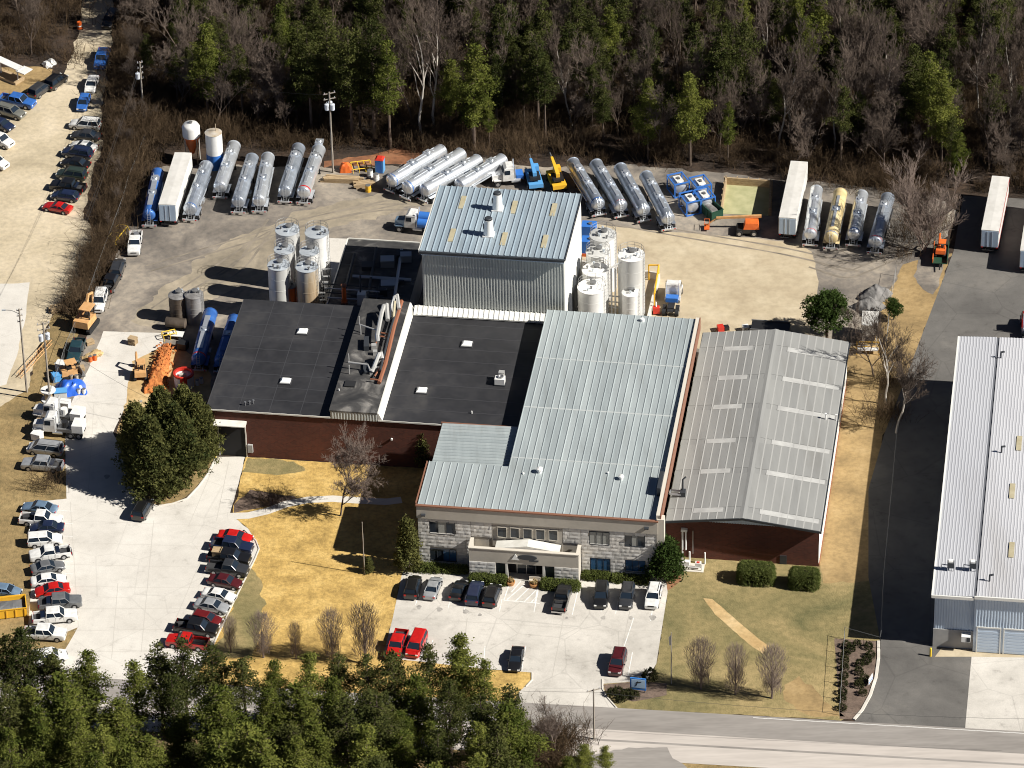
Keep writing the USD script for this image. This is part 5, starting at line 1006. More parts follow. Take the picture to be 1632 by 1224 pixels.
# ------------------------------------------------------------------ storage tanks
YM = dict(silo=nmat('pale_silo_steel', [(0.3, (0.54, 0.535, 0.51)), (0.6, (0.66, 0.655, 0.625))], 0.5, 7, 0.42, 0.25, stretch=(1, 1, 0.2), coord='object'), silotop=nmat('silo_top_steel', [(0.3, (0.44, 0.48, 0.52)), (0.6, (0.58, 0.62, 0.65))], 0.8, 6, 0.35, 0.35, coord='object'),
          rusty=nmat('rust_streaked_steel', [(0.38, (0.52, 0.50, 0.46)), (0.56, (0.42, 0.33, 0.22)), (0.7, (0.26, 0.15, 0.07))], 0.35, 7, 0.5, 0.1, stretch=(1, 1, 0.2), coord='object'), white=nmat('white_tank_paint', [(0.3, (0.62, 0.61, 0.58)), (0.6, (0.74, 0.73, 0.70))], 0.6, 6, 0.4, coord='object'),
          brown=nmat('tarred_tank', [(0.3, (0.035, 0.028, 0.022)), (0.6, (0.11, 0.085, 0.065)), (0.8, (0.26, 0.22, 0.18))], 0.5, 7, 0.5, 0.1, stretch=(1, 1, 0.25), coord='object'), greytank=nmat('grey_stained_tank', [(0.3, (0.12, 0.11, 0.105)), (0.6, (0.33, 0.32, 0.31))], 0.5, 7, 0.45, 0.2, stretch=(1, 1, 0.25), coord='object'),
          orange=nmat('orange_tank_paint', [(0.3, (0.55, 0.10, 0.02)), (0.6, (0.74, 0.16, 0.03))], 0.8, 6, 0.45, coord='object'), blue=mat('blue_machine_paint', (0.04, 0.16, 0.50), 0.4), lightblue=mat('light_blue_paint', (0.10, 0.32, 0.62), 0.4), green=mat('dark_green_paint', (0.015, 0.06, 0.035), 0.5), amber=mat('machine_yellow', (0.72, 0.40, 0.03), 0.45), tanm=nmat('tan_machine_paint', [(0.3, (0.48, 0.25, 0.09)), (0.6, (0.62, 0.36, 0.16))], 1.2, 6, 0.5, coord='object'),
          red=mat('red_machine_paint', (0.52, 0.035, 0.02), 0.45), black=mat('black_paint', (0.015, 0.015, 0.016), 0.5), grate=mat('steel_grate', (0.20, 0.20, 0.20), 0.6, 0.5), wood=nmat('weathered_timber', [(0.3, (0.28, 0.19, 0.10)), (0.65, (0.46, 0.34, 0.20))], 1.5, 6, 0.85, coord='object', stretch=(1, 5, 5)), pole=nmat('pole_timber', [(0.3, (0.20, 0.17, 0.135)), (0.65, (0.34, 0.30, 0.25))], 2, 5, 0.9, coord='object', stretch=(4, 4, 0.4)),
          tarp=mat('blue_tarpaulin', (0.025, 0.11, 0.52), 0.35), pile=nmat('orange_mulch', [(0.3, (0.24, 0.06, 0.015)), (0.5, (0.46, 0.15, 0.035)), (0.7, (0.60, 0.25, 0.07))], 1.6, 9, 0.95, bump=0.25, bscale=3.0), rock=nmat('grey_aggregate', [(0.3, (0.10, 0.095, 0.09)), (0.65, (0.21, 0.20, 0.19))], 0.8, 8, 0.95), wire=mat('fence_wire', (0.22, 0.22, 0.215), 0.5, 0.4), cable=mat('power_cable', (0.03, 0.03, 0.03), 0.6), ceramic=mat('insulator_glaze', (0.45, 0.45, 0.46), 0.3), tubgrey=mat('transformer_grey', (0.55, 0.58, 0.62), 0.4), signblue=mat('sign_blue', (0.05, 0.22, 0.62), 0.4), signlight=mat('sign_pale_blue', (0.45, 0.62, 0.80), 0.4), bay=nmat('greenish_sediment', [(0.3, (0.30, 0.30, 0.15)), (0.65, (0.42, 0.40, 0.22))], 0.6, 7, 0.9), pot=mat('terracotta_pot', (0.42, 0.20, 0.07), 0.7), bench=mat('pale_bench_wood', (0.62, 0.56, 0.46), 0.6))

def silo(name, top, r, h, label, body, topm, group=None, cone=0.25, rail=True, fittings=3, seed=0, z0=0.0):
    """A vertical tank; top is the pixel of the middle of its lid."""
    x, y = G(top[0], top[1], h); t = thing(name, label, 'storage tank', (x, y, z0), 0, group); q = random.Random(seed)
    part(t, 'shell', MB().lathe((0, 0, 0), [(r, 0), (r, h * 0.33), (r, h * 0.66), (r, h)], 32), body, smooth=40)
    for z in (h * 0.2, h * 0.4, h * 0.6, h * 0.8): part(t, 'weld_band', MB().loft([[((r + d) * math.cos(a), (r + d) * math.sin(a), z + e) for a in np.linspace(0, 2 * math.pi, 32, endpoint=False)] for d, e in ((0.002, -0.04), (0.02, -0.03), (0.02, 0.03), (0.002, 0.04))], False), body, smooth=30)
    part(t, 'lid', MB().lathe((0, 0, h - 0.02), [(r + 0.06, 0), (r + 0.05, 0.06), (r * 0.6, cone * 0.7), (0.05, cone)], 32), topm, smooth=40)
    mw = part(t, 'manway', MB().lathe((r * 0.1, r * 0.25, h + cone * 0.55), [(0.42, 0), (0.42, 0.35), (0.5, 0.36), (0.5, 0.44), (0.1, 0.5)], 12), YM['grate'])
    for k in range(fittings):
        a = q.uniform(0, 6.28); rr = r * q.uniform(0.35, 0.75); p = (rr * math.cos(a), rr * math.sin(a), h)
        part(t, 'nozzle', MB().cyl(p, 0.12, 0.55, 8).cyl((p[0], p[1], h + 0.5), 0.19, 0.08, 8), YM['silotop'] if k % 2 else YM['grate'])
    if rail:
        mb = MB(); th = np.linspace(-0.6, 3.4, 14)
        for z in (0.55, 1.05): mb.tube([(r * 0.96 * math.cos(a), r * 0.96 * math.sin(a), h + z) for a in th], 0.03, 4)
        for a in th[::2]: mb.tube([(r * 0.96 * math.cos(a), r * 0.96 * math.sin(a), h), (r * 0.96 * math.cos(a), r * 0.96 * math.sin(a), h + 1.05)], 0.03, 4)
        part(t, 'guard_rail', mb, YM['grate'])
    mb = MB(); a = -0.5; c, s_ = math.cos(a), math.sin(a)
    for o in (-0.22, 0.22): mb.tube([((r + 0.14) * c - o * s_, (r + 0.14) * s_ + o * c, 0.1), ((r + 0.14) * c - o * s_, (r + 0.14) * s_ + o * c, h + 0.9)], 0.03, 4)
    for z in np.arange(0.5, h, 0.6): mb.tube([((r + 0.14) * c + 0.22 * s_, (r + 0.14) * s_ - 0.22 * c, z), ((r + 0.14) * c - 0.22 * s_, (r + 0.14) * s_ + 0.22 * c, z)], 0.022, 4)
    part(t, 'ladder', mb, YM['grate'])
    return t
LS = 'pale silos left of the black annex'
silo('storage_silo', (458, 366), 1.78, 9.6, 'pale steel silo, back left of the six beside the black annex', YM['silo'], YM['silotop'], seed=1)
silo('storage_silo', (505, 370), 1.75, 9.4, 'pale steel silo, back right of the six with bright sunlit side', YM['white'], YM['silotop'], seed=2)
silo('storage_silo', (453, 397), 1.5, 9.0, 'narrower pale silo, middle left of the six', YM['silo'], YM['silotop'], seed=3)
silo('storage_silo', (493, 400), 1.45, 9.0, 'narrower pale silo, middle right of the six', YM['white'], YM['silotop'], seed=4)
silo('storage_silo', (444, 422), 1.62, 9.2, 'pale steel silo, front left of the six', YM['silo'], YM['silotop'], seed=5)
silo('storage_silo', (489, 425), 1.62, 9.2, 'rust-streaked silo, front right of the six', YM['rusty'], YM['silotop'], seed=6)
silo('storage_silo', (462, 455), 0.95, 5.6, 'small bright orange tank between the two front silos', YM['orange'], YM['grate'], seed=7, rail=False, fittings=1)
silo('storage_tank', (283, 470), 1.35, 4.3, 'dark tarry upright tank in the yard left of the brick warehouse', YM['brown'], YM['greytank'], seed=8, rail=False)
silo('storage_tank', (309, 469), 1.35, 4.6, 'grey stained upright tank touching the dark tarry one', YM['greytank'], YM['greytank'], seed=9, rail=False)
silo('storage_silo', (961, 374), 1.95, 9.2, 'pale silo at the back of the row beside the tall metal building', YM['white'], YM['silo'], seed=10, fittings=6)
silo('storage_silo', (953, 401), 1.75, 8.2, 'second pale silo from the back beside the tall metal building', YM['white'], YM['silo'], seed=11, fittings=5)
silo('storage_silo', (949, 430), 1.95, 8.4, 'third pale silo from the back beside the tall metal building', YM['white'], YM['white'], seed=12, fittings=4)
silo('storage_silo', (943, 457), 2.05, 8.6, 'nearest pale silo of the row, just above the office roof edge', YM['white'], YM['white'], seed=13, fittings=5)
silo('storage_silo', (1006, 406), 1.95, 10.6, 'tallest lone silo right of the row with pipe ramp on top', YM['silo'], YM['white'], seed=14, fittings=8)
silo('storage_tank', (1005, 466), 1.25, 5.6, 'small bright white tank in front of the tallest silo', YM['white'], YM['white'], seed=15, rail=False)
# containment wall, pipes and walkways of the right tank farm
x, y = G(1035, 448, 1.0)
t = thing('containment_wall', 'low white concrete wall round the tank farm right of the tall metal building', 'wall', (0, 0, 0))
pl = [G(900, 515), G(925, 425), G(1050, 445), G(1032, 520)]
for a, c in ((1, 2), (2, 3)):
    p, q = pl[a], pl[c]; d = (q - p) / np.linalg.norm(q - p); n = np.array([-d[1], d[0]]) * 0.2
    part(t, 'wall_panel', MB().loft([[(*(u - n), 0), (*(u + n), 0), (*(u + n), 1.1), (*(u - n), 1.1)] for u in (p, q)]), GM['kerb'])
tf = thing('tank_farm_pipework', 'white pipes and catwalk linking the silos right of the tall metal building', 'pipework', (0, 0, 0))
A3, B3 = P(968, 430, 8.9), P(1003, 410, 11.0)
part(tf, 'ramp_pipe', MB().tube([A3, B3], 0.16, 8), YM['white'])
for (pa_, pb_) in (((975, 505), (972, 435)), ((981, 505), (978, 440))): part(tf, 'riser', MB().tube([P(*pa_, 0.2), (*G(*pa_, 0.2), 8.6)], 0.14, 8), YM['white'])
for z in (1.2, 2.2, 3.2): part(tf, 'header_pipe', MB().tube([(*G(965, 500, 0), z), (*G(1000, 503, 0), z)], 0.1, 6), YM['white'])
mb = MB()
for k in range(6): p = G(915 + 10 * k, 512 - 1.0 * k); mb.tube([(p[0], p[1], 0), (p[0], p[1], 2.2), (p[0] + 0.6, p[1], 2.6)], 0.09, 6)
part(tf, 'valve_row', mb, YM['silo'])
# blue totes right and left of the tower
for k, (px, py, m_) in enumerate(((939, 380, 'blue'), (939, 404, 'blue'))):
    p = G(px, py); t = thing('blue_skid_tank', ('upper' if k == 0 else 'lower') + ' blue box tank with orange base between the tall building and the silos', 'skid tank', (p[0], p[1], 0), -9)
    part(t, 'tank', MB().bb(-1.1, 1.1, -0.9, 0.9, 0.5, 2.6), YM[m_]); part(t, 'base', MB().bb(-1.2, 1.2, -1.0, 1.0, 0, 0.5), YM['orange']); part(t, 'hatch', MB().cyl((0.2, 0, 2.6), 0.3, 0.2, 10), YM['grate'])

# ------------------------------------------------------------------ lorries and cranes
def tractor(px, front, label, cab, hood, load=None, rot=None, name='tractor_truck', cat='truck'):
    p, q = G(*px), G(*front); ang = math.degrees(math.atan2(*(q - p)[::-1])); t = thing(name, label, cat, (p[0], p[1], 0), ang)
    c = paint(cab); h = paint(hood)
    part(t, 'frame', MB().bb(-4.6, 2.6, -0.45, 0.45, 0.75, 1.0), TM['chassis'])
    part(t, 'cab', MB().loft([[(-0.7, -1.15, 1.0), (1.0, -1.15, 1.0), (1.0, 1.15, 1.0), (-0.7, 1.15, 1.0)], [(-0.7, -1.15, 2.0), (1.0, -1.15, 2.0), (1.0, 1.15, 2.0), (-0.7, 1.15, 2.0)], [(-0.65, -1.05, 3.0), (0.75, -1.05, 3.0), (0.75, 1.05, 3.0), (-0.65, 1.05, 3.0)]]), c)
    part(t, 'roof', MB().loft([[(-0.7, -1.08, 3.0), (0.8, -1.08, 3.0), (0.8, 1.08, 3.0), (-0.7, 1.08, 3.0)], [(-0.6, -0.95, 3.25), (0.4, -0.9, 3.25), (0.4, 0.9, 3.25), (-0.6, 0.95, 3.25)]]), c)
    part(t, 'bonnet', MB().loft([[(1.0, -0.95, 0.9), (1.0, 0.95, 0.9), (1.0, 0.8, 2.0), (1.0, -0.8, 2.0)], [(2.6, -0.85, 0.9), (2.6, 0.85, 0.9), (2.6, 0.6, 1.75), (2.6, -0.6, 1.75)]]), h)
    part(t, 'windscreen', MB().slab([(1.02, -1.0, 2.05), (1.02, 1.0, 2.05), (0.8, 0.95, 2.9), (0.8, -0.95, 2.9)], 0.03), VM['glass'])
    for sg in (-1, 1):
        part(t, 'side_window', MB().bb(-0.1, 0.75, min(sg * 1.1, sg * 1.165), max(sg * 1.1, sg * 1.165), 2.1, 2.8), VM['glass']); part(t, 'fuel_tank', MB().tube([(-1.7, sg * 0.85, 0.85), (-0.3, sg * 0.85, 0.85)], 0.35, 10), TM['steel'])
        part(t, 'exhaust_stack', MB().tube([(-0.85, sg * 0.95, 1.0), (-0.85, sg * 0.95, 3.6)], 0.09, 8), TM['steel']); part(t, 'mudguard', MB().bb(1.3, 2.4, min(sg * 0.8, sg * 1.2), max(sg * 0.8, sg * 1.2), 1.05, 1.2), h)
        part(t, 'headlight', MB().box((2.62, sg * 0.8, 1.1), (0.1, 0.28, 0.2)), VM['lamp'])
    part(t, 'grille', MB().box((2.62, 0, 1.35), (0.06, 0.9, 0.6)), TM['steel']); axles(t, (1.85,), 1.2, 0.5); axles(t, (-2.9, -4.1), 1.22, 0.5)
    if load == 'tanks':
        for y, z in ((-0.75, 1.9), (0.75, 1.9), (0.0, 2.6)): part(t, 'cargo_tank', MB().lathe((0, 0, 0), [(0.1, 0)], 3) if False else MB().tube([(-4.9, y, z), (-1.1, y, z)], 0.72, 14), YM['blue'], smooth=40)
    if load == 'flat':
        part(t, 'fifth_wheel', MB().bb(-3.9, -2.9, -0.5, 0.5, 1.0, 1.15), TM['chassis']); part(t, 'pump_box', MB().bb(-2.2, -1.1, -0.9, 0.9, 1.0, 1.7), YM['blue'])
    return t
tractor((658, 366), (640, 364), 'white-cabbed lorry with blue tanks nosing out from behind the tall metal building', 'white', 'skyblue', 'tanks')
tractor((1073, 478), (1078, 452), 'white and blue tractor unit parked beside the yellow pipe frame', 'white', 'white', 'flat')
tractor((811, 291), (800, 292), 'white lorry cab just behind the roof edge of the tall metal building', 'white', 'white', 'flat')
tractor((1640, 528), (1636, 495), 'red tractor unit at the right picture edge above the long pale warehouse', 'red', 'red', 'flat')
def crane(px, label, m_, boom, ang, cat='crane'):
    p = G(*px); t = thing('mobile_crane', label, cat, (p[0], p[1], 0), ang)
    part(t, 'carrier', MB().bb(-2.4, 2.4, -1.1, 1.1, 0.7, 1.35), m_); part(t, 'cab', MB().loft([[(0.9, -1.0, 1.35), (2.2, -1.0, 1.35), (2.2, 0.1, 1.35), (0.9, 0.1, 1.35)], [(0.95, -0.95, 2.5), (1.9, -0.95, 2.5), (1.9, 0.05, 2.5), (0.95, 0.05, 2.5)]]), m_)
    part(t, 'turntable', MB().cyl((-0.6, 0, 1.35), 0.8, 0.35, 14).bb(-1.8, 0.3, -0.8, 0.8, 1.7, 2.1), YM['black']); bz = boom
    part(t, 'boom', MB().loft([[(-1.2, -0.3, 2.1), (-1.2, 0.3, 2.1), (-1.2, 0.3, 2.7), (-1.2, -0.3, 2.7)], [(bz[0], -0.18, bz[1]), (bz[0], 0.18, bz[1]), (bz[0], 0.18, bz[1] + 0.35), (bz[0], -0.18, bz[1] + 0.35)]]), m_)
    part(t, 'jib', MB().tube([(bz[0], 0, bz[1] + 0.2), (bz[0] + 1.2, 0, bz[1] + .3)], 0.1, 6), YM['grate']); part(t, 'window', MB().bb(2.0, 2.16, -0.9, 0.0, 1.6, 2.3), VM['glass'])
    axles(t, (-1.7, 1.7), 1.25, 0.55); return t
crane((851, 293), 'bright blue boom crane behind the tall metal building', YM['lightblue'], (2.9, 2.5), 98)
crane((887, 295), 'yellow boom crane right of the bright blue one', YM['amber'], (3.0, 3.0), 102)

# blue framed tank containers
def iso_tank(px, label, ang):
    p = G(*px); t = thing('tank_container', label, 'tank container', (p[0], p[1], 0), ang); L, w, h = 3.0, 1.2, 2.5; mb = MB()
    for x in (-L / 2, L / 2):
        for y in (-w, w): mb.bb(x - 0.08, x + 0.08, y - 0.08, y + 0.08, 0, h)
        for z in (0.09, h - 0.09): mb.bb(x - 0.08, x + 0.08, -w + 0.08, w - 0.08, z - 0.09, z + 0.09)
    for y in (-w, w):
        for z in (0.09, h - 0.09): mb.bb(-L / 2 + 0.08, L / 2 - 0.08, y - 0.08, y + 0.08, z - 0.08, z + 0.08)
    part(t, 'frame', mb, YM['blue']); th = np.linspace(0, 2 * math.pi, 18, endpoint=False)
    part(t, 'vessel', MB().loft([[(x, r * math.cos(q), 1.28 + r * math.sin(q)) for q in th] for x, r in ((-1.45, 0.3), (-1.38, 0.75), (-1.15, 1.02), (1.15, 1.02), (1.38, 0.75), (1.45, 0.3))]), TM['steel'], smooth=45)
    part(t, 'top_hatch', MB().bb(-0.9, 0.9, -0.55, 0.55, 2.3, 2.42), YM['white']); part(t, 'lid', MB().cyl((0.1, 0, 2.42), 0.28, 0.14, 12), YM['grate']); part(t, 'valve', MB().bb(-0.25, 0.25, -0.2, 0.2, 2.42, 2.5), YM['black'])
iso_tank((1081, 306), 'blue framed tank container, back left of its cluster', 110); iso_tank((1116, 310), 'blue framed tank container, back right of its cluster', 110); iso_tank((1100, 335), 'blue framed tank container, front one of its cluster', 110); iso_tank((1122, 330), 'blue framed tank container tucked in beside the green skip', 110)
def skip(px, label, m_, ang, L=4.6, w=2.0, h=1.6, fill=None, name='waste_skip'):
    p = G(*px); t = thing(name, label, 'skip', (p[0], p[1], 0), ang); mb = MB()
    mb.bb(-L / 2, L / 2, -w / 2, -w / 2 + 0.1, 0.15, h).bb(-L / 2, L / 2, w / 2 - 0.1, w / 2, 0.15, h).bb(-L / 2, -L / 2 + 0.1, -w / 2 + 0.1, w / 2 - 0.1, 0.15, h).bb(L / 2 - 0.1, L / 2, -w / 2 + 0.1, w / 2 - 0.1, 0.15, h).bb(-L / 2 + 0.1, L / 2 - 0.1, -w / 2 + 0.1, w / 2 - 0.1, 0.15, 0.3)
    part(t, 'box', mb, m_)
    for k in range(5):
        x = -L / 2 + 0.3 + k * (L - 0.6) / 4; part(t, 'stiffener', MB().bb(x - 0.07, x + 0.07, -w / 2 - 0.1, -w / 2, 0.2, h - 0.1).bb(x - 0.07, x + 0.07, w / 2, w / 2 + 0.1, 0.2, h - 0.1), m_)
    part(t, 'rim', MB().bb(-L / 2 - 0.06, L / 2 + 0.06, -w / 2 - 0.08, -w / 2 + 0.06, h, h + 0.09).bb(-L / 2 - 0.06, L / 2 + 0.06, w / 2 - 0.06, w / 2 + 0.08, h, h + 0.09).bb(-L / 2 - 0.06, -L / 2 + 0.06, -w / 2 + 0.06, w / 2 - 0.06, h, h + 0.09).bb(L / 2 - 0.06, L / 2 + 0.06, -w / 2 + 0.06, w / 2 - 0.06, h, h + 0.09), m_)
    part(t, 'skid', MB().bb(-L / 2, L / 2, -0.6, -0.45, 0, 0.15).bb(-L / 2, L / 2, 0.45, 0.6, 0, 0.15), YM['black'])
    if fill: part(t, 'contents', heap_mesh(L - 0.3, w - 0.3, 0.55, 0.9, 5), fill)
    return t
def heap_mesh(L, w, h, z0=0.0, seed=0, n=14, k=10, taper=0.0):
    xs, ys = np.linspace(-1, 1, n), np.linspace(-1, 1, k); v = []
    for y in ys:
        for x in xs:
            q = np.array([[x * L, y * w, seed * 1.7]]); f = max(0, 1 - max(abs(x), abs(y)) ** 2.2)
            tp = 1 - taper * (1 - x) / 2
            v.append((x * L / 2 * (1 + 0.15 * (float(meshkit.noise(q, seed)[0]) - 0.5)), y * w * tp / 2 * (1 + 0.3 * (float(meshkit.noise(q + 7, seed)[0]) - 0.5)), z0 + h * tp * (f ** 0.8) * (0.7 + 0.6 * float(meshkit.fbm(q * 0.9, 3, seed)[0])) if f > 0 else z0 - 0.02))
    f = [[j * n + i, j * n + i + 1, (j + 1) * n + i + 1, (j + 1) * n + i] for j in range(k - 1) for i in range(n - 1)]
    return np.array(v), np.array(f)
def heap(name, px0, px1, w, h, label, cat, m_, seed, taper=0.0):
    a, c = G(*px0), G(*px1); mid = (a + c) / 2; L = np.linalg.norm(c - a); ang = math.degrees(math.atan2(*(c - a)[::-1])); t = thing(name, label, cat, (mid[0], mid[1], 0), ang)
    part(t, 'heap', heap_mesh(L, w, h, 0, seed, 40, 18, taper), m_, smooth=25); q = random.Random(seed); mb = MB()
    for _ in range(160):
        x, y = q.uniform(-.5, .5) * L, q.uniform(-.55, .55) * w; s = q.uniform(0.1, 0.3); mb.box((x, y, max(0.05, h * max(0, 1 - max(abs(2 * x / L), abs(2 * y / w)) ** 2.2) * 0.75)), (s, s * 0.8, s * 0.7), q.uniform(0, 3))
    part(t, 'clods', mb, m_, kind='stuff')
skip((1131, 340), 'dark green skip with grey trough beside the blue tank containers', YM['green'], 118, fill=YM['rock'])
skip((10, 976), 'yellow open skip full of scrap on the grass at the left edge', YM['amber'], 8, 5.5, 3.0, 1.5, YM['grate'])
heap('mulch_heap', (268, 547), (246, 628), 3.3, 1.7, 'long ridge of bright orange mulch behind the big evergreens', 'mulch heap', YM['pile'], 3, .6)
heap('aggregate_heap', (1410, 462), (1380, 484), 3.4, 1.5, 'rear grey aggregate heap left of the asphalt lane', 'gravel heap', YM['rock'], 5)
heap('aggregate_heap', (1400, 482), (1368, 498), 3.6, 1.3, 'front grey aggregate heap above the silver hopper', 'gravel heap', YM['rock'], 8)
heap('aggregate_heap', (160, 560), (135, 575), 1.6, 0.5, 'small spill of sand at the top of the white drive', 'sand heap', GM['tan_dirt'], 9)
# timber-walled bay
p0, p1, p2, p3 = G(1157, 294), G(1228, 299), G(1226, 344), G(1150, 341)
t = thing('storage_bay', 'timber-walled open bay with greenish floor, half in shade of the white trailer', 'bay', (0, 0, 0))
part(t, 'floor', MB().prism([p3, p2, p1, p0], 0.01, 0.06), YM['bay'])
for a, c in ((p3, p0), (p0, p1), (p1, p2)):
    d = (c - a) / np.linalg.norm(c - a); n = np.array([-d[1], d[0]]) * 0.12; k = max(2, int(np.linalg.norm(c - a) / 1.5))
    for i in range(3): part(t, 'plank', MB().loft([[(*(u - n), 0.05 + i * 0.42), (*(u + n), 0.05 + i * 0.42), (*(u + n), 0.44 + i * 0.42), (*(u - n), 0.44 + i * 0.42)] for u in (a, c)]), YM['wood'])
    for i in range(k + 1): u = a + (c - a) * i / k; part(t, 'post', MB().box((u[0] + n[0] * 2, u[1] + n[1] * 2, 0.7), (0.16, 0.16, 1.4)), YM['wood'])
# boom lift
p = G(1190, 371); t = thing('boom_lift', 'orange articulated boom lift in front of the timber-walled bay', 'boom lift', (p[0], p[1], 0), 176)
part(t, 'chassis', MB().bb(-1.5, 1.5, -1.0, 1.0, 0.5, 1.1), YM['black']); part(t, 'turret', MB().loft([[(-1.9, -0.9, 1.1), (0.5, -0.9, 1.1), (0.5, 0.9, 1.1), (-1.9, 0.9, 1.1)], [(-1.7, -0.75, 2.1), (0.2, -0.75, 2.1), (0.2, 0.75, 2.1), (-1.7, 0.75, 2.1)]]), YM['orange'])
part(t, 'lower_boom', MB().loft([[(-2.2, -1.2, 2.2), (-2.2, -0.8, 2.2), (-2.2, -0.8, 2.6), (-2.2, -1.2, 2.6)], [(4.6, -1.15, 1.8), (4.6, -0.85, 1.8), (4.6, -0.85, 2.1), (4.6, -1.15, 2.1)]]), YM['tanm']); part(t, 'jib', MB().tube([(4.6, -1.0, 1.9), (5.8, -0.9, 0.9)], 0.12, 6), YM['tanm'])
part(t, 'basket', MB().bb(5.6, 6.4, -1.7, -0.1, 0.35, 0.45).tube([(5.6, -1.7, 1.3), (6.4, -1.7, 1.3), (6.4, -0.1, 1.3), (5.6, -0.1, 1.3), (5.6, -1.7, 1.3)], 0.04, 5), YM['orange']); axles(t, (-1.1, 1.1), 1.2, 0.5)
# orange digger in a green trailer on the apron
p = G(1499, 412); t = thing('equipment_trailer', 'green equipment trailer with orange sides on the gravel apron by the asphalt lane', 'trailer', (p[0], p[1], 0), 82)
part(t, 'deck', MB().bb(-2.6, 2.6, -1.1, 1.1, 0.7, 0.85), YM['green']); part(t, 'side_rail', MB().bb(-2.6, 2.6, -1.12, -1.02, 0.85, 1.5), YM['green']); part(t, 'side_rail', MB().bb(-2.6, 2.6, 1.02, 1.12, 0.85, 1.5), YM['orange']); part(t, 'drawbar', MB().tube([(-2.6, 0, 0.7), (-4.0, 0, 0.6)], 0.09, 6), YM['black']); axles(t, (-0.3, 0.8), 1.15, 0.4)
def digger(px, label, ang, m_, z=0.0, s=1.0, arm=True, cat='digger', tracks=True):
    p = G(*px); t = thing('compact_digger', label, cat, (p[0], p[1], z), ang, scale=s)
    for sg in (-1, 1): part(t, 'track', MB().loft([[(x, sg * y, zz) for x, zz in ((-1.3, 0.25), (-1.1, 0.02), (1.1, 0.02), (1.3, 0.25), (1.3, 0.45), (1.1, 0.65), (-1.1, 0.65), (-1.3, 0.45))] for y in (0.6, 1.0)]), VM['tyre'])
    part(t, 'house', MB().loft([[(-1.3, -0.85, 0.7), (0.9, -0.85, 0.7), (0.9, 0.85, 0.7), (-1.3, 0.85, 0.7)], [(-1.2, -0.8, 1.4), (0.8, -0.8, 1.4), (0.8, 0.8, 1.4), (-1.2, 0.8, 1.4)]]), m_)
    mb = MB()
    for x in (-0.5, 0.7):
        for y in (-0.7, 0.2): mb.bb(x - 0.05, x + 0.05, y - 0.05, y + 0.05, 1.4, 2.45)
    part(t, 'canopy_post', mb, YM['black']); part(t, 'canopy', MB().bb(-0.65, 0.85, -0.85, 0.35, 2.45, 2.55), m_); part(t, 'seat', MB().bb(-0.3, 0.2, -0.5, 0.0, 1.4, 1.8), YM['black'])
    if arm:
        part(t, 'boom', MB().tube([(0.9, 0.4, 1.1), (1.9, 0.4, 2.7), (2.9, 0.4, 2.3)], [0.2, 0.18, 0.14], 6), m_); part(t, 'stick', MB().tube([(2.9, 0.4, 2.4), (2.7, 0.4, 0.9)], [0.14, 0.11], 6), m_)
        part(t, 'bucket', MB().loft([[(2.5, y, 0.9), (3.0, y, 0.85), (3.0, y, 0.3), (2.6, y, 0.15), (2.3, y, 0.5)] for y in (0.1, 0.7)]), YM['grate'])
    else: part(t, 'bucket', MB().loft([[(1.3, y, 0.2), (1.9, y, 0.1), (1.5, y, 0.9)] for y in (-0.9, 0.9)]), YM['grate'])
    return t
digger((1499, 412), 'orange-red compact digger riding on the green equipment trailer', 80, YM['orange'], 0.85, 0.85)
digger((137, 522), 'large orange digger with raised arm by the yard fence', 70, YM['tanm'], 0, 1.45)
digger((224, 600), 'small tan digger on the bare dirt beside the orange mulch', 95, YM['tanm'], 0, 1.0)
digger((112, 600), 'tan tracked loader above the blue tarpaulin', 20, YM['tanm'], 0, 1.1, False)
# round tub, blue tarpaulin, spools and white lorries by the fence
p = G(294, 615); t = thing('round_tub', 'open round tub with red rim and white side behind the evergreens', 'tub', (p[0], p[1], 0)); part(t, 'shell', MB().lathe((0, 0, 0), [(1.4, 0), (1.45, 1.2), (1.45, 2.3), (1.32, 2.3), (1.3, 1.8), (0.1, 1.7)], 24), YM['white'], smooth=40); part(t, 'rim', MB().loft([[(r * math.cos(a), r * math.sin(a), 2.0 + z) for a in np.linspace(0, 6.2832, 24, endpoint=False)] for r, z in [(1.47, 0), (1.5, 0.1), (1.5, 0.34), (1.2, 0.36), (1.18, -0.1)]], False), YM['red']); part(t, 'hatch', MB().bb(-0.6, 0.4, -0.3, 0.3, 1.75, 2.1), YM['rusty']); part(t, 'red_streak', MB().loft([[(1.47 * math.cos(a), 1.47 * math.sin(a), z) for a in np.linspace(-1.9, -1.2, 6)] for z in (.1, 2.0)], False, False), YM['red'])
def heap_on(nm, px, L, w, h, ang, label, cat, m_, seed): p = G(*px); t = thing(nm, label, cat, (p[0], p[1], 0), ang); part(t, 'cover', heap_mesh(L, w, h, 0, seed, 18, 14), m_, smooth=25); return t
t = heap_on('tarpaulin_heap', (113, 622), 4.4, 3.2, 1.6, 10, 'crumpled bright blue tarpaulin over a heap by the fence', 'tarpaulin', YM['tarp'], 4)
p = G(78, 637); t = thing('cable_reel', 'white cable reel lying beside the blue tarpaulin', 'cable reel', (p[0], p[1], 0)); part(t, 'flange', MB().cyl((0, 0, 1.6), 1.1, 0.15, 18), YM['white']); part(t, 'flange', MB().cyl((0, 0, 0), 1.1, 0.15, 18), YM['white']); part(t, 'drum', MB().cyl((0, 0, 0.15), 0.6, 1.45, 14), YM['wood']); part(t, 'hub', MB().cyl((0, 0, 1.75), 0.3, 0.04, 12), YM['black'])
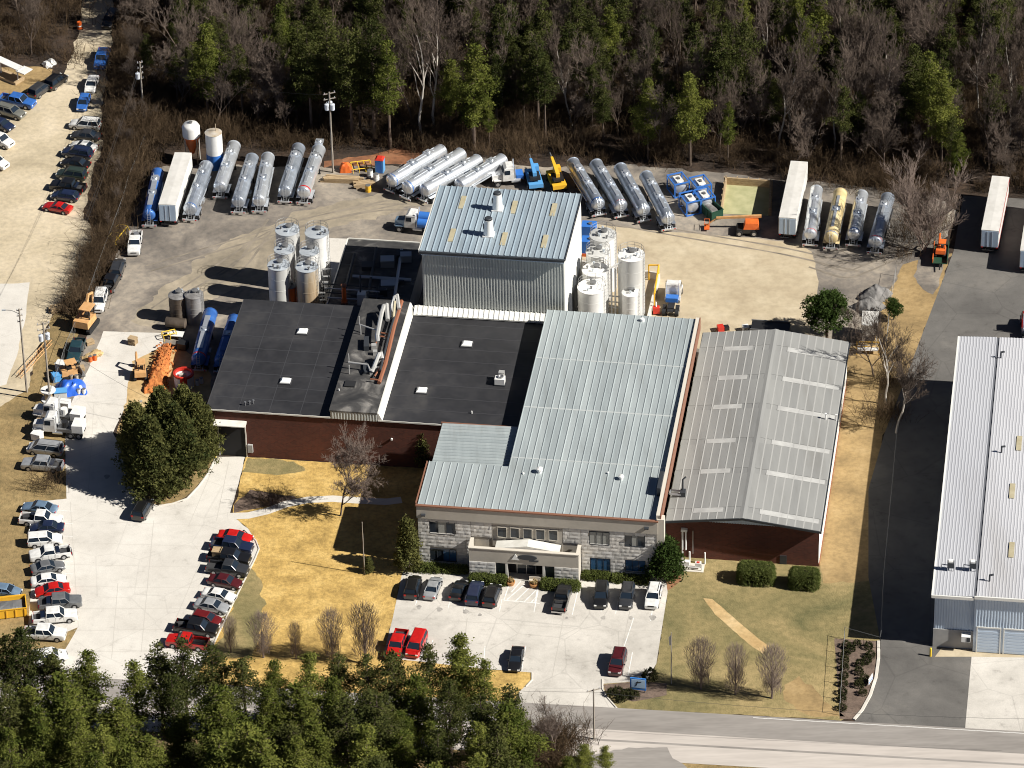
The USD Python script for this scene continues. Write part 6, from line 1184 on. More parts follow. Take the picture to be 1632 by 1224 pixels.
p = G(97, 634); t = thing('tank_toolbox', 'white and blue equipment box in front of the blue tarpaulin', 'equipment box', (p[0], p[1], 0), 5); part(t, 'box', MB().bb(-0.9, 0.9, -0.6, 0.6, 0.1, 1.2), YM['white']); part(t, 'lid', MB().bb(-0.95, 0.95, -0.65, 0.65, 1.2, 1.32), YM['lightblue']); part(t, 'skid', MB().bb(-0.9, 0.9, -0.5, -0.3, 0, 0.1).bb(-0.9, 0.9, 0.3, 0.5, 0, 0.1), YM['wood'])
for px, fr_, lab, c2 in (((84, 668), (70, 666), 'white service lorry with cluttered white bed near the cable reel', 'white'), ((84, 690), (70, 689), 'white service lorry with dark load, just above the silver van', 'white')):
    t = tractor(px, fr_, lab, c2, c2, None, name='service_truck'); part(t, 'cargo_box', MB().bb(-4.7, -3.1, -1.1, 1.1, 1.0, 2.2), YM['white']); part(t, 'cargo_rack', MB().bb(-3.0, -1.0, -1.1, 1.1, 1.0, 1.5), YM['grate']); part(t, 'drum', MB().cyl((-2.0, 0.3, 1.5), 0.5, 0.9, 12), YM['white'] if '668' in str(px) else YM['black'])
p = G(1386, 540); t = thing('loading_hopper', 'silver square hopper on a dark frame below the grey heaps', 'hopper', (p[0], p[1], 0), -6)
part(t, 'bin', MB().loft([[(-1.1, -1.7, 1.9), (1.1, -1.7, 1.9), (1.1, 1.7, 1.9), (-1.1, 1.7, 1.9)], [(-1.2, -1.9, 3.6), (1.2, -1.9, 3.6), (1.2, 1.9, 3.6), (-1.2, 1.9, 3.6)]]), TM['boxroof'])
for x in (-1, 1):
    for y in (-1.5, 1.5): part(t, 'leg', MB().bb(x - 0.08, x + 0.08, y - 0.08, y + 0.08, 0, 1.9), YM['white'])
part(t, 'motor', MB().bb(-0.7, 0.7, -2.4, -1.8, 0.8, 1.5), YM['black'])
p = G(1383, 562); t = thing('yellow_rack', 'yellow steel rack with a white bench top beside the grey warehouse corner', 'rack', (p[0], p[1], 0), -6); mb = MB()
for x in (-1.6, 1.6):
    for y in (-0.6, 0.6): mb.bb(x - 0.06, x + 0.06, y - 0.06, y + 0.06, 0, 1.5)
part(t, 'frame', mb.bb(-1.7, 1.7, -0.66, -0.54, 1.4, 1.5).bb(-1.7, 1.7, 0.54, 0.66, 1.4, 1.5), YM['amber']); part(t, 'shelf', MB().bb(-1.6, 1.6, -0.6, 0.6, 0.7, 0.78), YM['white'])
# things by the far edge of the yard
def lattice(nm, px, size, ang, m_, label, cat, n=5):
    p = G(*px); t = thing(nm, label, cat, (p[0], p[1], 0), ang); L, w, h = size; mb = MB()
    for y in (-w / 2, w / 2): mb.tube([(-L / 2, y, h), (L / 2, y, h)], 0.08, 5)
    for k in range(n):
        x = -L / 2 + L * k / (n - 1); mb.tube([(x, -w / 2, h), (x, w / 2, h)], 0.06, 5)
    part(t, 'frame', mb, m_)
    for k in range(n):
        x = -L / 2 + L * k / (n - 1); part(t, 'tine', MB().tube([(x, -w / 2, h), (x, -w / 2 - 0.2, 0.0)], 0.05, 5).tube([(x, w / 2, h), (x, w / 2 + 0.2, 0)], 0.05, 5), m_)
lattice('harrow_frame', (187, 378), (4.6, 1.5, 0.8), 68, YM['yellow'] if 'yellow' in YM else BM['yellow'], 'yellow tined frame standing by the yard fence', 'harrow')
lattice('tow_frame', (576, 268), (3.0, 2.2, 0.6), 10, BM['yellow'], 'yellow wheel-less frame left of the blue portable toilet', 'frame', 4)
lattice('sawhorse_frame', (270, 538), (2.0, 1.0, 0.9), 20, BM['yellow'], 'small yellow frame at the top of the orange mulch ridge', 'frame', 3)
t = heap_on('spreader_cover', (551, 272), 1.9, 1.5, 1.5, 0, 'small orange-red covered machine by the yard pole', 'covered machine', YM['orange'], 6)
p = G(606, 273); t = thing('portable_toilet', 'blue portable toilet at the foot of the red clay bank', 'toilet', (p[0], p[1], 0), -12); part(t, 'cabin', MB().bb(-0.65, 0.65, -0.65, 0.65, 0.05, 2.3), YM['lightblue']); part(t, 'roof', MB().loft([[(-0.7, -0.7, 2.3), (0.7, -0.7, 2.3), (0.7, 0.7, 2.3), (-0.7, 0.7, 2.3)], [(-0.4, -0.5, 2.55), (0.4, -0.5, 2.55), (0.4, 0.5, 2.55), (-0.4, 0.5, 2.55)]]), YM['red']); part(t, 'door', MB().bb(-0.45, 0.45, -0.69, -0.65, 0.1, 2.1), YM['blue'])
q = random.Random(21)
for (px, py, L, ang, lab, m_) in ((545, 288, 6.5, -8, 'stack of long timber baulks on the ground by the yard pole', YM['wood']), (580, 296, 3.0, 10, 'short timber stack left of the slanted tankers', YM['wood']), (96, 492, 3.6, 25, 'low lumber stack on the gravel outside the fence', YM['wood'])):
    p = G(px, py); t = thing('timber_stack', lab, 'timber stack', (p[0], p[1], 0), ang)
    for k in range(9): part(t, 'baulk', MB().box((q.uniform(-.3, .3), (k % 4 - 1.5) * 0.42, 0.15 + 0.26 * (k // 4)), (L * q.uniform(.8, 1), 0.34, 0.24), q.uniform(-.03, .03)), m_)
for (px, py, c_, lab) in ((590, 281, YM['white'], 'white drum beside the timber baulks'), (600, 287, YM['white'], 'second white drum, nearer the slanted tankers'), (587, 305, YM['amber'], 'yellow drum left of the slanted tankers'), (1152, 527, YM['red'], 'red and black engine pallet behind the grey warehouse'), (1192, 527, YM['white'], 'white crate behind the ridge of the grey warehouse')):
    p = G(px, py); t = thing('drum' if 'drum' in lab else 'pallet_load', lab, 'drum' if 'drum' in lab else 'pallet load', (p[0], p[1], 0), 12)
    if 'drum' in lab: part(t, 'shell', MB().lathe((0, 0, 0), [(0.45, 0), (0.45, 0.4), (0.48, 0.42), (0.48, 0.46), (0.45, 0.48), (0.45, 1.1)], 14), c_); part(t, 'lid', MB().cyl((0, 0, 1.1), 0.42, 0.04, 14), YM['grate'])
    else: part(t, 'pallet', MB().bb(-1.0, 1.0, -0.6, 0.6, 0, 0.14), YM['wood']); part(t, 'load', MB().bb(-0.8, 0.1, -0.5, 0.5, 0.14, 0.9), c_); part(t, 'engine', MB().bb(0.2, 0.9, -0.4, 0.4, 0.14, 0.7), YM['black'])
p = G(1228, 538); t = thing('dark_container', 'long dark open-topped container behind the ridge of the grey warehouse', 'container', (p[0], p[1], 0), -9); part(t, 'box', MB().bb(-2.8, 2.8, -1.2, 1.2, 0.1, 2.0), YM['black']); part(t, 'rim', MB().bb(-2.9, 2.9, -1.3, -1.15, 2.0, 2.15).bb(-2.9, 2.9, 1.15, 1.3, 2.0, 2.15), YM['grate'])
for k in range(5): part(t, 'rib', MB().bb(-2.4 + k * 1.2 - .06, -2.4 + k * 1.2 + .06, -1.28, -1.2, 0.1, 2.0), YM['black'])
p = G(281, 525); t = thing('horizontal_tank', 'small black horizontal tank in front of the two upright tanks', 'tank', (p[0], p[1], 0), -12); part(t, 'barrel', MB().loft([[(x, r * math.cos(a), 1.2 + r * math.sin(a)) for a in np.linspace(0, 6.283, 16, endpoint=False)] for x, r in ((-1.6, 0.3), (-1.45, 0.75), (1.45, 0.75), (1.6, 0.3))]), YM['brown'], smooth=40)
for x in (-1, 1): part(t, 'saddle', MB().bb(x - 0.15, x + 0.15, -0.6, 0.6, 0, 0.6), YM['black'])
p = G(280, 537); t = thing('flat_cart', 'flat cart with a white deck below the small black tank', 'cart', (p[0], p[1], 0), -12); part(t, 'deck', MB().bb(-1.2, 1.2, -0.7, 0.7, 0.5, 0.62), YM['white']); axles(t, (-0.8, 0.8), 0.8, 0.3)
# elevated tanks behind the left row
x, y = G(304, 200, 6.5); t = thing('hopper_tank', 'white domed hopper tank tapering to an orange cone at the wood edge', 'hopper tank', (x, y, 0)); part(t, 'shell', MB().lathe((0, 0, 0), [(1.35, 4.7), (1.4, 6.3), (1.1, 6.8), (0.1, 7.0)], 24), YM['white'], smooth=50); part(t, 'cone', MB().lathe((0, 0, 0), [(0.35, 1.6), (1.35, 4.7)], 24), YM['rusty'] if False else YM['orange'], smooth=50)
for a in (0.6, 2.2, 3.8, 5.4): part(t, 'leg', MB().tube([(1.25 * math.cos(a), 1.25 * math.sin(a), 0), (1.25 * math.cos(a), 1.25 * math.sin(a), 4.8)], 0.1, 6), YM['rusty'])
part(t, 'manway', MB().cyl((0, 0, 6.9), 0.3, 0.3, 10), YM['grate'])
x, y = G(340, 211, 6.2); t = thing('storage_tank', 'white upright tank with rusty lid and blue foot behind the left tankers', 'storage tank', (x, y, 0)); part(t, 'shell', MB().lathe((0, 0, 0), [(1.3, 2.6), (1.3, 6.2)], 24), YM['white'], smooth=40); part(t, 'foot', MB().lathe((0, 0, 0), [(1.31, 0), (1.31, 2.6)], 24), YM['blue'], smooth=40); part(t, 'lid', MB().lathe((0, 0, 6.2), [(1.35, 0), (0.1, 0.3)], 24), YM['rusty']); part(t, 'vent', MB().cyl((0.4, 0, 6.3), 0.07, 1.4, 6), YM['rusty'])

# ------------------------------------------------------------------ roof equipment
def on(fr_, px, z): return np.array([*P(*px, z)])
ZR = HB + 1.22
t = thing('roof_pipework', 'tangle of white insulated pipes and steel frames on the raised black roof strip', 'pipework', (0, 0, 0))
def tb(pts, r, z, m_, nm='pipe'): part(t, nm, MB().tube([P(a, c_, ZR + z + (e[0] if e else 0)) for a, c_, *e in pts], r, 7), m_)
tb([(602, 543), (601, 536, .6), (608, 500, 1.0), (612, 487, 1.2), (616, 485, 1.2), (618, 510, .6)], 0.32, 0.6, BM['silver'])
tb([(624, 507), (624, 488, .6), (629, 473, 1.4), (633, 470, 1.5), (636, 492, .8)], 0.26, 0.6, BM['silver'])
tb([(627, 507), (629, 480, 1.5)], 0.2, 0.8, BM['amber'])
tb([(573, 517), (600, 526)], 0.11, 1.1, BM['silver']); tb([(555, 577), (586, 581), (590, 590)], 0.13, 1.1, BM['silver'])
tb([(593, 592), (596, 585, .5), (604, 564, .9), (607, 562, .9), (609, 572, .4)], 0.3, 0.5, BM['silver'])
for a in ((573, 518), (556, 578), (575, 533), (557, 596)): part(t, 'stanchion', MB().tube([P(*a, ZR), (*G(*a, ZR), ZR + 1.5)], 0.08, 5), BM['silver'])
for a, c_ in (((607, 530), (620, 533)), ((606, 536), (622, 538)), ((600, 545), (597, 552)), ((597, 600), (612, 575)), ((590, 604), (607, 606))): part(t, 'steel_frame', MB().tube([P(*a, ZR + .5), P(*c_, ZR + .5)], 0.12, 5), BM['rustred'])
part(t, 'cable_tray', MB().tube([P(640, 480, ZR + .4), P(628, 520, ZR + .4), P(614, 580, ZR + .4), P(604, 610, ZR + .3)], 0.3, 6), BM['rustred'])
part(t, 'cable_tray', MB().tube([P(636, 482, ZR + .9), P(622, 525, ZR + .9), P(606, 590, ZR + .9)], 0.16, 6), BM['darktrim'])
for a, s_ in (((596, 556), 0.7), ((605, 575), 0.5), ((598, 565), .6), ((602, 590), .5), ((592, 596), .45)): c_ = P(*a, ZR); part(t, 'valve_body', MB().bb(c_[0] - s_ / 2, c_[0] + s_ / 2, c_[1] - s_ / 2, c_[1] + s_ / 2, ZR, ZR + 1.1 * s_), BM['silver'])
c_ = P(589, 588, ZR); part(t, 'pump_skid', MB().bb(c_[0] - .9, c_[0] + 1.0, c_[1] - 1.3, c_[1] + 1.2, ZR, ZR + .35), BM['darktrim'])
c_ = P(578, 552, ZR); part(t, 'duct', MB().bb(c_[0] + .2, c_[0] + 0.9, c_[1] - 1.2, c_[1] + 1.4, ZR, ZR + .8), BM['darktrim'])
x, y = G(549, 482, 5.0); t = thing('red_flue', 'red-orange steel flue standing on the black annex roof', 'flue', (x, y, 5.0)); part(t, 'stack', MB().lathe((0, 0, 0), [(0.42, 0), (0.33, 0.6), (0.3, 2.8)], 14), YM['orange'] if False else BM['orange'], smooth=40); part(t, 'cap', MB().cyl((0, 0, 2.8), 0.42, 0.25, 14), BM['rustred']); part(t, 'base', MB().bb(-.5, .5, -.5, .5, 0, .2), BM['rustred'])
x, y = G(577, 485, 5.0); t = thing('roof_cabinet', 'pale blue and white cabinet beside the red-orange flue', 'cabinet', (x, y, 5.0), -9); part(t, 'cabinet', MB().bb(-.6, .6, -.5, .5, .1, 2.0), BM['white']); part(t, 'door', MB().bb(-.63, -.6, -.4, .4, .3, 1.8), BM['bluewall']); part(t, 'duct', MB().tube([(-.2, .2, 2.0), (-.2, .6, 4.6)], .14, 6), BM['darktrim'])
t = thing('roof_pipe_rack', 'grey pipe rack crossing the black annex roof behind the flue', 'pipe rack', (0, 0, 0))
for k, py in enumerate((452, 459, 466, 474)): part(t, 'pipe', MB().tube([P(515 + 2 * k, py, 5.6), P(600 + 6 * k, py + 6, 5.6)], 0.1, 6), BM['steel'] if k % 2 else BM['darktrim'])
for px in (522, 545, 572, 600): part(t, 'bent', MB().tube([P(px, 478, 5.0), P(px, 478, 5.6), P(px + 5, 452, 5.6), P(px + 5, 452, 5.0)], 0.08, 5), BM['darktrim'])
t = thing('wall_platform', 'steel stair platforms on the left wall of the black annex', 'platform', (0, 0, 0))
for k, (px, py) in enumerate(((522, 441), (521, 450), (520, 456), (515, 467), (515, 472), (515, 478))): c_ = P(px, py, 4.0 - 0.3 * k); part(t, 'tread', MB().bb(c_[0] - .7, c_[0] + .3, c_[1] - .2, c_[1] + .2, c_[2], c_[2] + .08), BM['steel'])
mb = MB()
for px in (517, 526): u = G(px, 490); mb.tube([(u[0], u[1], 0), (u[0], u[1], 5.6)], 0.08, 5)
part(t, 'post', mb, BM['darktrim'])
x, y = G(797, 612, HB); t = thing('roof_air_conditioner', 'white air conditioner with vent on the right black roof bay', 'air conditioner', (x, y, HB), -9)
part(t, 'cabinet', MB().bb(-.7, .7, -.55, .55, .2, 1.1), BM['white']); part(t, 'fan_cowl', MB().lathe((.1, .1, 1.1), [(.45, 0), (.42, .25), (.3, .25), (.28, .1), (.05, .1)], 14), BM['steel']); part(t, 'cap_box', MB().bb(-.3, .5, .6, 1.3, .1, 1.5), BM['silver']); part(t, 'curb', MB().bb(-.75, .75, -.6, .6, 0, .2), BM['darktrim'])
t = thing('annex_roof_plant', 'cluster of dark ducts, pipes and small fans on the shaded black annex roof', 'roof plant', (0, 0, 0)); q = random.Random(17)
for k in range(7):
    a0_, b0_ = q.uniform(585, 650), q.uniform(400, 470); c_ = P(a0_, b0_, 5.0); s_ = q.uniform(.5, 1.1); part(t, 'fan_box', MB().bb(c_[0] - s_, c_[0] + s_, c_[1] - s_ * .8, c_[1] + s_ * .8, 5.0, 5.0 + q.uniform(.5, 1.2)), BM['darktrim'] if k % 3 else BM['steel'])
for k, (u, v) in enumerate((((560, 470), (640, 478)), ((562, 440), (655, 446)), ((600, 395), (585, 478)), ((640, 398), (628, 480)), ((565, 405), (548, 470)))): part(t, 'duct', MB().tube([P(*u, 5.5), P(*v, 5.5)], .2 + .05 * (k % 2), 7), BM['steel'] if k % 2 else BM['darktrim'])
t = thing('silo_pipework', 'grey pipes and steel uprights between the left silos and the black annex', 'pipework', (0, 0, 0))
for k, (u, z) in enumerate((((512, 470), 4.5), ((516, 478), 5.5), ((508, 480), 3.5), ((522, 462), 5.0))): g_ = G(*u); part(t, 'riser', MB().tube([(*g_, 0), (*g_, z), (g_[0] + 2.0, g_[1], z)], .1, 6), BM['steel'])
for k in range(4): part(t, 'cross_pipe', MB().tube([(*G(470, 470 + 4 * k), 1.5 + .7 * k), (*G(530, 474 + 4 * k), 1.5 + .7 * k)], .09, 6), BM['steel'])
# services at the foot of the grey warehouse
x, y = G(1100, 905); t = thing('gas_meter_set', 'white pipe frame and two white meter boxes at the foot of the grey warehouse front', 'meter set', (x, y, 0), -9)
part(t, 'frame', MB().tube([(-2.4, -.6, .1), (-2.4, -.6, 1.2), (-2.4, .9, 1.2)], .07, 5).tube([(-2.4, -.6, .6), (1.6, -.6, .6)], .07, 5).tube([(1.6, -.6, .1), (1.6, -.6, 1.2)], .07, 5), BM['white']); part(t, 'meter_box', MB().bb(-.9, -.1, -.4, .2, .5, 1.2), BM['white']); part(t, 'meter_box', MB().bb(.7, 1.5, -.4, .2, .4, 1.1), BM['white']); part(t, 'red_plate', MB().bb(.9, 1.3, -.3, .1, 1.1, 1.14), YM['red']); part(t, 'slab', MB().bb(-2.6, 1.9, -.9, 1.0, 0, .08), GM['kerb'])
for dx in (-1.2, -.2, 1.9): part(t, 'vent_stub', MB().cyl((dx, 1.1, 0), .12, 1.9, 8), BM['white'])
t = fg.thing('wall_duct', 'pair of white downpipes with hood on the brick front of the grey warehouse', 'downpipe'); xa, za = fg.wall(1088, 845, 0.9)
part(t, 'pipe', MB().tube([(xa, .75, 1.5), (xa, .75, za)], .12, 8), BM['white']); part(t, 'pipe', MB().tube([(xa + .45, .75, 1.5), (xa + .45, .75, za)], .12, 8), BM['white']); part(t, 'hood', MB().bb(xa - .2, xa + .65, .5, 1.0, za, za + .35), BM['white']); part(t, 'conduit', MB().tube([(xa + 1.4, .9, .8), (xa + 1.4, .9, za)], .05, 5), BM['steel'])

# ------------------------------------------------------------------ utility poles, lines, fences
def utility_pole(base, top, label, arms=1, cans=0, lamp=False, r=0.14, name='utility_pole', cat='utility pole'):
    b_ = G(*base); d = FWD + RGT * (top[0] - W / 2) / F - UPV * (top[1] - H / 2) / F
    e = EYE[:2] - b_; tt = -(e @ d[:2]) / (d[:2] @ d[:2]); h = float(np.clip(EYE[2] + d[2] * (DIST * 0 + (-(e[1]) / d[1])), 4, 16))
    t = thing(name, label, cat, (b_[0], b_[1], 0)); part(t, 'pole', MB().tube([(0, 0, 0), (0, 0, h)], [r * 1.2, r * 0.8], 8), YM['pole'])
    for k in range(arms):
        z = h - 0.3 - 0.95 * k; am = part(t, 'crossarm', MB().box((0, 0.12, z), (1.9 if arms < 3 else 0.9, 0.1, 0.12), 0.35), YM['pole'])
        for x in (-0.8, 0, 0.8) if arms < 3 else (-.35, .35): part(am, 'insulator', MB().cyl((x * math.cos(.35), x * math.sin(.35) + .12, z + .06), .06, .22, 6), YM['ceramic'])
    for k in range(cans):
        a = (k / max(cans, 1)) * 6.28 + 3.6; tr = part(t, 'transformer', MB().lathe((.5 * math.cos(a), .5 * math.sin(a), h - 3.0), [(.3, 0), (.34, .1), (.34, .95), (.36, 1.0), (.1, 1.1)], 12), YM['tubgrey'], smooth=40); part(tr, 'bushing', MB().cyl((.5 * math.cos(a), .5 * math.sin(a), h - 1.9), .05, .3, 6), YM['ceramic'])
    if lamp: part(t, 'lamp_arm', MB().tube([(0, 0, h - .9), (-1.1, .1, h - .3), (-2.0, .15, h - .25)], .05, 5), YM['grate']); part(t, 'lamp_head', MB().box((-2.2, .15, h - .28), (.55, .22, .14)), YM['silotop'])
    return np.array([b_[0], b_[1], h])
h1 = utility_pole((531, 275), (521, 147), 'utility pole with three pale transformers at the back of the truck yard', 2, 3)
h2 = utility_pole((229, 183), (219, 98), 'utility pole with stacked short crossarms in the brush by the lane', 4, 1)
h3 = utility_pole((43, 625), (34, 492), 'street light pole with short crossarms at the left gravel drive', 3, 0, True)
h4 = utility_pole((80, 640), (72, 514), 'utility pole with two white transformers by the yard fence', 2, 2)
h5 = utility_pole((947, 1178), (947, 1098), 'thin utility pole on the road verge beside the bare roadside bush', 1, 0, r=.11)
h6 = utility_pole((581, 915), (578, 832), 'lone pole in the shadow on the golden lawn', 0, 0, r=.07)
h7 = utility_pole((1070, 1090), (1068, 1008), 'flag pole on the right lawn by the entrance sign', 0, 0, r=.07, name='flag_pole', cat='flag pole')
fl = stage.GetPrimAtPath('/World/flag_pole'); part('/World/flag_pole', 'flag', MB().loft([[(0.05, 0, h7[2] - .3), (0.05, .05, h7[2] - 2.0), (0.05, .1, h7[2] - 2.0), (.05, .05, h7[2] - .3)], [(-.35, .1, h7[2] - .9), (-.25, .15, h7[2] - 2.3), (-.25, .2, h7[2] - 2.3), (-.35, .15, h7[2] - .9)]]), YM['white'])
def span(a, c_, sag, label, r=.018):
    s = np.linspace(0, 1, 14)[:, None]; p = a + (c_ - a) * s; p[:, 2] -= sag * 4 * (s * (1 - s))[:, 0]
    single('power_line', MB().tube(p, r, 4), YM['cable'], label, 'power line')
span(h2 + [0.3, 0, -.3], h4 + [.3, 0, -.3], 1.5, 'power line from the brush pole down the yard fence'); span(h2 + [-.3, 0, -1.2], h4 + [-.4, 0, -.4], 1.7, 'second, lower power line from the brush pole down the yard fence')
span(h1 + [0, 0, -.5], h2 + [.2, 0, -.6], 1.2, 'power line between the yard pole and the brush pole'); span(h4 + [.2, 0, -2], np.array([*P(258, 645, 4.0)]), .8, 'service wire from the fence pole toward the big evergreens', .025)
span(h5 + [0, 0, -.5], np.array([*G(1700, 1215), 7.0]), 1.0, 'roadside power line running right from the thin pole', .022); span(h5 + [0, 0, -.5], np.array([*G(500, 1145), 8.0]), 1.0, 'roadside power line running left behind the pine crowns', .022)
def fence(pts, label, h=1.9, m_=None, gap=3.0, mesh=True):
    w = densify([G(*p) for p in pts], gap, False); t = thing('chain_link_fence', label, 'fence', (0, 0, 0))
    for p in w: part(t, 'post', MB().tube([(p[0], p[1], 0), (p[0], p[1], h + .1)], .04, 5), YM['wire'])
    part(t, 'top_rail', MB().tube([(*p, h) for p in w], .03, 4), YM['wire'])
    mb = MB()
    for a, c_ in zip(w[:-1], w[1:]):
        L = np.linalg.norm(c_ - a); n = int(L / .6)
        for k in range(n + 1):
            for sg in (1, -1):
                u0 = k / n; u1 = u0 + sg * h / L
                v0, v1 = 0.0, h
                if u1 > 1: v1 = h * (1 - u0) / (u1 - u0); u1 = 1
                if u1 < 0: v1 = h * (0 - u0) / (u1 - u0); u1 = 0
                if abs(u1 - u0) < 1e-6: continue
                p, q_ = a + (c_ - a) * u0, a + (c_ - a) * u1; mb.tube([(*p, v0 + .03), (*q_, v1)], .0035, 3, False)
    part(t, 'wire_mesh', mb, YM['wire'], kind='stuff')
fence([(232, 232), (205, 300), (197, 330), (160, 430), (135, 500), (108, 560), (82, 640), (64, 690)], 'chain-link fence along the west side of the truck yard')
fence([(1338, 1140), (1346, 1018), (1403, 1034)], 'chain-link fence round the shrub bed by the right lawn')
fence([(1403, 1034), (1408, 930), (1424, 760), (1430, 690)], 'chain-link fence line on the shaded asphalt beside the grey warehouse')
fence([(1428, 440), (1420, 480), (1412, 560)], 'short chain-link fence between the grey heaps and the grass')
p = G(55, 575); t = thing('conveyor_boom', 'long orange lattice boom lying on the verge by the fence pole', 'boom', (p[0], p[1], 0), 66); mb = MB()
for y, z in ((-.35, .1), (.35, .1), (-.35, .7), (.35, .7)): mb.tube([(-4.8, y, z), (4.8, y, z)], .05, 4)
part(t, 'chord', mb, YM['tanm']); mb = MB()
for k in range(14): x = -4.8 + k * .7; mb.tube([(x, -.35, .1), (x + .7, .35, .7)], .035, 4).tube([(x, .35, .1), (x + .7, -.35, .7)], .035, 4)
part(t, 'lacing', mb, YM['tanm'])
# yellow pipe frame right of the tank farm
t = thing('pipe_gantry', 'yellow pipe gantry at the truck loading spot beside the tank farm', 'gantry', (0, 0, 0)); a, c_, d_ = G(1034, 446), G(1050, 446), G(1043, 492)
for u in (a, c_, d_): part(t, 'post', MB().tube([(*u, 0), (*u, 2.6)], .12, 6), YM['amber'])
part(t, 'beam', MB().tube([(*a, 2.6), (*c_, 2.6), (*d_, 2.6)], .14, 6), YM['amber']); p = G(1046, 500); t = thing('valve_station', 'red valve box at the foot of the yellow gantry', 'valve box', (p[0], p[1], 0)); part(t, 'box', MB().bb(-.5, .5, -.4, .4, .2, 1.2), YM['red']); part(t, 'pipe', MB().tube([(0, 0, 1.2), (0, .4, 1.8)], .1, 6), YM['white']); part(t, 'stand', MB().bb(-.4, .4, -.3, .3, 0, .2), YM['black'])

# ------------------------------------------------------------------ front-of-house furniture
for k, (px, py, lab) in enumerate(((814, 932, 'terracotta planter left of the hatched walkway'), (851, 935, 'terracotta planter right of the hatched walkway'))):
    p = G(px, py); t = thing('planter', lab, 'planter', (p[0], p[1], 0)); part(t, 'pot', MB().lathe((0, 0, 0), [(.42, 0), (.58, .35), (.62, .62), (.5, .62), (.46, .5)], 14), YM['pot'], smooth=40); q = random.Random(k); mb = MB()
    for _ in range(40): a, r_ = q.uniform(0, 6.28), q.uniform(0, .5); mb.box((r_ * math.cos(a), r_ * math.sin(a), .6 + q.uniform(0, .45)), (.16, .1, .12), q.uniform(0, 3))
    part(t, 'plant', mb, GM['verge'], kind='stuff')
q_ = fo.world((k0 + k1) / 2 + 1.3, VY - .2); t = thing('porch_bench', 'pale bench standing in the office porch', 'bench', (q_[0], q_[1], 0), -9); part(t, 'seat', MB().bb(-.8, .8, -.25, .25, .42, .5), YM['bench']); part(t, 'backrest', MB().bb(-.8, .8, .22, .3, .5, .95), YM['bench'])
for x in (-.7, .7): part(t, 'leg', MB().bb(x - .06, x + .06, -.22, .22, 0, .42), YM['bench'])
# entrance sign
p = G(1017, 1103); t = thing('entrance_sign', 'blue and pale blue sign board with dark mark at the lot entrance', 'sign', (p[0], p[1], 0), -12)
part(t, 'board', MB().box((0, 0, 1.35), (2.1, .16, 1.9)), YM['signblue']); part(t, 'face', MB().box((0.05, -.09, 1.45), (1.85, .02, 1.35)), YM['signlight'])
part(t, 'mark', MB().box((-.15, -.11, 1.45), (.14, .02, .8), .35, 'y').box((.1, -.115, 1.7), (.7, .02, .12), -.2, 'y'), YM['black'])
for x in (-.9, .9): part(t, 'post', MB().bb(x - .06, x + .06, -.06, .06, 0, .5), YM['grate'])
p = G(1387, 1090); t = thing('bed_sign', 'small white sign board standing among the dark shrubs by the lane', 'sign', (p[0], p[1], 0), 65); part(t, 'board', MB().box((0, 0, .75), (1.5, .1, .9)), YM['white']); part(t, 'stripe', MB().box((0, -.06, .6), (1.3, .02, .18)), YM['signblue']); part(t, 'post', MB().bb(-.05, .05, -.05, .05, 0, .35), YM['grate'])
for px, py, lab in ((1483, 1046, 'yellow bollard at the left corner of the long pale warehouse'),): p = G(px, py); single('bollard', MB().cyl((p[0], p[1], 0), .16, 1.3, 12).lathe((p[0], p[1], 1.3), [(.16, 0), (.1, .08), (.02, .1)], 12), BM['yellow'], lab, 'bollard')
p = G(127, 46); t = thing('traffic_barrel', 'orange traffic barrel at the brush edge near the lane end', 'barrel', (p[0], p[1], 0)); part(t, 'barrel', MB().lathe((0, 0, 0), [(.5, 0), (.42, .15), (.4, .9), (.36, 1.3)], 12), BM['orange']); part(t, 'stripe', MB().lathe((0, 0, .55), [(.425, 0), (.42, .2)], 12), YM['white']); part(t, 'base', MB().bb(-.55, .55, -.55, .55, 0, .06), YM['black'])
p = G(6, 118); t = thing('ramp_canopy', 'white roofed ramp with tan deck at the upper left edge', 'canopy', (p[0], p[1], 0), -38)
part(t, 'roof', MB().loft([[(-3.5, -.7, 2.6), (4.0, -.7, 2.2), (4.0, .7, 2.2), (-3.5, .7, 2.6)], [(-3.5, -.7, 2.75), (4.0, -.7, 2.35), (4.0, .7, 2.35), (-3.5, .7, 2.75)]]), YM['white']); part(t, 'landing_roof', MB().bb(3.6, 5.4, -.9, 1.1, 2.1, 2.25), YM['white']); part(t, 'deck', MB().bb(-4, 4, -1.6, .6, 0, .5), YM['wood'])
for x in (-3, 0, 3.6): part(t, 'post', MB().bb(x - .08, x + .08, -.6, -.44, .5, 2.25), YM['white'])
for k, (px, py) in enumerate(((70, 106), (78, 102))): heap('scrap_heap', (px, py), (px + 9, py - 3), 1.6, .8, ('left' if k == 0 else 'right') + ' small white scrap heap at the brush edge above the black SUV', 'scrap heap', YM['white'], 30 + k)
# crates on the black pickup
for k, (dx, lab) in enumerate(((0, 'front tan crate on the black pickup bed'), (1, 'rear tan crate on the black pickup bed'))):
    p = G(358 - 12 * k, 886 - 1 * k, .7); t = thing('tan_crate', lab, 'crate', (p[0], p[1], .68), -12); part(t, 'box', MB().bb(-.55, .55, -.6, .6, 0, .95), YM['wood']); part(t, 'lid', MB().bb(-.6, .6, -.65, .65, .95, 1.03), YM['wood'])

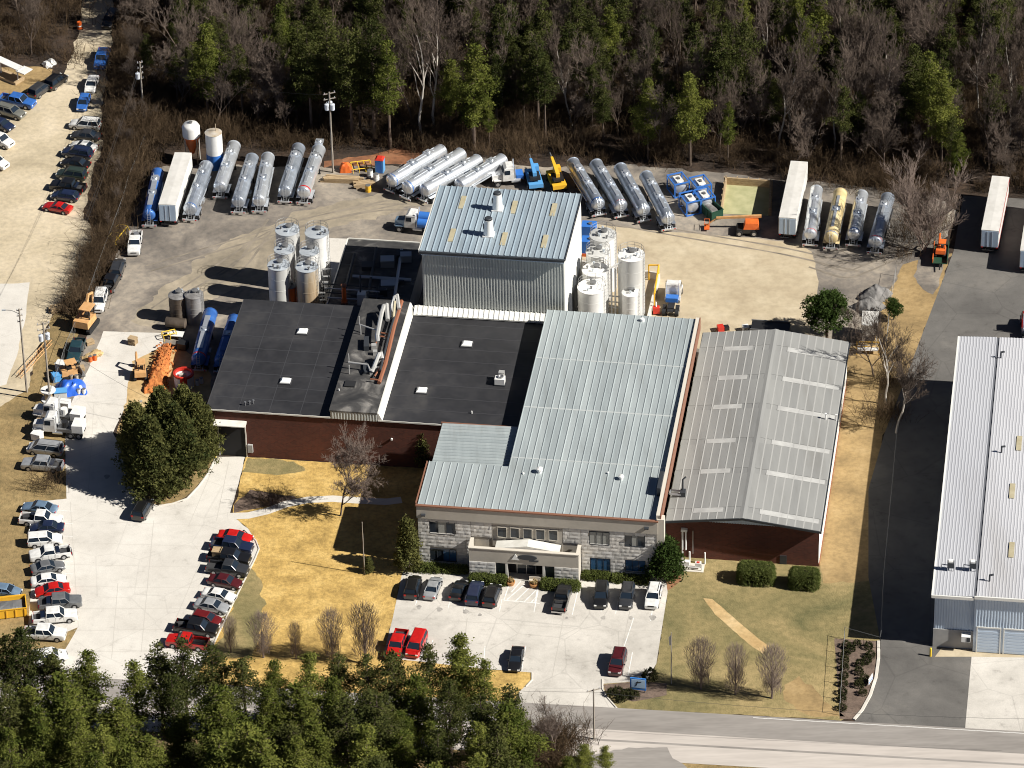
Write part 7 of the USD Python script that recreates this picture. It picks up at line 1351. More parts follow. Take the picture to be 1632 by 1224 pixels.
# clutter along the yard fence
q = random.Random(41)
for k, (px, py, kind, lab) in enumerate(((150, 497, 'pallets', 'pallet stack under the white SUV by the yard fence'), (143, 548, 'pallets', 'pallet stack right of the large orange digger'), (128, 590, 'pallets', 'pallet stack between the dark blue-green pickup and the tan loader'), (118, 606, 'drums', 'pair of rusty drums beside the tan tracked loader'), (98, 588, 'crate', 'white crate left of the tan tracked loader'),
    (92, 606, 'crate', 'blue crate above the cable reel'), (130, 628, 'drums', 'pair of white drums right of the blue tarpaulin'), (104, 650, 'crate', 'white crate below the white and blue equipment box'), (68, 652, 'drums', 'pair of blue drums left of the upper white service lorry'), (64, 676, 'pallets', 'pallet stack left of the lower white service lorry'), (60, 700, 'crate', 'pale crate above the silver van'), (212, 548, 'pallets', 'pallet stack at the head of the bare dirt'), (292, 556, 'crate', 'dark crate between the mulch ridge and blue-sided tanker'), (318, 612, 'drums', 'pair of pale drums right of the round tub'), (148, 575, 'drums', 'pair of orange drums by the sand spill'))):
    g_ = G(px, py); t = thing({'pallets': 'pallet_stack', 'drums': 'drum_pair', 'crate': 'yard_crate'}[kind], lab, {'pallets': 'pallets', 'drums': 'drums', 'crate': 'crate'}[kind], (g_[0], g_[1], 0), q.uniform(-30, 30))
    if kind == 'pallets':
        for j in range(q.randint(4, 7)): part(t, 'pallet', MB().box((q.uniform(-.06, .06), q.uniform(-.06, .06), .13 + j * .16), (1.2, 1.0, .03)).box((0, -.4, .06 + j * .16), (1.2, .1, .1)).box((0, .4, .06 + j * .16), (1.2, .1, .1)), YM['wood'])
    elif kind == 'drums':
        m_ = YM['rusty'] if 'rusty' in lab else YM['lightblue'] if 'blue drums' in lab else YM['orange'] if 'orange' in lab else YM['white']
        for x in (-.35, .35): dr = part(t, 'drum', MB().lathe((x, x * .3, 0), [(.3, 0), (.3, .3), (.32, .32), (.3, .34), (.3, .9)], 12), m_); part(dr, 'lid', MB().cyl((x, x * .3, .9), .28, .03, 12), YM['grate'])
    else: m_ = YM['lightblue'] if 'blue crate' in lab else YM['black'] if 'dark' in lab else YM['white']; part(t, 'box', MB().bb(-.7, .7, -.6, .6, .1, 1.1), m_); part(t, 'lid', MB().bb(-.75, .75, -.65, .65, 1.1, 1.2), m_); part(t, 'skid', MB().bb(-.7, .7, -.5, -.35, 0, .1).bb(-.7, .7, .35, .5, 0, .1), YM['wood'])
# ------------------------------------------------------------------ vegetation
VG = dict(pine=leafmat('pine_needles', (0.026, 0.036, 0.012), (0.112, 0.118, 0.036)), pinelit=leafmat('young_pine_needles', (0.05, 0.07, 0.014), (0.215, 0.225, 0.052)), cedar=leafmat('cedar_foliage', (0.03, 0.042, 0.015), (0.17, 0.165, 0.055)), broad=leafmat('broadleaf_evergreen', (0.018, 0.038, 0.010), (0.075, 0.11, 0.03)),
          hedge=leafmat('clipped_hedge', (0.075, 0.095, 0.025), (0.16, 0.185, 0.055)), shrub=leafmat('dark_shrub', (0.022, 0.028, 0.012), (0.07, 0.07, 0.03)), bark=nmat('pine_bark', [(0.3, (0.07, 0.05, 0.036)), (0.7, (0.16, 0.115, 0.085))], 2, 5, 0.95, coord='object', stretch=(2, 2, 0.4)),
          twig=leafmat('bare_twigs', (0.045, 0.034, 0.026), (0.20, 0.155, 0.125), 0.0), pale=nmat('pale_bark', [(0.3, (0.34, 0.30, 0.25)), (0.6, (0.56, 0.51, 0.44))], 1.2, 6, 0.9, coord='object', stretch=(2, 2, 0.5)), pear=leafmat('pear_twigs', (0.10, 0.075, 0.06), (0.27, 0.21, 0.175), 0.0), brush=leafmat('dry_brush', (0.035, 0.023, 0.014), (0.13, 0.09, 0.055), 0.0))
def form(name):
    p = '/World/' + name; stage.CreateClassPrim(p); UsdGeom.Xform.Define(stage, p); stage.GetPrimAtPath(p).SetSpecifier(Sdf.SpecifierClass); return p

class Leaves:
    """Many small leaf-sized triangles with a tone for each clump."""
    def __init__(s, seed): s.r = np.random.default_rng(seed); s.v, s.t = [], []
    def clump(s, c, n, spread, size, up=0.3, tone=None, flat=0.7, out=None):
        r = s.r; c = np.asarray(c, float); tone = r.uniform(0.0, 1.0) if tone is None else tone
        p = c + r.normal(0, 1, (n, 3)) * spread * np.array([1, 1, flat])
        d = r.normal(0, 1, (n, 3)); d[:, 2] += up
        if out is not None: d += np.asarray(out) * 0.9
        d /= np.linalg.norm(d, axis=1, keepdims=True); e = np.cross(d, r.normal(0, 1, (n, 3))); e /= np.linalg.norm(e, axis=1, keepdims=True)
        L = size * r.uniform(0.6, 1.3, (n, 1)); w = L * r.uniform(0.28, 0.5, (n, 1))
        s.v.append(np.stack([p - e * w, p + e * w, p + d * L], 1).reshape(-1, 3)); s.t.append(np.repeat(np.clip(tone + r.normal(0, .10, n), 0, 1), 3))
    def mesh(s):
        v = np.vstack(s.v); return (v, np.arange(len(v)).reshape(-1, 3)), np.concatenate(s.t)

def pine_form(name, seed, Ht=18.0, R=3.0, base=0.35, dens=1.0, m=None, fork=0.0):
    p = form(name); q = random.Random(seed); lv = Leaves(seed); wood = MB()
    lean = np.array([q.uniform(-.5, .5), q.uniform(-.5, .5), 0]); trunk = lambda f: lean * f * f + np.array([0, 0, Ht * f])
    wood.tube([trunk(f) for f in np.linspace(0, 1, 7)], [0.26 * (1 - 0.85 * f) for f in np.linspace(0, 1, 7)], 7)
    f = base; k = 0
    while f < 0.985:
        g = (f - base) / (1 - base); prof = R * (0.55 + 1.2 * g if g < 0.28 else 1.0) * (1 - max(0, g - 0.25) ** 1.25 * 1.1) * q.uniform(0.72, 1.18); prof = max(prof, 0.35)
        nb = q.randint(4, 6) if g < 0.8 else 3; a0 = q.uniform(0, 6.28)
        for j in range(nb):
            if q.random() < 0.24: continue
            a = a0 + j * 6.28 / nb + q.uniform(-.4, .4); L = prof * q.uniform(0.45, 1.2); o = trunk(f); d = np.array([math.cos(a), math.sin(a), q.uniform(-.08, .35)]); e = o + d * L
            wood.tube([o, o + d * L * 0.5 + [0, 0, .1], e], [0.06, 0.04, 0.015], 4, False)
            tn = q.random(); n = max(2, int(L * 1.9 * dens))
            for i in range(n):
                u = 0.32 + 0.68 * (i + q.random()) / n; c = o + d * L * u + np.array([q.uniform(-.3, .3), q.uniform(-.3, .3), q.uniform(-.05, .35)]) * (0.5 + 0.5 * L / 3)
                lv.clump(c, int(40 * dens), 0.27 + 0.06 * L, 0.26, 0.45, min(1, max(0, tn + q.uniform(-.25, .25))), 0.6, d * 0.5)
        f += q.uniform(0.028, 0.05) * 18.0 / Ht; k += 1
    lv.clump(trunk(0.99), 40, 0.28, 0.4, 1.0)
    g, tone = lv.mesh(); part(p, 'crown', g, m or VG['pine'], tone=tone); part(p, 'trunk', wood, VG['bark']); return p

def cone_form(name, seed, Ht=10.0, R=3.0, m=None, n=620, low=0.05, power=0.75, size=0.3):
    p = form(name); q = random.Random(seed); lv = Leaves(seed)
    lob = [(q.uniform(0, 6.28), q.uniform(0, 1), q.uniform(.75, 1.2)) for _ in range(14)]
    for i in range(n):
        g = q.random() ** 0.8; z = Ht * (low + (1 - low) * g); a = q.uniform(0, 6.28)
        rr = R * max(0.06, (1 - g) ** power) * (0.5 if g < 0.06 else 1); bump = 1 + 0.26 * math.sin(3 * a + 5 * g + seed) * math.sin(9 * g + 2 * a) + q.uniform(-.16, .12)
        rr *= bump * q.choice((q.uniform(.6, .9), q.uniform(.85, 1.18))); z += q.uniform(-.35, .35) * R / 3; c = (rr * math.cos(a), rr * math.sin(a), z); lv.clump(c, 26, 0.27, size, 0.8, None, 0.8, (math.cos(a) * .8, math.sin(a) * .8, .3))
    g, tone = lv.mesh(); part(p, 'crown', g, m or VG['cedar'], tone=tone); part(p, 'trunk', MB().tube([(0, 0, 0), (0, 0, Ht * .5), (0, 0, Ht * .93)], [0.22, 0.14, 0.03], 7), VG['bark']); return p

def round_form(name, seed, Ht=8.0, R=3.2, m=None, n=520):
    p = form(name); q = random.Random(seed); lv = Leaves(seed); lobes = [(np.array([q.uniform(-.5, .5) * R, q.uniform(-.5, .5) * R, Ht * q.uniform(.42, .78)]), R * q.uniform(.42, .62)) for _ in range(9)]
    for i in range(n):
        c, r = q.choice(lobes); d = np.array([q.gauss(0, 1), q.gauss(0, 1), q.gauss(0.2, 1)]); d /= np.linalg.norm(d); lv.clump(c + d * r * q.uniform(.7, 1.05), 24, .22, .26, .4, None, .8, d)
    g, tone = lv.mesh(); part(p, 'crown', g, m or VG['broad'], tone=tone); part(p, 'trunk', MB().tube([(0, 0, 0), (.1, .1, Ht * .3), (0, 0, Ht * .6)], [.22, .18, .08], 7), VG['bark']); return p

def bare_form(name, seed, Ht=15.0, spread=0.55, m=None, trunkm=None, levels=5, first=0.3, upright=0.55, twigs=1.0, r0=None, kids=(4, 6), forks=1, rmin=.02):
    p = form(name); q = random.Random(seed); big, small, tone = MB(), MB(), []
    def grow(o, d, L, r, lev):
        d = d / np.linalg.norm(d); n = 4 if lev < 2 else 3; pts = [o]; dd = d.copy()
        for k in range(n): dd = dd + np.array([q.gauss(0, .11), q.gauss(0, .11), q.gauss(.05 * upright, .07)]); dd /= np.linalg.norm(dd); pts.append(pts[-1] + dd * L / n)
        rad = np.linspace(r, r * .5, n + 1); mb = big if lev < 2 else small
        mb.tube(pts, rad, 6 if lev == 0 else 4 if lev < 2 else 3, False)
        if mb is small: tone.extend([q.uniform(.1, 1.0)] * (3 * (n + 1)))
        if lev >= levels: return
        m_ = q.randint(*kids) + (2 if lev == 0 else 0) if lev < levels - 1 else int(q.randint(3, 5) * twigs)
        for k in range(m_):
            u = q.uniform(first if lev == 0 else .25, 1.0); i = min(n - 1, int(u * n)); b = pts[i] + (pts[i + 1] - pts[i]) * (u * n - i); a = q.uniform(0, 6.28)
            side = np.cross(dd, [math.cos(a), math.sin(a), q.uniform(-.3, .3)]); side /= np.linalg.norm(side) + 1e-9
            nd = dd * q.uniform(.5, 1.0) + side * spread * q.uniform(.8, 1.5) + np.array([0, 0, upright * .5]); grow(b, nd, L * q.uniform(.42, .68) * (1.0 - .35 * u if lev == 0 else 1), max(rmin, r * (.62 - .25 * u) if lev < 2 else max(rmin * .8, r * .55)), lev + 1)
        if lev < levels - 1: grow(pts[-1], dd, L * .6, r * .5, lev + 1)
    for k in range(forks):
        a = 6.28 * k / forks; d0 = np.array([.0, .0, 1.0]) if forks == 1 else np.array([.35 * math.cos(a), .35 * math.sin(a), 1.0]); grow(np.zeros(3), d0, Ht * .58, r0 or Ht * .0125, 0)
    part(p, 'crown', small, m or VG['twig'], tone=tone); part(p, 'trunk', big, trunkm or m or VG['bark'], tone=None if trunkm else np.full(big.n, .6)); return p

pines = [pine_form('pine_shape', 11, 18, 2.9, .38), pine_form('pine_shape_001', 12, 18, 2.6, .45), pine_form('pine_shape_002', 13, 17, 3.3, .3), pine_form('pine_shape_003', 14, 18, 2.4, .5, .9), pine_form('pine_shape_004', 15, 18, 3.1, .25, 1.05, VG['pinelit']), pine_form('pine_shape_005', 16, 18, 2.7, .35, 1.0, VG['pinelit'])]
bares = [bare_form('bare_tree_shape', 31, 16, .5, kids=(3, 5)), bare_form('bare_tree_shape_001', 32, 16, .42, kids=(3, 5), first=.4), bare_form('bare_tree_shape_002', 33, 15, .6, kids=(3, 5), first=.25), bare_form('bare_tree_shape_003', 34, 16, .45, kids=(3, 5), first=.45), bare_form('bare_tree_shape_004', 35, 14, .65, kids=(3, 5), first=.2)]
birch = [bare_form('pale_tree_shape', 41, 17, .38, VG['twig'], VG['pale'], first=.5, kids=(3, 4)), bare_form('pale_tree_shape_001', 43, 16, .5, VG['twig'], VG['pale'], first=.35, kids=(3, 5))]
def vase_form(name, seed, Ht=7.5, R=1.6, twigs=1500, m=None):
    """An upright, oval-crowned bare street tree: a forked leader and a feathery oval of fine upswept twigs."""
    p = form(name); q = random.Random(seed); big, small, tone = MB(), MB(), []
    big.tube([(0, 0, 0), (.04, .02, Ht * .3), (0, .05, Ht * .8)], [.12, .09, .015], 6, False)
    for k in range(13):
        u = .12 + .45 * k / 13; a = k * 2.4 + q.uniform(-.5, .5); L = Ht * q.uniform(.25, .42); r = R * q.uniform(.35, .62); big.tube([(0, 0, Ht * u), (r * .55 * math.cos(a), r * .55 * math.sin(a), Ht * u + L * .5), (r * math.cos(a), r * math.sin(a), Ht * u + L)], [.04, .026, .01], 4, False)
    k = 0
    while k < twigs:
        f = q.uniform(.14, .93); pr = R * math.sqrt(max(0, 1 - ((f - .5) / .5) ** 2)) * (.8 + .2 * math.sin(seed + 9 * f)); a = q.uniform(0, 6.28); rr = pr * math.sqrt(q.random()) * q.uniform(.75, 1.06); b_ = np.array([rr * math.cos(a), rr * math.sin(a), Ht * f]); o = np.array([math.cos(a), math.sin(a), 0]) * .35 * rr / R; L = q.uniform(.35, .85); tn = q.random()
        dd = o + np.array([q.gauss(0, .2), q.gauss(0, .2), 1.0]); small.tube([b_, b_ + dd * L * .5 + [q.gauss(0, .05), q.gauss(0, .05), 0], b_ + dd * L], [.014, .011, .006], 3, False); tone += [tn] * 9; k += 1
    part(p, 'crown', small, m or VG['pear'], tone=tone); part(p, 'trunk', big, VG['pear'], tone=np.full(big.n, .4)); return p
pear = [vase_form('pear_tree_shape', 51), vase_form('pear_tree_shape_001', 52, R=1.8, twigs=1800)]
yard = [bare_form('yard_tree_shape', 61, 12, .6, VG['pear'], None, first=.25, kids=(4, 6), upright=.4), bare_form('multi_stem_shape', 62, 12, .34, VG['pear'], None, levels=4, first=.25, kids=(4, 6), upright=.6, forks=5, r0=.1)]
cedars = [cone_form('cedar_shape', 71, 10, 3.0), cone_form('cedar_shape_001', 72, 10, 3.1, n=680), cone_form('cedar_shape_002', 73, 8, 1.7, n=380, power=.6)]
rounds = [round_form('round_tree_shape', 81), cone_form('plump_tree_shape', 82, 5.6, 1.9, VG['broad'], 420, .08, .45)]
def brush_form(name, seed):
    p = form(name); q = random.Random(seed); mb = MB(); tone = []
    for _ in range(70):
        x, y = q.gauss(0, 1.0), q.gauss(0, 1.0); h = q.uniform(.8, 2.8); o = np.array([x, y, 0]); d = np.array([q.gauss(0, .3), q.gauss(0, .3), 1.0]); mid = o + d * h * .5; e = mid + (d + np.array([q.gauss(0, .35), q.gauss(0, .35), 0])) * h * .5; tn = q.random()
        mb.tube([o, mid, e], [.025, .018, .008], 3, False); tone += [tn] * 9
        for _k in range(4):
            u = q.uniform(.3, 1); b = o + (e - o) * u; mb.tube([b, b + np.array([q.gauss(0, .4), q.gauss(0, .4), q.uniform(.1, .7)])], [.014, .006], 3, False); tone += [tn] * 6
    part(p, 'stems', mb, VG['brush'], tone=tone); return p
brushes = [brush_form('brush_shape', 91), brush_form('brush_shape_001', 92), brush_form('brush_shape_002', 93)]

def plant(proto, name, label, cat, px, Hm, base_h, seed=0, group=None, squash=1.0, world=None):
    q = random.Random(seed * 7 + 1); g = G(*px) if world is None else world; s = Hm / base_h
    return ref_thing(proto, name, label, cat, (g[0], g[1], 0), q.uniform(0, 360), (s * squash, s * squash, s), group)

# named trees of the back wood
BASE = {**{p: (17 if k == 2 else 18) for k, p in enumerate(pines)}}
for k, (x, y, h, v, lab) in enumerate((
    (332, 190, 17, 4, 'light green pine standing alone left of the dark pine mass in the back wood'), (497, 212, 18, 0, 'left pine of the dark mass behind the yard pole'), (528, 196, 20, 2, 'tall pine at the heart of the dark mass behind the yard pole'), (562, 226, 20, 0, 'dark pine in front of the red clay bank, left of three'), (597, 222, 21, 2, 'dark pine in front of the red clay bank, middle of three'), (622, 236, 19, 5, 'dark pine by the red clay bank nearest the white-trunked pair'),
    (756, 240, 19, 4, 'bright pointed pine rising above the slanted tankers'), (780, 236, 9, 5, 'small bright pine at the foot of the pointed one above the slanted tankers'), (868, 150, 17, 0, 'pine at the top of the wood left of the yellowish pine'), (975, 142, 14.5, 4, 'yellowish pine at the top of the picture centre'), (1033, 254, 14, 4, 'bright pine with low branches behind the blue tank containers, left one'), (1100, 264, 16.5, 4, 'bright narrow pine directly behind the blue tank containers'),
    (1150, 225, 21, 0, 'big dark pine behind the timber-walled bay'), (1182, 215, 20, 2, 'second big dark pine right of the bay'), (1160, 262, 11, 5, 'short pine between the bay and the big dark pine'), (1414, 150, 15, 2, 'round-topped pine above the pale-branched tree'), (1478, 246, 18, 5, 'large yellow-green pine left of the asphalt lane, rear one'), (1500, 268, 17, 4, 'large yellow-green pine left of the asphalt lane, middle one'), (1522, 300, 10, 4, 'bright low pine at the edge of the wood beside the asphalt lane'), (1450, 215, 16, 2, 'dark pine right of the pale-branched tree'))):
    plant(pines[v], 'pine_tree', lab, 'pine', (x, y), h, BASE[pines[v]], k)
for k, (x, y, h, v, lab) in enumerate(((671, 216, 21, 0, 'tall white-trunked tree, left of a pair behind the red clay bank'), (692, 208, 20, 0, 'tall white-trunked tree, right of a pair behind the red clay bank'), (1393, 232, 17, 1, 'spreading tree with white limbs in the right-hand wood'), (1420, 205, 15, 0, 'slim pale tree leaning beside the spreading white-limbed one'), (1258, 214, 16, 0, 'slim pale-trunked tree behind the white box trailer, left of two'), (1280, 208, 15, 0, 'slim pale-trunked tree behind the white box trailer, right of two'), (1600, 252, 13, 1, 'small pale-trunked tree near the right edge of the wood'), (911, 200, 14, 1, 'grey bare tree with pale low limbs behind the right-slanting tankers'), (1240, 235, 15, 1, 'wide pale bare tree left of the two slim trunks behind the white box trailer'), (1330, 240, 14, 0, 'pale bare tree behind the cream tanker'), (1560, 180, 15, 1, 'wide pale bare tree high at the right of the wood'), (1610, 190, 14, 0, 'pale bare tree at the right picture edge'), (1215, 150, 15, 0, 'pale bare tree above the big dark pine pair'), (1350, 150, 15, 1, 'pale bare tree left of the round-topped pine'), (800, 170, 15, 0, 'pale bare trunk behind the bright pointed pine'))):
    plant(birch[v], 'bare_tree', lab, 'tree', (x, y), h, (17, 16)[v], k, squash=.9)
# the rest of the wood
AREAS = ((240, 'beside the lane brush'), (420, 'behind the left tanker row'), (560, 'behind the yard utility pole'), (700, 'behind the red clay bank'), (830, 'behind the slanted tankers'), (1050, 'behind the right-slanting tankers'), (1160, 'behind the blue tank containers'), (1260, 'behind the timber-walled bay'), (1430, 'behind the right-hand tanker row'), (9999, 'behind the asphalt lane'))
def area(x): return next(a for u, a in AREAS if x < u)
def edge_y(x): return float(np.interp(x, [160, 228, 256, 420, 520, 640, 800, 1000, 1240, 1300, 1480, 1520, 1700], [60, 120, 215, 222, 225, 222, 238, 250, 262, 280, 292, 300, 300]))
q = random.Random(5); spots = []
tries = 0
while len(spots) < 285 and tries < 20000:
    tries += 1; x, y = q.uniform(-60, 1700), q.uniform(-190, 300)
    if y > edge_y(x) - 4 and x > 150: continue
    if x < 205 and y > 60 - 0.2 * abs(x - 100) and x > 118: continue
    if x <= 150 and y > 96: continue
    if 105 < x < 228 and y > -130: continue
    w = G(x, y)
    if any((w[0] - a) ** 2 + (w[1] - b_) ** 2 < 3.4 ** 2 for a, b_, *_ in spots): continue
    spots.append((w[0], w[1], x, y))
spots.sort(key=lambda s: -s[3])
for k, (wx, wy, x, y) in enumerate(spots):
    dep = edge_y(x) - y; row = 'on the wood front' if dep < 60 else 'mid-wood' if dep < 170 else 'deep in the wood'
    if x < 120: row = 'in the upper left wood'; ar = 'beyond the far gravel lot'
    else: ar = area(x)
    pine = q.random() < (.36 if dep > 60 else .15) if not (240 < x < 640) else q.random() < .34
    if pine:
        v = q.randrange(6); hh = q.uniform(13, 20); lab = '%s %s pine %s %s' % ('tall' if hh > 17.5 else 'lower' if hh < 15 else 'mid-height', ('light green' if v > 3 else 'dark'), row, ar); plant(pines[v], 'pine_tree', lab, 'pine', None, hh, BASE[pines[v]], k, group=lab.replace(' pine', ' pines', 1), world=(wx, wy))
    else:
        v = q.randrange(5); lab = 'bare %s tree %s %s' % (('open-crowned', 'upright', 'spreading', 'slender', 'low-branched')[v], row, ar); plant(bares[v], 'bare_tree', lab, 'tree', None, q.uniform(9, 17) if dep > 40 else q.uniform(6, 13), (16, 16, 15, 16, 14)[v], k, group=lab.replace(' tree', ' trees', 1), world=(wx, wy))
# undergrowth
def scatter(name, pts, protos, label, cat, smin, smax, seed):
    path = numbered('/World/' + name); pi = UsdGeom.PointInstancer.Define(stage, path); r = np.random.default_rng(seed); n = len(pts); kids = []
    for p in protos:
        k = numbered(path + '/plant'); UsdGeom.Xform.Define(stage, k); stage.GetPrimAtPath(k).GetReferences().AddInternalReference(p); kids.append(Sdf.Path(k))
    pi.CreatePrototypesRel().SetTargets(kids); pi.CreateProtoIndicesAttr(Vt.IntArray.FromNumpy(r.integers(0, len(protos), n).astype(np.int32)))
    pi.CreatePositionsAttr(Vt.Vec3fArray.FromNumpy(np.asarray(pts, np.float32))); a = r.uniform(0, math.pi, n); pi.CreateOrientationsAttr(Vt.QuathArray([Gf.Quath(float(math.cos(x)), 0, 0, float(math.sin(x))) for x in a]))
    s = r.uniform(smin, smax, n); pi.CreateScalesAttr(Vt.Vec3fArray.FromNumpy(np.stack([s, s, s * r.uniform(.7, 1.2, n)], 1).astype(np.float32))); tag(pi.GetPrim(), label, cat, None, 'stuff')
taken = [(a, b_) for a, b_, *_ in spots]; pts = []; q = random.Random(55); tries = 0
while len(pts) < 520 and tries < 30000:
    tries += 1; x, y = q.uniform(-60, 1700), q.uniform(-230, 290)
    if y > edge_y(x) - 8 or (x < 232 and not (x < 100 and y < 88)): continue
    w = G(x, y)
    if any((w[0] - a) ** 2 + (w[1] - b_) ** 2 < 2.1 ** 2 for a, b_ in taken): continue
    taken.append((w[0], w[1])); pts.append((w[0], w[1], 0))
scatter('wood_thicket', pts, bares[:3] + [pines[0], pines[2], pines[3], pines[1]], 'dense mass of further bare trees and pines filling the back wood', 'wood', .5, .95, 8)
pts = []
q = random.Random(77)
while len(pts) < 1500:
    x, y = q.uniform(-40, 1680), q.uniform(-80, 310); e = edge_y(x)
    if x > 210 and (y > e + 14): continue
    if x <= 210 and not (x < 118 and y < 100): continue
    w = G(x, y); pts.append((w[0], w[1], 0))
for poly, n in (([(205, 20), (240, 60), (252, 215), (236, 262), (216, 300), (204, 332), (176, 400), (160, 398), (165, 345), (182, 300), (186, 230), (192, 160), (200, 100)], 190), ([(156, 395), (170, 400), (148, 450), (126, 505), (118, 490), (140, 430)], 30), ([(1420, 300), (1525, 310), (1515, 360), (1450, 420), (1425, 400)], 12), ([(862, 1170), (915, 1180), (905, 1215), (860, 1215)], 16), ([(1385, 600), (1440, 590), (1425, 680), (1390, 680)], 5)):
    import shapely.geometry as sg
    pg = sg.Polygon([G(*p) for p in poly]); x0_, y0_, x1_, y1_ = pg.bounds; c_ = 0
    while c_ < n:
        x, y = q.uniform(x0_, x1_), q.uniform(y0_, y1_)
        if pg.contains(sg.Point(x, y)): pts.append((x, y, 0)); c_ += 1
scatter('undergrowth', pts, brushes, 'dry brown undergrowth of the wood and the lane verge', 'undergrowth', .7, 1.5, 3)
# lane-side bare saplings, each its own
for k, (x, y, h, lab) in enumerate(((212, 95, 7, 'beside the bright blue pickup'), (222, 150, 7, 'beside the small mid-blue hatchback'), (226, 205, 6, 'nearest the brush utility pole'), (205, 240, 5.5, 'beside the rounded white coupe'), (198, 285, 4.5, 'beside the green-black SUV'), (186, 330, 4, 'beside the bright red coupe'), (172, 375, 3.5, 'above the yellow tined frame'))):
    plant(bares[k % 5], 'bare_sapling', 'bare brown sapling in the lane brush %s' % lab, 'sapling', (x, y), h, (16, 16, 15, 16, 14)[k % 5], k + 200)
# pines along the bottom
q = random.Random(9); spots = []
def top_line(x): return float(np.interp(x, [-60, 20, 45, 90, 120, 150, 180, 205, 235, 300, 330, 400, 450, 520, 560, 620, 680, 735, 780, 830, 850, 880], [1005, 1015, 1000, 1040, 1045, 1040, 1100, 1090, 1040, 1020, 1030, 1050, 1060, 1040, 1050, 1045, 1035, 1020, 1060, 1110, 1180, 1220]))
front = [(-25, 16), (20, 14), (48, 17), (92, 13), (145, 15), (225, 15), (262, 15), (302, 17), (345, 15), (395, 14), (440, 13), (500, 14), (545, 13), (590, 14), (632, 14), (690, 15), (735, 16), (775, 14), (815, 13), (842, 10)]
for k, (x, h) in enumerate(front):
    by = top_line(x) + h * 12.3 * .79; ar = 'left bays' if x < 180 else 'white drive' if x < 250 else 'slanted car row' if x < 345 else 'golden lawn' if x < 600 else 'red pickup and van' if x < 700 else 'front lot'
    plant(pines[k % 6], 'pine_tree', '%s of the near pines, front rank, before the %s' % (('dark crown', 'slim crown', 'broad crown', 'thin crown', 'bright green crown', 'light green crown')[k % 6], ar), 'pine', (x, by), h, BASE[pines[k % 6]], k + 300, group='front rank of near pines before the %s' % ar, squash=q.uniform(1.1, 1.45)); spots.append(G(x, by))
n = 0; tries = 0
def near_area(x): return 'before the lowest left bays' if x < 110 else 'before the mouth of the white drive' if x < 240 else 'below the slanted car row' if x < 340 else 'below the two left pear trees' if x < 450 else 'below the middle pear trees' if x < 560 else 'below the largest pear tree' if x < 640 else 'below the red van' if x < 730 else 'below the lone black sedan'
while n < 84 and tries < 20000:
    tries += 1; x = q.uniform(-50, 838); y = q.uniform(1150, 1450)
    if y < top_line(x) + 112: continue
    w = G(x, y)
    if any((w[0] - a[0]) ** 2 + (w[1] - a[1]) ** 2 < 3.9 ** 2 for a in spots): continue
    if 155 < x < 195 and y < 1250: continue
    h = min(q.uniform(10.5, 17.5), (y - top_line(x) - 10 - q.uniform(0, 45)) / 9.7); spots.append(w); v = q.choice((4, 5, 4, 5, 0, 2, 1)); n += 1
    row = 'second rank' if y < 1230 else 'third rank' if y < 1310 else 'fourth rank' if y < 1380 else 'last rank'
    lab = '%s near pine, %s, %s' % (('dark dense', 'dark slim', 'dark broad', 'dark', 'yellow-green low-branched', 'yellow-green')[v], row, near_area(x))
    plant(pines[v], 'pine_tree', lab, 'pine', None, h, BASE[pines[v]], n + 400, group=lab.replace('near pine', 'near pines'), squash=q.uniform(1.15, 1.6), world=w)
for k, (x, y, h, lab) in enumerate(((930, 1245, 5.5, 'low bright pine at the bottom of the picture right of the bare roadside bush'), (965, 1240, 5, 'low olive pine by the thin roadside pole'), (905, 1250, 4.5, 'low dark pine under the bare roadside bush'))): plant(pines[4 + k % 2], 'pine_tree', lab, 'pine', (x, y), h, 18, k + 480, squash=1.9)
plant(yard[0], 'bare_bush', 'tall bare bush on the road verge right of the near pines', 'bush', (888, 1210), 8, 12, 3, squash=.8); plant(pear[0], 'bare_tree', 'bare grey tree at the left among the near pines', 'tree', (125, 1190), 10, 7.5, 5)
# trees of the grounds
for k, (x, y, h, v, s, lab) in enumerate(((222, 748, 10.8, 0, 1.0, 'leftmost big dark evergreen of the clump on the drive island'), (246, 785, 12.2, 1, 1.0, 'front big dark evergreen of the clump on the drive island'), (285, 768, 12.5, 0, 1.05, 'tallest big dark evergreen, centre right of the island clump'), (318, 738, 11.0, 1, 1.0, 'rightmost big evergreen of the island clump, nearest the dock door'), (262, 730, 11.5, 1, 1.0, 'rear big evergreen of the island clump, toward the orange mulch'), (298, 718, 10.5, 0, 1.0, 'rear right big evergreen of the island clump'))):
    plant(cedars[v], 'evergreen_tree', lab, 'evergreen', (x, y), h, 10, k, squash=s * 1.05)
plant(cedars[2], 'evergreen_tree', 'narrow evergreen at the left corner of the stone office', 'evergreen', (651, 908), 8.2, 8, 1, squash=.95); plant(cedars[2], 'evergreen_tree', 'narrow evergreen in shadow against the brick warehouse wall', 'evergreen', (676, 742), 6.0, 8, 2); plant(cedars[2], 'evergreen_tree', 'small shaded evergreen at the corner of the golden lawn', 'evergreen', (588, 912), 2.4, 8, 3, squash=1.3)
plant(rounds[1], 'evergreen_tree', 'plump evergreen between the stone office and the grey warehouse', 'evergreen', (1060, 922), 6.4, 5.6, 4); plant(rounds[0], 'evergreen_tree', 'round dark broadleaf tree behind the grey warehouse', 'tree', (1318, 540), 8.4, 8, 5, squash=1.08); plant(rounds[0], 'evergreen_tree', 'small round evergreen by the grey heaps', 'tree', (1424, 510), 3.6, 8, 6)
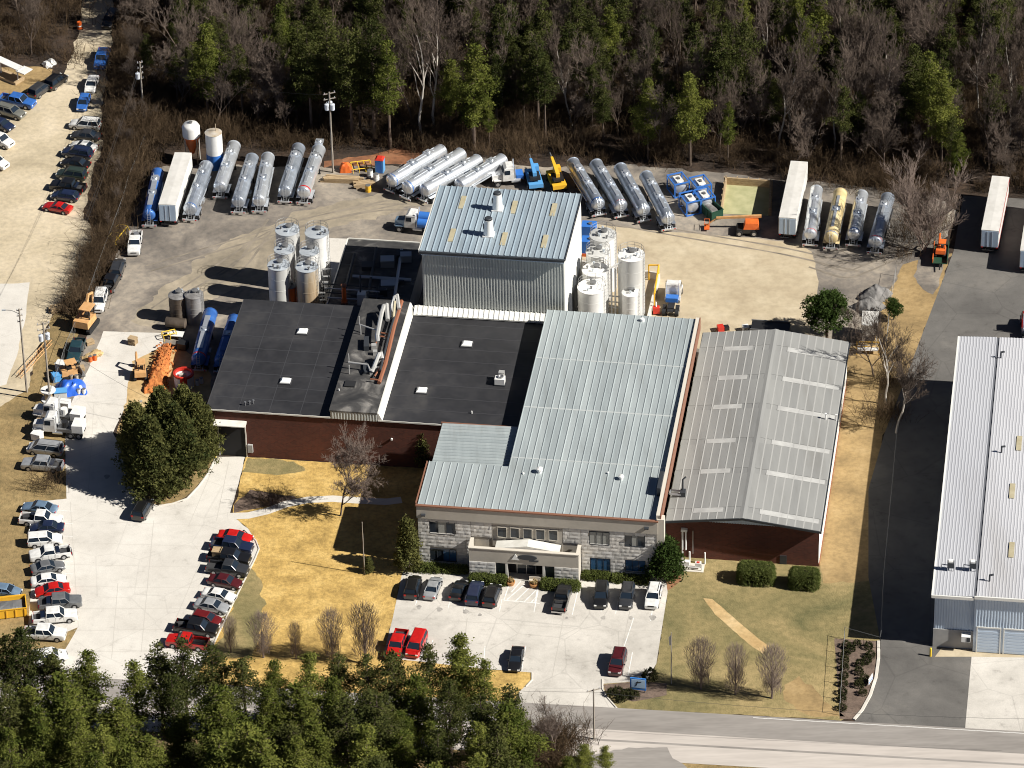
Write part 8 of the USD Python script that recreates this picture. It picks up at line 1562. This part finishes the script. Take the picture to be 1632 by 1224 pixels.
plant(yard[0], 'bare_tree', 'bare tree beside the curved white footpath', 'tree', (543, 822), 12.5, 12, 7, squash=.95); plant(yard[1], 'bare_tree', 'wide many-stemmed bare tree at the yard corner by the asphalt lane', 'tree', (1472, 402), 13, 12, 8, squash=1.15)
for k, (x, y, h, lab) in enumerate(((368, 1040, 6, 'bare pear tree nearest the slanted car row'), (420, 1048, 7.5, 'second bare pear tree from the drive on the golden lawn'), (472, 1050, 6.0, 'smallest bare pear tree, third from the drive'), (530, 1053, 8.5, 'slim bare pear tree, fourth from the drive'), (583, 1058, 9.8, 'largest bare pear tree, next to the red pickup'), (1117, 1098, 8.2, 'bare pear tree on the right lawn, nearest the flag pole'), (1172, 1107, 8.2, 'middle bare pear tree of three on the right lawn'), (1230, 1113, 8.6, 'right bare pear tree of three on the right lawn'))):
    plant(pear[k % 2], 'pear_tree', lab, 'tree', (x, y), h, 7.5, k + 20, squash=(1.0, 1.2, .95, 1.05, 1.2, 1.25, 1.1, 1.2)[k])
for k, (x, y, h, v, lab) in enumerate(((1428, 690, 13, 1, 'tall pale-limbed bare tree at the edge of the black shade'), (1412, 645, 12, 0, 'slim bare tree behind the pale-limbed one'), (1392, 600, 11, 0, 'bare tree close to the grey warehouse wall'), (1445, 620, 9, 1, 'bare tree nearest the asphalt lane'), (1408, 560, 8, 0, 'low bare tree below the silver hopper'))):
    plant(birch[v] if k in (0, 1) else bares[k % 5], 'bare_tree', lab, 'tree', (x, y), h, 16, k + 40, squash=1.1)
plant(brushes[0], 'bare_bush', 'small bare bush on the verge below the silver pickup', 'bush', (72, 778), 2.6, 2.2, 9); plant(brushes[1], 'bare_bush', 'dry bush in the planting bed beside the footpath', 'bush', (430, 803), 2.0, 2.2, 10)
# hedges and shrubs
def hedge(l, r_, py, w, h, label, ang=-9.0, m='hedge', seed=0, cat='hedge'):
    a, c_ = G(l, py), G(r_, py + .06 * (r_ - l)); mid = (a + c_) / 2; L = np.linalg.norm(c_ - a); t = thing('clipped_hedge', label, cat, (mid[0], mid[1], 0), ang); lv = Leaves(seed); q = random.Random(seed); rr = min(.95, h * .45, w * .47)
    n = int((L * w + 2 * (L + w) * h) * 30)
    for i in range(n):
        p = np.array([q.uniform(-1, 1) * L / 2, q.uniform(-1, 1) * w / 2, q.uniform(0.0, h)]); f = q.random(); A = (L * w, L * h * 2, w * h * 2); s = q.uniform(0, sum(A))
        if s < A[0]: p[2] = h
        elif s < A[0] + A[1]: p[1] = math.copysign(w / 2, p[1])
        else: p[0] = math.copysign(L / 2, p[0])
        c = np.clip(p, [-L / 2 + rr, -w / 2 + rr, 0], [L / 2 - rr, w / 2 - rr, h - rr]); d = p - c; nd = np.linalg.norm(d)
        if nd > 1e-6: p = c + d / nd * rr; d = d / nd
        lv.clump(p, 7, .10, .16, .3, q.uniform(.2, .9), .9, d)
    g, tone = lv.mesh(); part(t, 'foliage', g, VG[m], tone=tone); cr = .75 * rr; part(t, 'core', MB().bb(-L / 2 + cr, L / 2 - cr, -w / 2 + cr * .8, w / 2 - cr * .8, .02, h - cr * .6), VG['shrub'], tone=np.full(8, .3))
hedge(749, 808, 927, 1.5, 1.15, 'clipped hedge left of the hatched walkway', seed=1); hedge(862, 924, 936, 1.5, 1.2, 'clipped hedge right of the hatched walkway', seed=2); hedge(662, 702, 908, 1.4, 1.0, 'low clipped hedge under the left office windows', seed=3); hedge(704, 745, 910, 1.2, .9, 'shaded low hedge between the left hedge and the office entrance', seed=4)
hedge(928, 972, 921, 1.3, 1.0, 'low hedge under the blue office windows, right of the entrance', seed=5); hedge(975, 1034, 925, 1.3, .9, 'shaded low hedge under the far right office windows', seed=6)
hedge(1176, 1234, 924, 2.6, 2.7, 'tall rounded hedge against the brick front of the grey warehouse, left one', seed=7); hedge(1258, 1305, 932, 2.5, 2.6, 'tall rounded hedge at the right corner of the grey warehouse front', seed=8)
def shrub_form(name, seed):
    p = form(name); lv = Leaves(seed); q = random.Random(seed)
    for _ in range(90):
        a, u = q.uniform(0, 6.28), q.uniform(0, 1); z = .1 + .8 * u; r = .62 * math.sqrt(max(.05, 1 - (u * 1.05 - .25) ** 2)); lv.clump((r * math.cos(a), r * math.sin(a), z), 9, .09, .15, .5, None, .9, (math.cos(a), math.sin(a), .4))
    g, tone = lv.mesh(); part(p, 'foliage', g, VG['shrub'], tone=tone); part(p, 'stem', MB().tube([(0, 0, 0), (0, 0, .5)], .05, 5), VG['bark']); return p
shr = [shrub_form('shrub_shape', 5), shrub_form('shrub_shape_001', 6)]
for k, (x, y) in enumerate(((1366, 1029), (1384, 1033), (1387, 1047), (1381, 1056), (1370, 1061), (1369, 1073), (1377, 1085), (1369, 1094), (1375, 1107))): plant(shr[k % 2], 'dark_shrub', 'round dark shrub in the open part of the mulch bed by the lane kerb', 'shrub', (x, y), 1.0 * (.9 + .05 * (k % 4)), 1.15, k, 'round shrubs in the mulch bed by the lane kerb')
for k, (x, y) in enumerate(((1349, 1031), (1356, 1037), (1348, 1045), (1346, 1055), (1346, 1067), (1345, 1080), (1344, 1092), (1343, 1106), (1342, 1117), (1342, 1131))): plant(shr[k % 2], 'dark_shrub', 'dark shrub in the row along the wire fence of the mulch bed', 'shrub', (x, y), .95, 1.15, k + 30, 'shrubs along the fence of the mulch bed')
for k, (x, y) in enumerate(((975, 1108), (985, 1105), (996, 1113), (1003, 1108), (1012, 1112), (989, 1117))): plant(shr[k % 2], 'dark_shrub', 'dry round shrub in the bed left of the blue entrance sign', 'shrub', (x, y), 1.0, 1.1, k + 60, 'shrubs beside the entrance sign')
plant(shr[0], 'dark_shrub', 'single round shrub behind the blue entrance sign', 'shrub', (1036, 1083), 1.35, .95, 70)

# trees that still share a label are told apart by their order from left to right
def order_labels():
    by = {}
    for pr in stage.GetPrimAtPath('/World').GetChildren():
        if pr.GetName().split('_')[0] in ('pine', 'bare') and pr.GetCustomDataByKey('group'): by.setdefault(pr.GetCustomDataByKey('label'), []).append(pr)
    words = ['leftmost', 'second from left', 'third from left', 'fourth from left', 'fifth from left', 'sixth from left', 'seventh from left', 'eighth from left', 'ninth from left']
    for lab, prs in by.items():
        if 1 < len(prs) <= 9:
            prs.sort(key=lambda p: p.GetAttribute('xformOp:translate').Get()[0])
            for k, p in enumerate(prs): p.SetCustomDataByKey('label', (words[k] if k < len(prs) - 1 or k == 0 else 'rightmost') + ' ' + lab); p.ClearCustomDataByKey('group')
        elif len(prs) == 1: prs[0].ClearCustomDataByKey('group')
order_labels()
